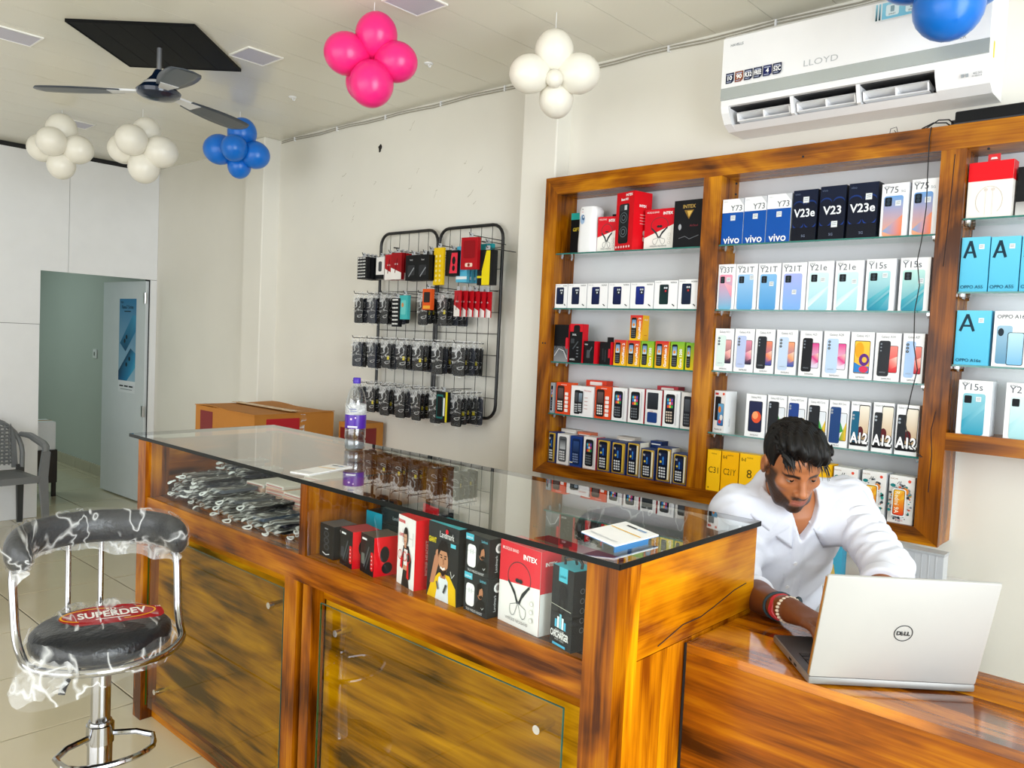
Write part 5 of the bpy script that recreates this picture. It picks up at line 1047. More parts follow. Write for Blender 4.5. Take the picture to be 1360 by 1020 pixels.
# woman picture box
o, a, s, t = citem('earphone_box', -1.605, -1.512, .180, .07, 1.345, -.22, 'white box with red sides showing a woman in black and red', cols='#efecec', side='#d8101c', top='#e01522'); W, H = a.W, a.H
a.rect(0, 0, W, H, '#f3f1f1')
for x_ in (.15, .75): a.text('H', W*x_, H*.62, .05, '#dcd9da')
a.text('LIVE', W*.10, H*.70, .012, '#d8202c', 'l', bold=.02); a.text('inone', W*.22, H*.90, .016, '#d8202c', bold=.02)
a.poly([(W*.30, 0), (W*.75, 0), (W*.62, H*.25), (W*.40, H*.28)], '#18181a')
a.poly([(W*.24, H*.30), (W*.36, H*.58), (W*.66, H*.60), (W*.84, H*.40), (W*.80, H*.14), (W*.72, H*.12), (W*.66, H*.34), (W*.40, H*.32), (W*.34, H*.24)], '#17171a')
a.poly([(W*.40, H*.26), (W*.62, H*.26), (W*.62, H*.54), (W*.42, H*.54)], '#f0eeee'); a.rect(W*.40, H*.24, W*.61, H*.31, '#c98f70')
a.poly([(W*.62, H*.14), (W*.74, H*.12), (W*.70, H*.38), (W*.62, H*.36)], '#d8141e'); a.poly([(W*.22, H*.26), (W*.34, H*.24), (W*.36, H*.40), (W*.26, H*.42)], '#d8141e')
a.ell(W*.50, H*.72, W*.13, H*.14, '#1b1718', 18); a.rect(W*.44, H*.56, W*.56, H*.66, '#c48a6c'); a.ell(W*.50, H*.70, W*.095, H*.095, '#d3a083', 18); a.ell(W*.50, H*.79, W*.10, H*.035, '#1b1718', 12)
a.ell(W*.46, H*.715, .002, .0012, '#2a1c1a', 6); a.ell(W*.54, H*.715, .002, .0012, '#2a1c1a', 6); a.ell(W*.50, H*.655, .003, .0012, '#b0323a', 6)
for cx_, cy_ in ((.24, .44), (.52, .44), (.74, .44)):
    r_ = .010; a.line([(W*cx_+r_*math.cos(math.radians(q_)), H*cy_+r_*1.2*math.sin(math.radians(q_))) for q_ in range(0, 361, 30)], .0022, '#c8141e')
a.put('front_print', o); s.text('INONE HEADSET', s.W*.55, s.H*.2, .012, '#f4d0d0', 'l', rot=90, fit=s.H*.6); s.put('side_print', o)
MB().box((-.04, .066, .180), (.040, .069, .205), lin('#d01420')).build('hang_flap', ink(), o)
# man picture box
o, a, s, t = citem('earphone_box', -1.478, -1.353, .188, .06, 1.34, -.12, 'black box showing a smiling man in a yellow jacket', cols='#232527', side='#1a1b1d', top='#3fb6c8'); W, H = a.W, a.H
a.rect(0, 0, W, H, '#1a1b1d', '#2f3235')
a.poly([(W*.02, 0), (W*.98, 0), (W*.95, H*.22), (W*.74, H*.36), (W*.40, H*.36), (W*.14, H*.20)], '#e9bd10'); a.poly([(W*.30, 0), (W*.74, 0), (W*.70, H*.28), (W*.56, H*.35), (W*.40, H*.30)], '#dfe6ec')
a.poly([(W*.10, H*.18), (W*.24, H*.20), (W*.40, H*.52), (W*.34, H*.62), (W*.24, H*.56)], '#b98062'); a.ell(W*.33, H*.60, W*.06, H*.055, '#b98062', 12)
a.rect(W*.46, H*.30, W*.62, H*.40, '#a86f52'); a.ell(W*.54, H*.52, W*.155, H*.18, '#c18a68', 20)
a.poly([(W*.40, H*.46), (W*.44, H*.38), (W*.54, H*.325), (W*.64, H*.38), (W*.69, H*.46), (W*.62, H*.42), (W*.54, H*.40), (W*.46, H*.42)], '#2a1c17')
a.poly([(W*.36, H*.56), (W*.36, H*.70), (W*.46, H*.80), (W*.62, H*.80), (W*.73, H*.68), (W*.70, H*.58), (W*.66, H*.66), (W*.42, H*.66)], '#161315')
a.ell(W*.48, H*.57, .004, .0018, '#1c1414', 8); a.ell(W*.61, H*.57, .004, .0018, '#1c1414', 8); a.line([(W*.44, H*.605), (W*.51, H*.60)], .0025, '#1c1414'); a.line([(W*.58, H*.60), (W*.65, H*.605)], .0025, '#1c1414'); a.line([(W*.545, H*.56), (W*.56, H*.49), (W*.535, H*.485)], .0018, '#8d5a40')
a.line([(W*.47, H*.445), (W*.54, H*.425), (W*.62, H*.445)], .005, '#f4f0ec'); a.line([(W*.36, H*.24), (W*.42, H*.14)], .005, '#4a4e52'); a.line([(W*.68, H*.24), (W*.60, H*.12)], .007, '#3a3e42')
a.text('GIANT', W*.19, H*.74, .018, '#e8d21c', bold=.03, fit=W*.26); a.text('Landmark', W*.66, H*.84, .022, '#f1f1f1', bold=.0, fit=W*.46); a.ell(W*.66, H*.93, .006, .006, '#d82232', 10); a.rect(W*.80, H*.75, W*.96, H*.80, '#5cc3d8'); a.line([(W*.82, H*.44), (W*.87, H*.36), (W*.95, H*.42)], .002, '#e4e4e4'); a.put('front_print', o)
# two stacked earbud boxes
for k in range(2):
    o, a, s, t = carton('earbud_box', -1.338, -1.250, ZF+.093*k, .0925, .05, y=1.335, rot=-.12, cols='#2b2e31', side='#1f2123', top='#3c4044', label='dark grey wireless earbud box, %s of two stacked in the counter' % ['lower', 'upper'][k], group='earbud boxes in the counter'); W, H = a.W, a.H
    a.rect(0, H*.84, W*.34, H, '#4fb9d2'); a.text('Landmark', W*.17, H*.88, .008, '#ffffff', fit=W*.28); a.rr(W*.10, H*.16, W*.46, H*.74, .009, '#f4f5f6'); a.line([(W*.10, H*.56), (W*.46, H*.56)], .001, '#c3c7cb'); a.line([(W*.24, H*.62), (W*.24, H*.5)], .004, '#d3d7da'); a.line([(W*.34, H*.62), (W*.34, H*.5)], .004, '#d3d7da')
    a.poly([(W*.50, H*.14), (W*.96, H*.14), (W*.92, H*.40), (W*.70, H*.46), (W*.56, H*.30)], '#151618'); a.ell(W*.72, H*.60, W*.12, H*.17, '#b67e5e', 16); a.poly([(W*.58, H*.56), (W*.60, H*.80), (W*.74, H*.86), (W*.80, H*.74), (W*.70, H*.68), (W*.66, H*.50)], '#131213'); a.poly([(W*.66, H*.50), (W*.74, H*.44), (W*.84, H*.50), (W*.80, H*.56)], '#241814')
    a.text('TRUE WIRELESS HEADSET', W*.5, H*.05, .008, '#d8dadc', fit=W*.7); a.text('Landmark', W*.84, H*.88, .010, '#6cc6dc', fit=W*.26); a.line([(W*.8, H*.24), (W*.84, H*.2), (W*.9, H*.26)], .0016, '#d8dadc'); a.put('front_print', o)
    s.ell(s.W*.6, s.H*.75, .012, .012, '#e8e8e8', 12); s.ell(s.W*.6, s.H*.75, .007, .007, '#8a8a8a', 10); s.text('Landmark', s.W*.5, s.H*.15, .010, '#d0d2d4', 'l', rot=90); s.put('side_print', o)
o, a, s, t = citem('earphone_box', -1.238, -1.098, .188, .06, 1.345, -.14, 'large white and red neckband box standing in the counter', cols='#efedea', side='#d83a44', top='#e05058'); neckband(a, '#e23440', '#f2f0ee', (.50, .56)); a.put('front_print', o); s.text('INTEX', s.W*.5, s.H*.82, .012, '#fff', fit=s.W*.7, bold=.03); s.rect(0, 0, s.W, s.H*.5, '#ecebea'); s.put('side_print', o)
o, a, s, t = citem('car_charger_box', -1.066, -.992, .172, .06, 1.325, -.25, 'black car charger box with turquoise top and cable handle', cols='#26292b', side='#202224', top='#4fc0d8'); W, H = a.W, a.H
a.rect(W*.32, H*.82, W*.72, H, '#4fc0d8'); a.text('Landmark', W*.52, H*.87, .010, '#0f4a58', fit=W*.3); a.ell(W*.56, H*.70, W*.20, H*.10, '#15171a', 14); a.line([(W*.44, H*.62), (W*.40, H*.45), (W*.52, H*.40), (W*.66, H*.48), (W*.64, H*.62)], .008, '#15171a')
for k in range(5): a.poly([(W*(.24+.11*k), H*.24), (W*(.33+.11*k), H*.24), (W*(.33+.11*k), H*(.42-.04*abs(2-k))), (W*(.24+.11*k), H*(.42-.04*abs(2-k)))], ['#4fb6dc', '#e8f4f8', '#7fd0e8', '#e8f4f8', '#4fb6dc'][k])
a.text('DUAL USB', W*.5, H*.19, .008, '#e8eaec', fit=W*.4); a.text('CARCHARGER', W*.5, H*.12, .020, '#f4f5f6', bold=.03, fit=W*.84); a.text('with cable', W*.5, H*.085, .008, '#a9adb0', fit=W*.5); a.rect(W*.2, H*.02, W*.8, H*.05, '#4fb6dc'); a.line([(0, H*.52), (W, H*.50)], .0014, '#b9bcae'); a.put('front_print', o)
for k in range(5): s.ell(s.W*.4, s.H*(.75-.12*k), .006, .006, '#8b8f92', 10); s.ell(s.W*.4, s.H*(.75-.12*k), .0048, .0048, '#202224', 10)
s.text('QC 3.0', s.W*.95, s.H*.4, .014, '#c8a83a', 'r', fit=s.W*.4); s.put('side_print', o)
MB().tube([(-.02, .02, .172), (-.022, .02, .186), (-.008, .022, .192), (.004, .03, .186), (.002, .034, .176)], .0032, 6).tube([(.004, .03, .186), (.018, .028, .192), (.026, .03, .182), (.024, .03, .172)], .0032, 6).build('cable_handle', M_rackblk, o, smooth=True)
o, a, s, t = citem('paper_box', -1.25, -1.00, .168, .05, 1.47, -.12, 'pale carton with a dark red edge standing behind the neckband box', cols='#b9968a', side='#a8242e', top='#9c1c2c'); a.text('4G', a.W*.8, a.H*.7, .03, '#e8e0d8'); a.put('front_print', o)
o, a, s, t = citem('adapter_box', -.985, -.955, .10, .04, 1.36, 0, 'narrow black box with gold lettering beside the right counter post', cols='#141517'); a.text('QC', a.W*.5, a.H*.6, .010, '#c8a83a'); a.put('front_print', o)

# --- contents of the left compartment: cases in pouches and flat white boxes
def flat_case_meshes(k):
    w, l, h = (.075, .150, .011)
    m = [M_case, M_case, M_caseb, mat('grey_case', '#5a6068', .4), mat('slate_blue_case', '#3f5068', .4), mat('red_edge_case', '#b01f2c', .35)][k]
    body = MB().prism(rounded(w, l, .011), 0, h).mesh('phone_case', m)
    inn = MB().prism(rounded(w-.012, l-.012, .008, 0, .006), h, h+.0008).mesh('inner_lining', mat('case_lining', '#2a2c30', .6))
    def pf(u, v):
        return ((u-.5)*(w+.022), -.030+v*(l+.044), h+.0025+.0012*math.sin(u*11+k)+.0012*math.sin(v*17+2*k)+.0008*math.sin(31*u*v) - (.009 if v < .06 or v > .95 else 0))
    po = MB().grid(pf, 10, 14).mesh('pouch', M_pouch, smooth=True)
    ring = MB()
    P = [(.016*math.cos(t), .010*math.sin(t), .004+.002*math.sin(2*t)) for t in [2*math.pi*i/14 for i in range(14)]]
    ring.tube(P, .0028, 5, True); rg = ring.mesh('hang_tab', M_tabw, smooth=True)
    return body, inn, po, rg
FP = [flat_case_meshes(k) for k in range(6)]
q = random.Random(5)
nlay = {}
def flat_case(x, y, z, k, rz, lab, grp, tilt=0.0):
    b, i_, p, r_ = FP[k]; o = obj('phone_case', b, None, (x, y, z), rz); tag(o, lab, 'phone case', grp)
    o.rotation_euler = (tilt, 0, rz)
    obj('inner_lining', i_, o); obj('pouch', p, o)
    if q.random() < .75:
        h_ = obj('hang_tab', r_, o, (q.uniform(-.02, .02), -.045+q.uniform(-.006, .014), 0)); h_.rotation_euler = (q.uniform(-.2, .5), 0, q.uniform(-.9, .9)); h_.scale = (q.uniform(.6, 1.1), q.uniform(.7, 1.3), 1)
LP = 'pouched phone cases in the left counter compartment'
for c_ in range(9):
    x = -2.925+c_*.114; n = (5, 5, 4, 3, 3, 2, 2, 2, 2)[c_]
    for l in range(n):
        kk = q.choice([0, 1, 2, 0, 3]) if c_ not in (5, 8) else (4 if c_ == 5 and l == n-1 else (5 if c_ == 8 and l == n-1 else 0))
        flat_case(x+q.uniform(-.008, .008), 1.378+q.uniform(0, .045)+.004*l, ZF+.0005+l*.0175, kk, q.uniform(-.12, .12), 'pouched phone case, %s from bottom of the %s pile along the counter front' % (ORD[l], ORD[c_]), LP)
for c_ in range(2):
    x = -2.955+c_*.118; n = (7, 6)[c_]
    for l in range(n):
        flat_case(x+q.uniform(-.008, .008), 1.60+q.uniform(-.01, .02), ZF+.0005+l*.0175, q.choice([0, 1, 2]), math.pi/2*0+q.uniform(-.2, .2), 'pouched phone case, %s from bottom of the %s pile along the compartment back' % (ORD[l], ORD[c_]), LP)
n_ = 0
for c_, (x, y, n) in enumerate(((-2.70, 1.655, 5), (-2.57, 1.66, 6), (-2.44, 1.655, 5), (-2.31, 1.66, 4), (-2.55, 1.815, 7), (-2.40, 1.815, 6))):
    for l in range(n):
        h = .014; o = MB().rbox((-.058, -.085, 0), (.058, .085, h), .002, 1).build('flat_box', mat('pink_white_card', '#dcb9a4', .5) if (l+c_) % 2 else mat('white_card', '#e6dfd8', .5), None, (x+q.uniform(-.006, .006), y+q.uniform(-.006, .006), ZF+l*.0142), q.uniform(-.12, .12)+math.pi/2*(c_ % 2)*0)
        tag(o, 'flat pale box, %s from bottom of the %s pale pile in the counter' % (ORD[l], ORD[c_]), 'box', 'flat pale boxes in the counter')
        MB().box((-.05, -.0856, .004), (.05, -.085, .009)).build('label_strip', mat('label_pink', '#c98f86', .5), o)

# items on the counter top
ZT = 1.0786
t = thing('water_bottle', 'clear plastic water bottle with purple label and cap on the counter', 'bottle', (-2.385, 1.79, ZT))
# clear PET as thin-walled shell plus water and label
M_pet = glass('clear_pet', '#eef2f6', boost=1.6)
MB().lathe([(0, .002), (.030, 0), (.037, .006), (.038, .035), (.035, .040), (.038, .045), (.038, .075), (.036, .08), (.0375, .085), (.0375, .165), (.036, .18), (.028, .212), (.016, .236), (.0125, .243), (.0125, .252)], 28).build('bottle_body', M_pet, t, smooth=50)
MB().lathe([(0, .003), (.034, .004), (.036, .030), (.033, .040), (.036, .05), (.036, .07)], 24).build('water', mat('water_body', '#c9d3dc', .05) if False else glass('water_clear', '#dfe8f0', ior=1.33), t, smooth=50)
MB().lathe([(.0382, .080), (.0384, .082), (.0384, .128), (.0382, .130)], 28).build('label', mat('purple_label', '#4a1a9a', .3, noise=(.35, 30)), t, smooth=50)
MB().lathe([(.0383, .130), (.0383, .168)], 28).build('label_upper', film('white_label_film', .75, .95, 40), t, smooth=50)
a = Art((0, 0, 0), (1, 0, 0), (0, 0, 1), (0, -1, 0))
an = math.radians(-52); e_u = Vector((-math.sin(an), math.cos(an), 0)); e_n = Vector((math.cos(an), math.sin(an), 0)); a.o = e_n*.0387; a.u = e_u; a.n = e_n
a.rect(-.014, .150, .012, .153, '#7a7fa8'); a.rect(-.010, .142, .014, .145, '#9a9fc0'); a.rect(-.018, .084, .018, .090, '#e9e6f4'); a.ell(-.006, .115, .004, .004, '#e8c8f0', 8); a.ell(.010, .120, .003, .003, '#f0d8f8', 8); a.put('label_print', t)
MB().lathe([(.0135, .243), (.0142, .245), (.0142, .262), (.012, .264), (0, .264)], 20).build('cap', mat('purple_cap', '#4326a8', .35), t, smooth=50)
def payment_card(loc, rz, lab, w, l):
    t = thing('payment_card', lab, 'card', loc, rz, 'payment cards on the counter')
    MB().box((-w/2, -l/2, 0), (w/2, l/2, .003)).build('card', mat('white_card_stock', '#f1f2f2', .3), t)
    a = Art((-w/2, -l/2, .003), (1, 0, 0), (0, 1, 0), (0, 0, 1)); a.rect(w*.06, l*.60, w*.94, l*.63, '#e8b418'); a.rect(w*.22, l*.84, w*.52, l*.89, '#3a4048'); a.rect(w*.55, l*.84, w*.80, l*.89, '#7f9cc0'); a.rect(w*.10, l*.10, w*.90, l*.14, '#d8dadc'); a.put('card_print', t)
    return t
payment_card((-2.072, 1.436, ZT), .26, 'white payment card lying flat on the left part of the counter glass', .075, .20)
t = payment_card((-.966, 1.437, ZT+.018), -.03, 'white and blue payment stand card on the glass near the right counter corner', .090, .158)
t.rotation_euler = (math.radians(0), math.radians(8), -.03)
MB().box((-.0455, -.0795, -.0012), (.0455, .0795, -.0002)).build('blue_rim', mat('card_blue', '#4a8cc8', .3), t)
MB().box((-.040, -.01, -.016), (-.036, .06, -.001)).build('stand_leg', mat('card_blue', '#4a8cc8', .3), t); MB().box((.03, -.06, -.020), (.034, .06, -.001)).build('stand_leg', mat('card_blue', '#4a8cc8', .3), t)
# ================================================================== DESK AND LAPTOP
dk = thing('wooden_desk', 'lower teak desk joined to the end of the display counter, laptop on it', 'desk', (.30, 1.74, 0))
def dp(b, name, m): return b.build(name, m, dk, (-.30, -1.74, 0))
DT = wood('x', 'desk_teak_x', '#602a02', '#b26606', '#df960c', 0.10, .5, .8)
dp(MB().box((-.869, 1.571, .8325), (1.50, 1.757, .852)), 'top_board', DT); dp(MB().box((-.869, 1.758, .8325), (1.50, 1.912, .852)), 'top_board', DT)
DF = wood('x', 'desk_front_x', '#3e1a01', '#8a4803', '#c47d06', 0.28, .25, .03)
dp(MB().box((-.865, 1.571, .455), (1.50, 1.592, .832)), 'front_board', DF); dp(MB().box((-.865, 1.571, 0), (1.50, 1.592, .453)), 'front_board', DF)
dp(MB().box((1.47, 1.593, 0), (1.50, 1.912, .832)), 'end_board', CZ_); dp(MB().box((-.865, 1.592, 0), (-.84, 1.66, .832)), 'leg', CZ_)
dp(MB().box((-.8705, 1.5695, 0), (-.8655, 1.574, .8525)), 'joint_strip', M_black)

lp = thing('laptop', 'open silver laptop seen from behind its lid on the desk', 'laptop', (-.466, 1.6645, .852), math.radians(41.4))
M_lid = mat('silver_lid', '#a8a7a4', .45, .05); M_deck = mat('dark_deck', '#3b3d41', .35, .3); M_key = mat('black_keys', '#141518', .5); M_gold = mat('gold_edge', '#b58a4a', .3, .6)
hw = .163
b = MB().rbox((-hw, 0, .003), (hw, .226, .019), .004, 2); b.build('base', mat('base_silver', '#7f7d7a', .35, .4), lp, smooth=40)
MB().box((-hw+.003, .004, .0188), (hw-.003, .222, .0196)).build('deck', M_deck, lp)
kb = MB()
for r_ in range(5):
    for c_ in range(14): kb.box((-.142+c_*.0203, .022+r_*.0195, .0196), (-.142+c_*.0203+.0175, .022+r_*.0195+.0165, .0212))
kb.build('keyboard', M_key, lp)['kind'] = 'stuff'
MB().box((-.048, .140, .0196), (.048, .205, .0200)).build('touchpad', mat('touchpad_grey', '#2c2e32', .2), lp)
MB().box((.085, .185, .0197), (.115, .205, .0199)).build('sticker', mat('silver_sticker', '#c9ccd2', .2), lp); 
for yy in (.07, .10): MB().box((-hw-.0005, yy, .008), (-hw+.002, yy+.014, .013)).build('port', M_black, lp)
for xx in (-.13, .13):
    for yy in (.02, .2): MB().cyl((xx, yy, 0), (xx, yy, .003), .008, 10).build('foot', M_black, lp)
lid = bpy.data.objects.new('screen_lid', None)
th = math.radians(16); LH = .230
def lidm(): return Matrix.Translation((0, .004, .019)) @ Matrix.Rotation(th, 4, 'X')
b = MB(); b.M = lidm(); b.rbox((-hw, -.0045, 0), (hw, .0045, LH), .0042, 2)
ld = b.build('screen_lid', M_lid, lp, smooth=40)
b = MB(); b.M = lidm(); b.box((-hw+.004, .0046, .008), (hw-.004, .0052, LH-.004)); b.build('screen', mat('screen_black', '#07080a', .08), ld)
b = MB(); b.M = lidm(); b.box((-hw-.0006, -.003, .004), (-hw, .0045, LH-.006)); b.build('gold_trim', M_gold, ld)
a = Art((0, -.0045, LH*.49), (1, 0, 0), (0, 0, 1), (0, -1, 0)); a.M = None
M_ = lidm(); a.o = M_ @ Vector((0, -.0045, LH*.485)); a.u = Vector((1, 0, 0)); a.w = M_.to_3x3() @ Vector((0, 0, 1)); a.n = M_.to_3x3() @ Vector((0, -1, 0))
ring = [(.0172*math.cos(math.radians(q_)), .0172*math.sin(math.radians(q_))) for q_ in range(0, 361, 12)]; a.line(ring, .0018, '#2b2d30')
a.text('D', -.0088, -.0042, .0118, '#26282b', bold=.04); a.text('E', -.0018, -.0040, .0110, '#26282b', bold=.04, rot=24); a.text('LL', .0072, -.0042, .0118, '#26282b', bold=.04); a.put('logo', ld)

# low cabinet, grey crate and small box below the shelves
t = thing('low_cabinet', 'low white cabinet under the shelves behind the seated man', 'cabinet', (-.80, 2.72, 0))
MB().box((-.24, -.18, 0), (.215, .18, .80)).build('body', M_white, t)
for k in range(2): d_ = MB().box((-.235+k*.225, -.196, .02), (-.015+k*.225, -.181, .78)).build('door', M_white, t); MB().cyl((-.03+k*.06-.0, -.21, .45), (-.03+k*.06, -.21, .55), .005, 8).build('handle', M_clip, d_)
t = thing('grey_crate', 'pale grey corrugated plastic box on the cabinet behind the laptop', 'box', (-.698, 2.565, .80))
M_gp = mat('pale_grey_plastic', '#c9cdd2', .35); MB().box((-.10, -.02, 0), (.10, .03, .140)).build('body', M_gp, t); MB().box((-.102, -.022, .137), (.102, .032, .145)).build('rim', mat('grey_rim', '#b7bbbf', .35), t)
for k in range(10): MB().box((-.092+k*.019, -.0208, .006), (-.089+k*.019, -.0198, .136)).build('rib', M_gp, t)
MB().box((.092, -.034, .0), (.108, -.0205, .07)).build('foot', mat('grey_foot', '#8a8d90', .4), t)
a = Art((-.09, -.0222, .139), (1, 0, 0), (0, 0, 1), (0, -1, 0)); a.rect(.012, 0, .05, .003, '#7d8287'); a.put('lettering', t)
o, a, s, t_ = carton('earphone_box', -.955, -.885, .80, .125, .04, y=2.55, cols='#4fb4d4', side='#2d8fb0', top='#15181b', label='turquoise box with a picture of a woman standing behind the seated man'); W, H = a.W, a.H
a.rect(0, 0, W*.18, H, '#15181b'); a.ell(W*.5, H*.55, W*.14, H*.14, '#1a1616', 14); a.ell(W*.5, H*.53, W*.1, H*.10, '#cf9a7c', 12); a.poly([(W*.25, 0), (W*.8, 0), (W*.66, H*.38), (W*.38, H*.38)], '#e8c86a'); a.put('front_print', o)

# ================================================================== BAR STOOLS
M_lea = mat('black_leatherette', '#16191e', .32, bump=.25, bscale=90); M_chr = mat('stool_chrome', '#b4b5b8', .07, 1.0); M_film = film('stool_polythene', .05, .6, 11.0, wid=.035, det=2.0, dist=.5, str_=(1.2, .3, 1.0)); M_film2 = film('loose_polythene', .22, .6, 14.0, wid=.08, det=2.0, dist=.6, str_=(1.2, .35, 1.0))
def make_stool(lab, loc, rz, logo=True):
    t = thing('bar_stool', lab, 'stool', loc, rz, 'chrome bar stools')
    MB().lathe([(.205, .0), (.206, .006), (.17, .016), (.09, .030), (.045, .045), (.036, .06), (.036, .075)], 36).build('base', M_chr, t, smooth=40)
    MB().lathe([(.036, .07), (.033, .072), (.033, .36), (.031, .365), (.026, .367)], 24).build('column', M_chr, t, smooth=40)
    MB().lathe([(.026, .34), (.026, .56)], 24).build('piston', M_chr, t, smooth=40)
    MB().lathe([(.12, .588), (.12, .575), (.06, .56), (.03, .555)], 24).build('seat_plate', mat('black_steel', '#1a1a1c', .4), t, smooth=40)
    # foot rest: D-shaped loop to the front
    P = [(-.028, -.01, .325), (-.09, -.03, .32), (-.125, -.065, .315), (-.118, -.10, .312)]+[(.16*math.sin(math.radians(q_))*.78, -.085-.08*math.cos(math.radians(q_)), .31) for q_ in range(-60, 61, 15)]+[(.118, -.10, .312), (.125, -.065, .315), (.09, -.03, .32), (.028, -.01, .325)]
    MB().tube(P, .0085, 8).build('footrest', M_chr, t, smooth=40)
    MB().lathe([(.0335, .30), (.037, .302), (.037, .355), (.0335, .357)], 24).build('footrest_clamp', M_chr, t, smooth=40)
    MB().tube([(-.03, -.04, .572), (-.10, -.12, .563), (-.125, -.15, .545), (-.13, -.157, .53)], [.005, .005, .009, .009], 8).build('lever', mat('black_plastic', '#131316', .4), t, smooth=40)
    # seat pad: domed disc
    MB().lathe([(.0, .585), (.165, .585), (.178, .595), (.182, .612), (.178, .632), (.165, .645), (.12, .652), (.0, .654)], 40, sx=1.02, sy=.98).build('seat', M_lea, t, smooth=60)
    tl = math.radians(6.5)
    def tilt(o): o.rotation_euler = (tl, 0, 0); o.location = (0, .6*math.sin(tl), .6*(1-math.cos(tl)))
    tilt(t.children[-1] if t.children[-1].name.startswith('seat') else [c for c in t.children if c.name.split('.')[0] == 'seat'][-1])
    # chrome arm tube: from one end of the backrest, under the front of the seat, to the other
    P = [(-.205, .07, .835), (-.214, .045, .80), (-.214, .03, .74), (-.211, .01, .655), (-.205, -.03, .612), (-.19, -.09, .590), (-.12, -.158, .582), (0, -.19, .580), (.12, -.158, .582), (.19, -.09, .590), (.205, -.03, .612), (.211, .01, .655), (.214, .03, .74), (.214, .045, .80), (.205, .07, .835)]
    PP = []
    for i in range(len(P)-1):
        for k in range(4):
            a_, b_ = Vector(P[i]), Vector(P[i+1]); m0 = (Vector(P[min(i+1, len(P)-1)])-Vector(P[max(i-1, 0)]))/2; m1 = (Vector(P[min(i+2, len(P)-1)])-Vector(P[i]))/2; u = k/4
            PP.append(a_*(2*u**3-3*u*u+1)+m0*(u**3-2*u*u+u)+b_*(-2*u**3+3*u*u)+m1*(u**3-u*u))
    PP.append(Vector(P[-1]))
    MB().tube(PP, .0115, 12).build('arm_tube', M_chr, t, smooth=40)
    for sx in (-.045, .045): MB().tube([(sx, .165, .585), (sx, .205, .60), (sx, .222, .64), (sx, .226, .83)], .0085, 10).build('back_rod', M_chr, t, smooth=40)
    # curved backrest pad
    def pad(u, v, inf=0.0, wob=0.0):
        an = math.radians(205-u*230)                      # from left end round the back to the right end
        R = .207; cx, cy = R*math.cos(an), .035+R*.86*math.sin(an)
        e = min(1, 9*min(u, 1-u)); e = math.sqrt(max(.004, 1-(1-e)**2)); w_ = (.032+inf)*e; h_ = (.050+inf)*e
        ph = 2*math.pi*v; nx, ny = math.cos(an), math.sin(an)
        z = .862+.018*math.sin(math.pi*u)+h_*math.sin(ph)
        off = w_*math.cos(ph)+wob*(math.sin(31*u+7*v)+math.sin(17*u-23*v))*.5
        return (cx+nx*off, cy+ny*off, z+wob*math.sin(23*u+13*v))
    def closed_pad(inf, wob, nu=36, nv=16):
        b = MB(); b.grid(lambda u, v: pad(v, u, inf, wob), nv, nu, wrapu=True)
        for vv in (0, 1):
            P_ = [pad(vv, i/nv, inf, wob) for i in range(nv)]; b.add(P_, [tuple(range(nv)) if vv else tuple(range(nv))[::-1]])
        return b
    bk = closed_pad(0, 0).build('backrest', M_lea, t, smooth=60)
    # polythene covers left on
    rr = random.Random(4)
    closed_pad(.007, .004, 60, 20).build('backrest_cover', M_film, t, smooth=True)
    def skirt(u, v):
        an = math.radians(208-u*236); R = .214+.01*math.sin(u*40)*v; f_ = 1+.05*math.sin(19*u)
        return (R*math.cos(an)*f_, .035+R*.86*math.sin(an)*f_, .835-v*(.040+.02*math.sin(u*9+1)+.03*math.exp(-((u-.1)/.07)**2))*min(1, 14*min(u, 1-u)+.1)+.004*math.sin(u*50))
    MB().grid(skirt, 60, 5).build('cover_skirt', M_film2, t, smooth=True)
    def sc_(u, v):
        an = 2*math.pi*u; r = .192*min(1, .02+v*1.22) if v < .82 else .192+.012*math.sin((v-.82)*9)
        r *= 1+.012*math.sin(an*9+v*5); zz = .659 if v < .62 else .659-(v-.62)*.205
        ex = max(0, math.cos(an-math.radians(222)))**8*.09*max(0, v-.4)/.6
        return ((r+ex)*math.cos(an), (r+ex)*math.sin(an), zz+.004*math.sin(an*7+v*11)-ex*.45*1.0)
    tilt(MB().grid(sc_, 64, 16, wrapu=True).build('seat_cover', M_film, t, smooth=True))
    def lf(u, v): an = math.radians(200+u*38); r = .200+v*(.055+.02*math.sin(u*9)); return (r*math.cos(an)+.006*math.sin(v*20), r*math.sin(an)+.004*math.sin(u*17), .612-v*.075*(1+.3*math.sin(u*5))+.006*math.sin(u*23+v*5))
    MB().grid(lf, 20, 8).build('loose_flap', M_film2, t, smooth=True)
    MB().lathe([(.050, .0), (.047, .04), (.043, .10), (.040, .13), (.039, .16)], 20).build('column_film', M_film2, t, smooth=True)
    if logo:
        a = Art((.022, .038, .6555), (1, -.10, 0), (.10, 1, 0), (0, 0, 1), .0004); w_ = .125
        a.poly([(w_*math.cos(q_)*(1.0), .062*math.sin(q_)) for q_ in [2*math.pi*i/28 for i in range(28)]], '#a3121c')
        a.rr(-.10, -.058, .145, .022, .026, '#a3121c'); a.line([(-.035+.085*math.cos(math.radians(q_)), .004+.040*math.sin(math.radians(q_))) for q_ in range(60, 250, 12)], .0055, '#e8a818'); a.line([(.05+.075*math.cos(math.radians(q_)), -.004+.036*math.sin(math.radians(q_))) for q_ in range(-100, 80, 12)], .005, '#e8a818')
        a.text('SUPERDEV', .012, -.016, .052, '#f4f0ec', bold=.03, fit=.18); a.text('SD', .012, .022, .022, '#f4f0ec', bold=.02); a.text('TM', .133, .004, .012, '#f4f0ec'); a.rect(-.035, -.034, .055, -.028, '#e8cfcb'); tilt(a.put('logo', t))
    return t
make_stool('chrome bar stool with polythene-wrapped black seat in front of the counter', (-2.345, .902, 0), math.radians(82))
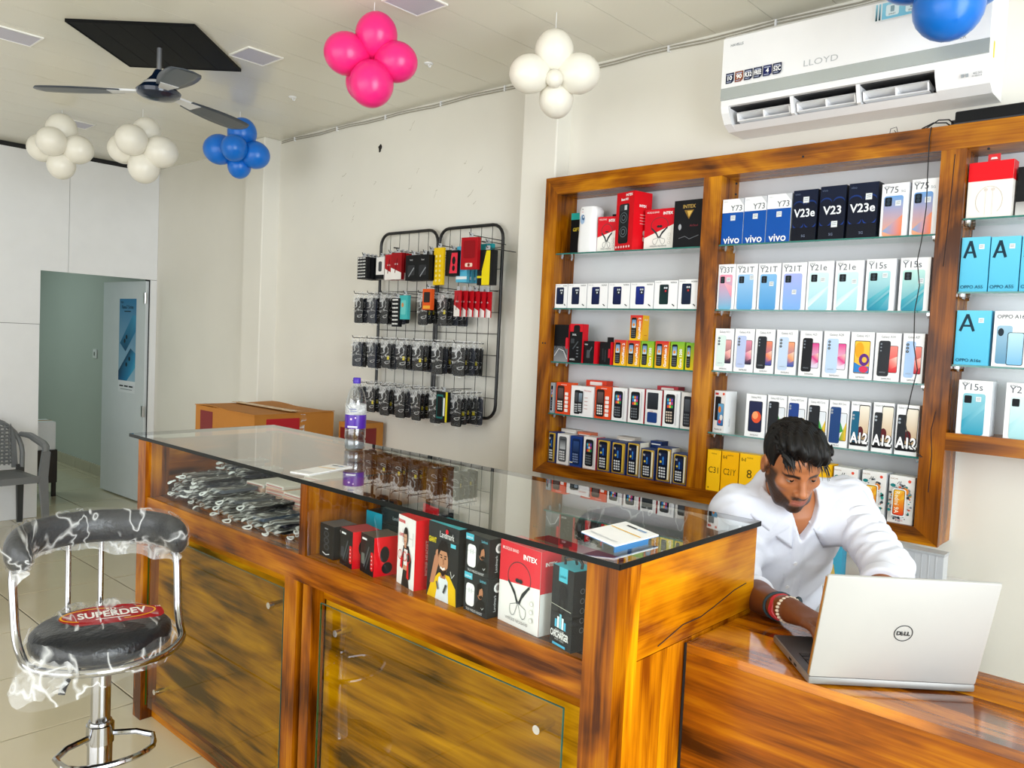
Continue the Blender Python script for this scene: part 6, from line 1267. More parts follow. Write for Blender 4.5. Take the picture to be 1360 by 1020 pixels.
make_stool('dark bar stool behind the counter seen through its glass top', (-1.43, 2.28, 0), math.radians(35), False)

# ================================================================== PLASTIC ARMCHAIR
M_gpl = mat('grey_moulded_plastic', '#6f7274', .38)
ch_ = thing('plastic_armchair', 'grey moulded plastic armchair with woven-pattern back by the white wall', 'chair', (-6.36, 1.705, 0), math.radians(90))
# local: -y is the front, x sideways
def strip(path, w, th_):      # flat moulded band along a path, w across, th_ thick
    b = MB(); P = [Vector(p) for p in path]
    n = len(P); vs = []
    for i, p in enumerate(P):
        d = (P[min(n-1, i+1)]-P[max(0, i-1)]).normalized(); s_ = d.cross(Vector((0, 1, 0))); s_ = s_.normalized() if s_.length > .1 else Vector((1, 0, 0)); nrm = s_.cross(d).normalized()
        ww = w[i] if isinstance(w, list) else w
        for a_, c_ in ((-1, -1), (1, -1), (1, 1), (-1, 1)): vs.append(p+s_*ww/2*a_+nrm*th_/2*c_)
    fs = [(4*i+k, 4*i+(k+1) % 4, 4*i+4+(k+1) % 4, 4*i+4+k) for i in range(n-1) for k in range(4)]+[(3, 2, 1, 0), tuple(range(4*n-4, 4*n))]
    return b.add(vs, fs)
def seatf(u, v): return ((u-.5)*(.44-.04*v), -.21+v*.40, .405-.025*math.sin(v*math.pi)*(1-(2*u-1)**2)-(.02 if v < .05 else 0))
o = MB().grid(seatf, 12, 12).build('seat', M_gpl, ch_, smooth=True); o.modifiers.new('t', 'SOLIDIFY').thickness = .012
MB().box((-.215, -.225, .365), (.215, -.205, .41)).build('seat_apron', M_gpl, ch_)
hoop = [(-.225, .17, .42)]+[(.235*math.cos(math.radians(q_)), .20+.035*math.sin(math.radians(q_)), .52+.255*math.sin(math.radians(q_))) for q_ in range(180, -1, -12)]+[(.225, .17, .42)]
MB().tube(hoop, .017, 8).build('back_hoop', M_gpl, ch_, smooth=True)
lt = MB()
for k in range(11):
    x_ = -.15+k*.03; lt.tube([(x_, .20+.004*(-1)**(k+j), .44+j*.026) for j in range(12)], .0075, 5)
for j in range(11):
    z_ = .455+j*.026; lt.tube([(-.165+k*.03, .20+.005*(-1)**(k+j+1), z_) for k in range(12)], .0075, 5)
lt.build('woven_back', M_gpl, ch_, smooth=True)['kind'] = 'stuff'
for s_ in (-1, 1):
    MB().prism([(s_*.165, .42), (s_*.205, .42), (s_*.19, .62), (s_*.155, .74)] if s_ > 0 else [(-.205, .42), (-.165, .42), (-.155, .74), (-.19, .62)], .19, .205, axis='y').build('back_side_panel', M_gpl, ch_)
    arm = [(s_*.225, .21, .66), (s_*.262, .12, .655), (s_*.275, .02, .635), (s_*.278, -.10, .620), (s_*.272, -.17, .610), (s_*.262, -.20, .55)]
    MB().tube(arm, [.018, .024, .026, .026, .024, .02], 8).build('armrest', M_gpl, ch_, smooth=True)
    strip([(s_*.265, -.20, .58), (s_*.245, -.205, .40), (s_*.255, -.225, .18), (s_*.262, -.24, 0)], [.05, .06, .045, .034], .03).build('leg', M_gpl, ch_)
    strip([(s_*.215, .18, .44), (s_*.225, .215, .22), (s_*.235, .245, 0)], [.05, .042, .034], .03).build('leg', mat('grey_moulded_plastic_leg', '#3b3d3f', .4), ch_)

# things just inside the doorway
t = thing('white_carton', 'white carton on a dark crate just inside the doorway', 'carton', (-7.55, 2.33, .40)); MB().rbox((-.12, -.12, 0), (.12, .12, .24), .006, 1).build('box', M_white, t); MB().box((-.02, -.121, .235), (.02, .121, .2412)).build('tape', M_tape, t)
t = thing('dark_crate', 'dark crate under the white carton just inside the doorway', 'crate', (-7.55, 2.33, 0)); MB().box((-.13, -.13, .12), (.13, .13, .40)).build('body', mat('dark_brown_crate', '#2a211c', .6), t)
for a_ in (-.11, .11):
    for b_ in (-.11, .11): MB().box((a_-.015, b_-.015, 0), (a_+.015, b_+.015, .12)).build('foot', MATS['dark_brown_crate'], t)
# ================================================================== SEATED MAN
V3 = lambda *a: np.array(a, dtype=np.float32)
def s_caps(P, a, b, ra, rb):
    a = V3(*a); b = V3(*b); ab = b-a; t = np.clip(((P-a) @ ab)/max(1e-9, float(ab @ ab)), 0, 1)
    return np.linalg.norm(P-(a+t[:, None]*ab), axis=1)-(ra+(rb-ra)*t)
def s_ell(P, c, r, R=None):
    q = P-V3(*c)
    if R is not None: q = q @ R          # columns of R are the ellipsoid axes
    r = V3(*r); k0 = np.linalg.norm(q/r, axis=1); k1 = np.linalg.norm(q/(r*r), axis=1)
    return k0*(k0-1)/np.maximum(k1, 1e-6)
def smin(a, b, k):
    h = np.clip(.5+.5*(b-a)/k, 0, 1); return b+(a-b)*h-k*h*(1-h)
def smax(a, b, k): return -smin(-a, -b, k)
def sdf_mesh(fn, lo, hi, h):
    """surface nets over a grid that is only evaluated near the surface"""
    lo = np.array(lo, float); B = 16; nb = np.ceil((np.array(hi)-lo)/(h*B)).astype(int); n = nb*B+1
    ax = [lo[i]+(np.arange(nb[i])+.5)*B*h for i in range(3)]
    C = np.stack(np.meshgrid(*ax, indexing='ij'), -1).reshape(-1, 3).astype(np.float32)
    dc = fn(C); near = np.abs(dc) < B*h*.5*1.75+.010
    D_ = np.empty(tuple(n), np.float32)
    big = np.where(dc > 0, 1., -1.).reshape(tuple(nb)).astype(np.float32)
    D_[:-1, :-1, :-1] = np.repeat(np.repeat(np.repeat(big, B, 0), B, 1), B, 2)
    D_[-1] = 1; D_[:, -1] = 1; D_[:, :, -1] = 1
    off = np.stack(np.meshgrid(*[np.arange(B+1)]*3, indexing='ij'), -1).reshape(-1, 3)
    ids = np.argwhere(near.reshape(tuple(nb)))
    for s0 in range(0, len(ids), 120):
        I = (ids[s0:s0+120, None, :]*B+off[None]).reshape(-1, 3)
        D_[I[:, 0], I[:, 1], I[:, 2]] = fn((lo+I*h).astype(np.float32))
    S = D_ < 0
    cnt = sum(S[i:n[0]-1+i, j:n[1]-1+j, k:n[2]-1+k].astype(np.int8) for i in (0, 1) for j in (0, 1) for k in (0, 1))
    act = np.argwhere((cnt > 0) & (cnt < 8)); idx = np.full(tuple(n-1), -1, np.int64); idx[act[:, 0], act[:, 1], act[:, 2]] = np.arange(len(act))
    acc = np.zeros((len(act), 3)); num = np.zeros(len(act))
    cor = [(i, j, k) for i in (0, 1) for j in (0, 1) for k in (0, 1)]
    for a in cor:
        for x in range(3):
            if a[x]: continue
            b = list(a); b[x] = 1
            da = D_[act[:, 0]+a[0], act[:, 1]+a[1], act[:, 2]+a[2]]; db = D_[act[:, 0]+b[0], act[:, 1]+b[1], act[:, 2]+b[2]]
            m = (da < 0) != (db < 0); t = np.where(m, da/np.where(m, da-db, 1), 0)
            p = act+np.array(a); p = p.astype(float); p[:, x] += t
            acc[m] += p[m]; num[m] += 1
    Vv = lo+acc/num[:, None]*h; F = []
    for x in range(3):
        y, z = (x+1) % 3, (x+2) % 3
        sl0 = [slice(None)]*3; sl1 = [slice(None)]*3; sl0[x] = slice(0, -1); sl1[x] = slice(1, None)
        ch = S[tuple(sl0)] != S[tuple(sl1)]; E = np.argwhere(ch)
        E = E[(E[:, y] > 0) & (E[:, z] > 0) & (E[:, y] < n[y]-1) & (E[:, z] < n[z]-1)]
        ins = S[E[:, 0], E[:, 1], E[:, 2]]
        q = []
        for dy, dz in ((-1, -1), (0, -1), (0, 0), (-1, 0)):
            c = E.copy(); c[:, y] += dy; c[:, z] += dz; q.append(idx[c[:, 0], c[:, 1], c[:, 2]])
        q = np.stack(q, 1); q[~ins] = q[~ins][:, ::-1]; F.append(q)
    F = np.concatenate(F); F = F[(F >= 0).all(1)]
    return Vv, F
def np_obj(name, Vv, F, m, parent=None, cols=None, loc=(0, 0, 0)):
    me = bpy.data.meshes.new(name); me.from_pydata((Vv-np.array(loc)).tolist(), [], F.tolist()); me.materials.append(m)
    if cols is not None:
        at = me.color_attributes.new('Col', 'FLOAT_COLOR', 'POINT'); at.data.foreach_set('color', np.concatenate([cols, np.ones((len(cols), 1))], 1).astype(np.float32).ravel())
    me.polygons.foreach_set('use_smooth', [True]*len(me.polygons)); me.update()
    return obj(name, me, parent)
nrm = lambda v: np.array(v, float)/np.linalg.norm(v)

# joints
RS, LS = V3(-1.005, 2.062, 1.055), V3(-.792, 2.272, 1.092)
RE, RW = V3(-.955, 2.005, .858), V3(-.742, 1.826, .902)
LE, LW = V3(-.622, 2.125, .972), V3(-.575, 1.900, .905)
PEL = V3(-1.05, 2.30, .665); MID = (RS+LS)/2; NB = V3(-.900, 2.156, 1.118)
HC = V3(-.858, 2.058, 1.209)
tx = nrm(RS-LS); tz = nrm(MID-PEL); ty = nrm(np.cross(tz, tx)); tx = nrm(np.cross(ty, tz)); TR = np.stack([tx, ty, tz], 1).astype(np.float32)
def Rz(a): return np.array([[math.cos(a), -math.sin(a), 0], [math.sin(a), math.cos(a), 0], [0, 0, 1]])
def Rx(a): return np.array([[1, 0, 0], [0, math.cos(a), -math.sin(a)], [0, math.sin(a), math.cos(a)]])
def Ry(a): return np.array([[math.cos(a), 0, math.sin(a)], [0, 1, 0], [-math.sin(a), 0, math.cos(a)]])
HS = .89
HR = HS*(Rz(math.radians(-134)) @ Rx(math.radians(-28)) @ Ry(math.radians(3))).astype(np.float32)
HW = lambda x, y, z: HC+HR @ V3(x, y, z)
def sx2(fn, P):      # symmetric pair
    Q = P.copy(); Q[:, 0] = np.abs(Q[:, 0]); return fn(Q)
def head_sdf(W):
    P = (W-HC) @ HR/HS**2; A = P.copy(); A[:, 0] = np.abs(A[:, 0])
    d = s_ell(P, (0, -.014, .034), (.073, .094, .086))
    d = smin(d, s_ell(P, (0, .030, -.030), (.058, .062, .085)), .03)
    d = smin(d, s_ell(P, (0, .040, -.075), (.044, .046, .036)), .025)
    d = smin(d, s_ell(P, (0, .074, -.100), (.019, .015, .014)), .02)
    d = smin(d, s_caps(A, (.055, -.005, -.040), (.038, .045, -.088), .016, .016), .02)
    d = smin(d, s_ell(A, (.044, .058, -.014), (.020, .020, .016)), .018)
    d = smin(d, s_ell(P, (0, .062, .050), (.052, .030, .034)), .02)
    d = smin(d, s_caps(A, (.010, .084, .0235), (.044, .070, .029), .0085, .007), .012)
    d = smax(d, -s_ell(A, (.0325, .097, .008), (.017, .017, .012)), .010)
    # eyelids
    e = np.linalg.norm(A-V3(.032, .0735, .010), axis=1)-.0138
    slit = np.abs(A[:, 2]-.0070+.10*(A[:, 0]-.032)**1)-.0024
    lid = np.maximum(e, -np.maximum(slit, .070-A[:, 1]))
    d = smin(d, lid, .004)
    d = smin(d, s_caps(P, (0, .082, .022), (0, .107, -.022), .0085, .0105), .010)
    d = smin(d, s_ell(P, (0, .108, -.027), (.0125, .012, .010)), .008)
    d = smin(d, s_ell(A, (.0135, .097, -.031), (.0085, .011, .0075)), .006)
    d = smax(d, -s_ell(A, (.007, .102, -.0385), (.0035, .006, .004)), .003)
    d = smin(d, s_ell(P, (0, .084, -.060), (.026, .014, .020)), .014)
    d = smin(d, s_caps(A, (0, .0975, -.0565), (.021, .087, -.0595), .0042, .0025), .004)
    d = smin(d, s_caps(A, (0, .0965, -.0685), (.018, .087, -.0655), .0055, .003), .005)
    d = smax(d, -s_caps(A, (0, .103, -.0625), (.022, .091, -.0625), .0016, .0012), .002)
    ear = s_ell(A, (.079, -.012, .000), (.0085, .020, .032))
    ear = smax(ear, -s_ell(A, (.088, -.008, .001), (.007, .011, .019)), .004)
    d = smin(d, ear, .008)
    return d*HS
def hand_sdf(P, wr, d, side, up, curl=1.0):
    """palm-down hand; side points to the little finger"""
    wr = V3(*wr); d = V3(*nrm(d)); side = V3(*nrm(side)); up = V3(*nrm(up))
    L = lambda a, b, c: wr+d*a+side*b+up*c
    r = s_caps(P, L(-.02, 0, 0), L(.03, .002, .002), .026, .024)
    for k, b in enumerate((-.027, -.009, .010, .028)):
        r = smin(r, s_caps(P, L(.015, b*.6, .002), L(.085-.004*abs(k-1), b, .006), .0165, .0115), .014)
    ln = [(.040, .024, .020), (.044, .028, .021), (.040, .026, .020), (.032, .020, .018)]
    for k, b in enumerate((-.028, -.009, .010, .029)):
        x, z = .085-.004*abs(k-1), .006; an = -.12; p = L(x, b, z); rad = .0092-.0008*(k == 3)
        for j, l in enumerate(ln[k]):
            an2 = an-(0, .55, 1.05)[j]*curl; x += l*math.cos(an2); z += l*math.sin(an2); q = L(x, b*(1+.10*j), z)
            r2 = rad-.0009*(j+.5); r = smin(r, s_caps(P, p, q, rad-.0009*j, r2), .0035); p = q
    p0, p1, p2, p3 = L(.012, -.024, -.004), L(.045, -.048, -.010), L(.074, -.054, -.016), L(.096, -.050, -.020)
    r = smin(r, s_caps(P, p0, p1, .016, .0115), .012); r = smin(r, s_caps(P, p1, p2, .0105, .0095), .004); r = smin(r, s_caps(P, p2, p3, .0092, .0075), .003)
    return r
RHD, LHD = nrm(np.array([-.600, 1.752, .893])-np.array(RW)), nrm(np.array([-.50, 1.785, .893])-np.array(LW))
up_ = V3(0, 0, 1)
R_side = np.cross(RHD, up_); L_side = -np.cross(LHD, up_)
KNR, KNL = V3(-.80, 1.99, .60), V3(-.64, 2.16, .60)
def torso_sdf(P, g=0.0):
    Q = (P-MID) @ TR
    d = s_caps(P, RS+V3(0, 0, .0), LS, .058+g, .058+g)
    d = smin(d, s_ell(Q, (0, .0, -.13), (.155+g, .095+g, .17+g)), .05)
    d = smin(d, s_ell(Q, (0, .012, -.33), (.145+g, .098+g, .17+g)), .06)
    d = smin(d, s_caps(P, MID+V3(*(tz*.0)), NB, .075+g*.5, .058+g*.5), .05)
    return d
def body_sdf(P):
    d = head_sdf(P)
    d = smin(d, s_caps(P, HW(0, -.030, -.045), NB, .050, .058), .02)
    d = smin(d, torso_sdf(P, -.012), .03)
    for S_, E_, W_, hd, sd in ((RS, RE, RW, RHD, R_side), (LS, LE, LW, LHD, L_side)):
        d = smin(d, s_caps(P, S_, E_, .050, .040), .03)
        m = E_+(W_-E_)*.35
        d = smin(d, s_caps(P, E_, m, .040, .042), .02); d = smin(d, s_caps(P, m, W_, .041, .027), .02)
        d = smin(d, hand_sdf(P, W_, hd, sd, (0, 0, 1)), .012)
    for s_, K in ((1, KNR), (-1, KNL)):
        hp = PEL+V3(*(tx*.085*s_))
        d = smin(d, s_caps(P, hp, K, .082, .058), .03); ft = K+V3(-.02, .03, -.54)
        d = smin(d, s_caps(P, K, ft, .052, .036), .02); d = smin(d, s_caps(P, ft+V3(0, 0, -.012), ft+V3(.12, -.10, -.022), .036, .026), .02)
    return d
def shirt_sdf(P):
    Q = (P-MID) @ TR
    d = torso_sdf(P, .012)
    # armpit and waist folds
    fold = .0045*np.sin(Q[:, 2]*70+Q[:, 0]*38+3*np.sin(Q[:, 0]*17))*np.clip(.25+np.abs(Q[:, 0])*5.5, 0, 1)+.003*np.sin(Q[:, 0]*60+Q[:, 2]*22)
    d = d+fold
    front = (Q[:, 1] > .03)
    d = d-.0034*np.clip(1-(np.abs(Q[:, 0]-.004)-.0155)/.003, 0, 1)*front
    pk = np.maximum(np.abs(Q[:, 0]+.085)-.052, np.abs(Q[:, 2]+.165)-.058); d = d-.0018*np.clip(1-pk/.003, 0, 1)*front
    for S_, E_, W_, t1, r1 in ((RS, RE, RW, .34, .049), (LS, LE, LW, .42, .052)):
        ax = nrm(E_-S_); t = (P-S_) @ V3(*ax)
        wr = .0035*np.sin(t*60+Q[:, 0]*45+2.5*np.sin(t*27+Q[:, 1]*40))+.002*np.sin(t*120+Q[:, 1]*70-Q[:, 0]*50)
        sl = s_caps(P, S_, E_, .066, .057)+wr
        d = smin(d, sl, .035)
        e2 = E_+(W_-E_)*t1
        fw = nrm(W_-E_); tt = (P-E_) @ V3(*fw)
        fa = s_caps(P, E_, E_+(W_-E_)*(t1+.2), .056, r1)+.0025*np.sin(tt*110+Q[:, 0]*30)
        fa = np.maximum(fa, tt-float(np.linalg.norm(e2-E_)))
        d = smin(d, fa, .018)
        cf = np.maximum(np.abs(s_caps(P, E_, W_, r1+.004, r1+.002))-.004, np.abs(tt-float(np.linalg.norm(e2-E_))+.018)-.018)
        d = smin(d, cf, .004)
    # neck opening and V at the collar
    d = smax(d, -s_caps(P, NB+V3(*(tz*-.02)), HW(0, -.03, -.05), .060, .060), .006)
    v = Q.copy(); vz = Q[:, 2]-.018; wv = np.clip((vz+.050)*.45, 0, .04)
    cut = np.maximum(np.abs(Q[:, 0]-.002)-wv, -(Q[:, 1]-.02)); d = smax(d, -np.maximum(cut, -(vz+.050)), .004)
    d = np.maximum(d, -(Q[:, 2]+.46))
    return d
Vv, F = sdf_mesh(body_sdf, (-1.30, 1.58, .0), (-.38, 2.62, 1.40), .0032)
# skin tones, lips, brows, beard as pigment on the one body mesh
P = Vv.astype(np.float32); L_ = (P-HC) @ HR/HS**2; hd_ = (np.linalg.norm(P-HC, axis=1) < .17)
skin = np.array(lin('#a8683f')); c = np.tile(skin, (len(P), 1))
ax_, y_, z_ = np.abs(L_[:, 0]), L_[:, 1], L_[:, 2]
nz = .5+.5*np.sin(L_[:, 0]*900)*np.sin(z_*800+y_*500)
def blend(mask, col, amt=1.0):
    global c
    m = (np.clip(mask, 0, 1)*amt*hd_)[:, None]; c = c*(1-m)+np.array(lin(col))*m
st = lambda x, w: np.clip(x/w+.5, 0, 1)
arm_ = st(1.0-P[:, 2], .1)*(~hd_); c = c*(1-arm_[:, None])+np.array(lin('#6d3d22'))*arm_[:, None]
jaw = st(-.050-.30*(ax_-.02)*0-z_+.62*np.clip(ax_-.030, 0, .05)*1.0, .012)*st(y_+.012, .02)
side = st(ax_-.050, .010)*st(.012-z_, .02)*st(y_-.002, .012)*st(.050-y_, .012)
mous = st(.024-ax_, .008)*st(-.043-z_, .006)*st(z_+.0555, .004)*st(y_-.075, .01)
lips = st(.0225-ax_, .004)*st(-.0545-z_, .003)*st(z_+.0745, .003)*st(y_-.080, .006)
brd = np.maximum(np.maximum(jaw*st(-.077-z_+.75*ax_*(ax_ > .024)-.0*ax_, .012), side), mous)
brd = brd*(1-lips)*st(y_-.9*(-z_-.062), .012)*st(z_+.122, .006); blend(brd*(.82+.18*nz), '#17110e')
blend(lips, '#9a5a4c')
brow = st(.0055-np.abs(z_-(.0255+.12*(ax_-.03)*(ax_ < .034)-.25*np.clip(ax_-.034, 0, 1))), .003)*st(ax_-.012, .004)*st(.052-ax_, .005)*st(y_-.050, .01)
blend(brow, '#120c0a')
blend(st(.020-np.hypot(ax_-.032, (z_-.006)*1.4), .012)*st(y_-.05, .01), '#7c4a30', .45)
blend(st(.014-np.hypot(ax_*1.0, (z_+.028)), .01)*st(y_-.09, .01), '#b87650', .5)
M_skin, nt_, b_ = bsdf_mat('skin'); at_ = nt_.nodes.new('ShaderNodeAttribute'); at_.attribute_name = 'Col'; nt_.links.new(at_.outputs['Color'], b_.inputs['Base Color']); b_.inputs['Roughness'].default_value = .46; b_.inputs['Subsurface Weight'].default_value = .08; b_.inputs['Subsurface Radius'].default_value = (.01, .004, .002); b_.inputs['Subsurface Scale'].default_value = .4
man = np_obj('person', Vv, F, M_skin, None, c, (0, 0, 0)); tag(man, 'man in a white shirt leaning over the laptop behind the desk', 'person')
M_shirt = mat('white_cotton', '#dadde9', .8, noise=(.02, 40), bump=.08, bscale=300)
Vs, Fs = sdf_mesh(shirt_sdf, (-1.32, 1.66, .55), (-.40, 2.64, 1.32), .0046)
shirt = np_obj('shirt', Vs, Fs, M_shirt, man)
# collar: stand and two leaves; placket buttons
def surf(fn, o, d, t0=0., t1=.5):
    o = np.array(o, float); d = nrm(d); t = t0
    for _ in range(80):
        v = float(fn((o+d*t)[None].astype(np.float32))[0]); t += v*.8
        if abs(v) < 2e-4 or t > t1: break
    return o+d*t
TW = lambda x, y, z: MID+TR @ V3(x, y, z)
ncx = nrm(np.array(HW(0, -.03, -.05))-np.array(NB))
def ring_pt(an, r, up):
    x = np.array(tx); y = nrm(np.cross(ncx, x)); return np.array(NB)+ncx*up+x*math.cos(an)*r-y*0+nrm(np.cross(ncx, x))*math.sin(an)*r
cb = MB()
def over(p, n_):      # lift a point onto the outside of the shirt along n_
    h_ = surf(shirt_sdf, p+n_*.14, -n_, 0., .26); t_ = float((h_-p) @ n_)
    return p+n_*max(0.0, t_+.0045) if t_ > -.05 else p
def collar(u, v):      # u round the neck from front right to front left, v from fold down to the point
    an = math.radians(90-11-u*338); fr = abs(2*u-1)           # 1 at the two front ends, 0 at the nape
    r = .063; hgt = .034-.040*fr**2; top = ring_pt(an, r, hgt)
    rad = nrm(ring_pt(an, 1, 0)-np.array(NB)); out = ring_pt(an, r+.040+.022*fr**2, hgt-(.030+.052*fr**3))
    out = out+np.array(tx)*(.020*fr**4)*(1 if u < .5 else -1)
    p = top*(1-v)+out*v+(rad+ncx)*(.006*math.sin(math.pi*v))
    return tuple(over(p, nrm(rad*.75+ncx*.65)) if v > .12 else p)
CG = np.array([[collar(i/56, j/8) for i in range(57)] for j in range(9)])
for _ in range(6):
    G_ = CG.copy(); G_[1:-1, 1:-1] = (CG[:-2, 1:-1]+CG[2:, 1:-1]+CG[1:-1, :-2]+CG[1:-1, 2:])/4; G_[-1, 1:-1] = (CG[-1, :-2]+CG[-1, 2:]+CG[-1, 1:-1]*2)/4; CG = G_
cb.grid(lambda u, v: tuple(CG[round(v*8), round(u*56)]), 57, 9)
co = cb.build('collar', M_shirt, shirt, smooth=True); sm = co.modifiers.new('t', 'SOLIDIFY'); sm.thickness = .0025
M_btn = mat('white_button', '#eeeef2', .3)
for k, zz in enumerate((-.10, -.185, -.27, -.355)):
    p = surf(shirt_sdf, TW(.004, .25, zz), -ty); b = MB(); b.M = Matrix.Translation(Vector(p)) @ Vector((0, 0, 1)).rotation_difference(Vector(ty)).to_matrix().to_4x4(); b.lathe([(0, -.001), (.0055, -.001), (.0058, .0008), (.004, .0012), (0, .0008)], 12); b.build('button', M_btn, shirt, smooth=True)
# trousers
def trous(P):
    Q = (P-MID) @ TR; d = s_ell(Q, (0, .0, -.46), (.155, .115, .11))
    for s_, K in ((1, KNR), (-1, KNL)):
        hp = PEL+V3(*(tx*.085*s_)); d = smin(d, s_caps(P, hp, K, .092, .068), .03); ft = K+V3(-.02, .03, -.50); d = smin(d, s_caps(P, K, ft, .063, .055), .02)
    return d+.002*np.sin(P[:, 2]*60+P[:, 0]*40)
Vt, Ft = sdf_mesh(trous, (-1.30, 1.80, .04), (-.45, 2.55, .86), .009); np_obj('trousers', Vt, Ft, mat('dark_denim', '#20242e', .85), man)
# eyes
for s_ in (1, -1):
    o = MB().sphere(tuple(HW(.032*s_, .0735, .010)), .0128*HS, 16, 10).build('eye', mat('eye_white', '#9c9086', .15), man, smooth=True)
    g_ = nrm(np.array([-.45, 1.70, .95])-np.array(HW(.032*s_, .0735, .010))); g_ = nrm(g_+np.array(HR @ V3(0, .9, -.05))*.8); b = MB(); b.M = Matrix.Translation(Vector(np.array(HW(.032*s_, .0735, .010))+g_*.0118*HS)) @ Vector((0, 0, 1)).rotation_difference(Vector(g_)).to_matrix().to_4x4(); b.lathe([(.0062*HS, -.0008), (.0052*HS, .0006), (0, .0011)], 14); b.build('iris', mat('iris_dark', '#160d08', .08), o, smooth=True)
# hair: volume with combed grooves, plus loose locks
def hair_sdf(W):
    P = (W-HC) @ HR/HS**2; A = P.copy(); A[:, 0] = np.abs(A[:, 0])
    d = s_ell(P, (0, -.018, .046), (.082, .098, .092))
    d = smin(d, s_ell(P, (.0, .040, .112), (.066, .058, .036)), .03)
    d = smin(d, s_ell(P, (-.02, .078, .104), (.046, .034, .026)), .02)
    d = smin(d, s_ell(P, (-.035, .088, .084), (.030, .020, .018)), .015)
    # comb grooves run forward and to his left
    s = A[:, 0]*0+P[:, 0]*.85+P[:, 1]*.35
    g = np.sin(s*240+8*np.sin(P[:, 1]*26+P[:, 2]*18))*.0034+np.sin(s*620+P[:, 2]*90+5*np.sin(P[:, 1]*40))*.0014
    top = np.clip((P[:, 2]-.02)/.06, .12, 1)
    d = d+g*top
    # cut: face opening and nape
    face = np.maximum(-(P[:, 1]-.030-.10*np.clip(P[:, 2]-.04, -1, .03)), P[:, 2]-(.068+.007*np.sin(P[:, 0]*230)+.010*np.sin(P[:, 0]*90+1.2)-.10*P[:, 0]))
    face = np.minimum(face, np.maximum(P[:, 2]-.018, -(P[:, 1]-.012)))
    d = np.maximum(d, -face)
    d = np.maximum(d, -(P[:, 2]-(-.010)+np.clip(-.02-P[:, 1], 0, .05)*1.0))
    earcut = s_ell(A, (.082, -.010, -.004), (.03, .023, .030)); d = np.maximum(d, -earcut)
    return d
Vh, Fh = sdf_mesh(hair_sdf, tuple(HC-V3(.17, .17, .17)), tuple(HC+V3(.17, .17, .19)), .0026)
M_hair = mat('black_hair', '#090707', .5, spec=.3, noise=(.4, 60)); hair = np_obj('hair', Vh, Fh, M_hair, man)
q = random.Random(9); lk = MB()
for k in range(260):
    u = q.uniform(-1, 1); x0 = u*.062; fr = q.random()
    y0 = .02+.065*fr; base = np.array([x0, y0-.01, .112-.030*fr+.012*q.random()-abs(u)**2*.035])
    dirn = nrm(np.array([-.35+.5*q.uniform(-1, 1)*.6, .9, .25-.75*fr+q.uniform(-.3, .25)])); l = q.uniform(.020, .045)
    pts = [HW(*(base+dirn*l*t+np.array([0, 0, -.020*t*t*fr]))) for t in (0, .35, .7, 1)]
    lk.tube([tuple(p) for p in pts], [.0022, .0019, .0012, .0003], 4)
for k in range(120):
    an = q.uniform(-2.6, 2.6); el = q.uniform(.5, 1.3); base = np.array([.078*math.sin(an)*math.cos(el)*1.0, -.018-.09*math.cos(an)*math.cos(el), .05+.086*math.sin(el)])
    dirn = nrm(np.array([math.sin(an)*.4-.25, .75, .35*math.sin(el)])); l = q.uniform(.018, .035)
    lk.tube([tuple(HW(*(base+dirn*l*t))) for t in (0, .5, 1)], [.0022, .0016, .0003], 4)
for k in range(90):
    u = q.uniform(-1, 1); fr = q.random(); base = np.array([u*.064, -.05+.125*fr, .128-.030*fr*fr-abs(u)**2*.030])
    dirn = nrm(np.array([-.55+q.uniform(-.5, .5), .75, .30-.45*fr+q.uniform(-.25, .35)])); l = q.uniform(.022, .040)
    lk.tube([tuple(HW(*(base+dirn*l*t+np.array([0, 0, -.012*t*t])))) for t in (-.3, .2, .65, 1)], [.006, .0058, .0036, .0004], 6)
lk.build('loose_locks', M_hair, hair, smooth=True)['kind'] = 'stuff'
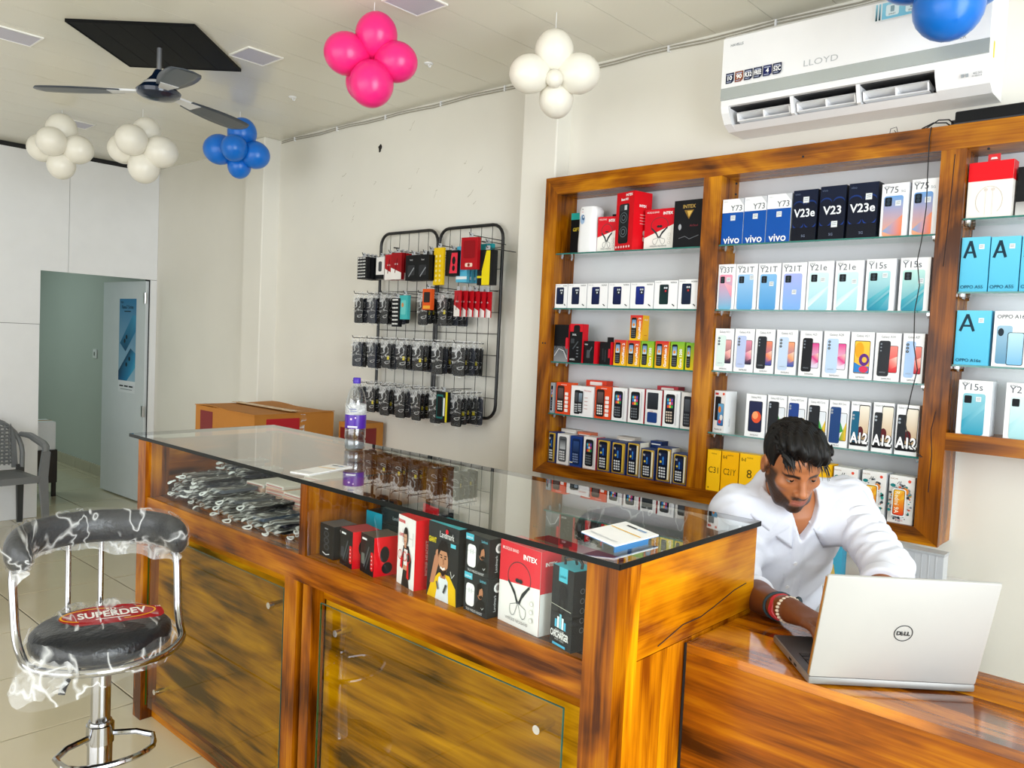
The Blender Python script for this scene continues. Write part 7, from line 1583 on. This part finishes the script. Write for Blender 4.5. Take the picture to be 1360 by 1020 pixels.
# wrist: red threads, pale chain bracelet and a dark band
fwd = nrm(RW-RE); sd_ = nrm(np.cross(fwd, up_)); upv = nrm(np.cross(sd_, fwd))
def wring(t, r, rad, name, m, wob=0.0, tilt=0.0, n=26):
    c0 = np.array(RE)+(np.array(RW)-np.array(RE))*t; P_ = []
    for i in range(n):
        a_ = 2*math.pi*i/n; P_.append(tuple(c0+sd_*math.cos(a_)*r+upv*math.sin(a_)*r*.92+fwd*(tilt*math.cos(a_)*r+wob*math.sin(a_*5))))
    return MB().tube(P_, rad, 6, True).build(name, m, man, smooth=True)
M_red = mat('red_thread', '#c02a34', .7); M_chain = mat('pale_bead_chain', '#e6dccb', .35); M_band = mat('dark_teal_band', '#10323f', .5)
for k, t in enumerate((.84, .865, .89, .915)): wring(t, .0325-.001*k, .0032, 'thread_bracelet', M_red if k != 2 else mat('pink_thread', '#e06a74', .7), .003, .1)
ch0 = np.array(RE)+(np.array(RW)-np.array(RE))*.975
for i in range(22):
    a_ = 2*math.pi*i/22; p = ch0+sd_*math.cos(a_)*.033+upv*math.sin(a_)*.029+fwd*.006*math.cos(a_)
    MB().sphere(tuple(p), (.0052, .0042, .0036), 8, 6).build('bracelet_bead', M_chain, man, smooth=True)
wring(.80, .0345, .0042, 'wrist_band', M_band, .0, -.3)
b = MB(); pc = np.array(RE)+(np.array(RW)-np.array(RE))*.93-sd_*.030+upv*.016; b.sphere(tuple(pc), (.010, .008, .014), 10, 8); b.build('band_tassel', M_band, man, smooth=True)
# seat under him
t = thing('round_stool', 'plain round stool the man in the white shirt sits on', 'stool', (float(PEL[0]), float(PEL[1]), 0))
MB().lathe([(0, .535), (.16, .535), (.165, .545), (.165, .562), (.16, .57), (0, .572)], 28).build('seat', M_lea, t, smooth=50)
for k in range(4): a_ = math.pi/4+k*math.pi/2; MB().tube([(.11*math.cos(a_), .11*math.sin(a_), .536), (.16*math.cos(a_), .16*math.sin(a_), 0)], .012, 8).build('leg', M_chr, t, smooth=True)
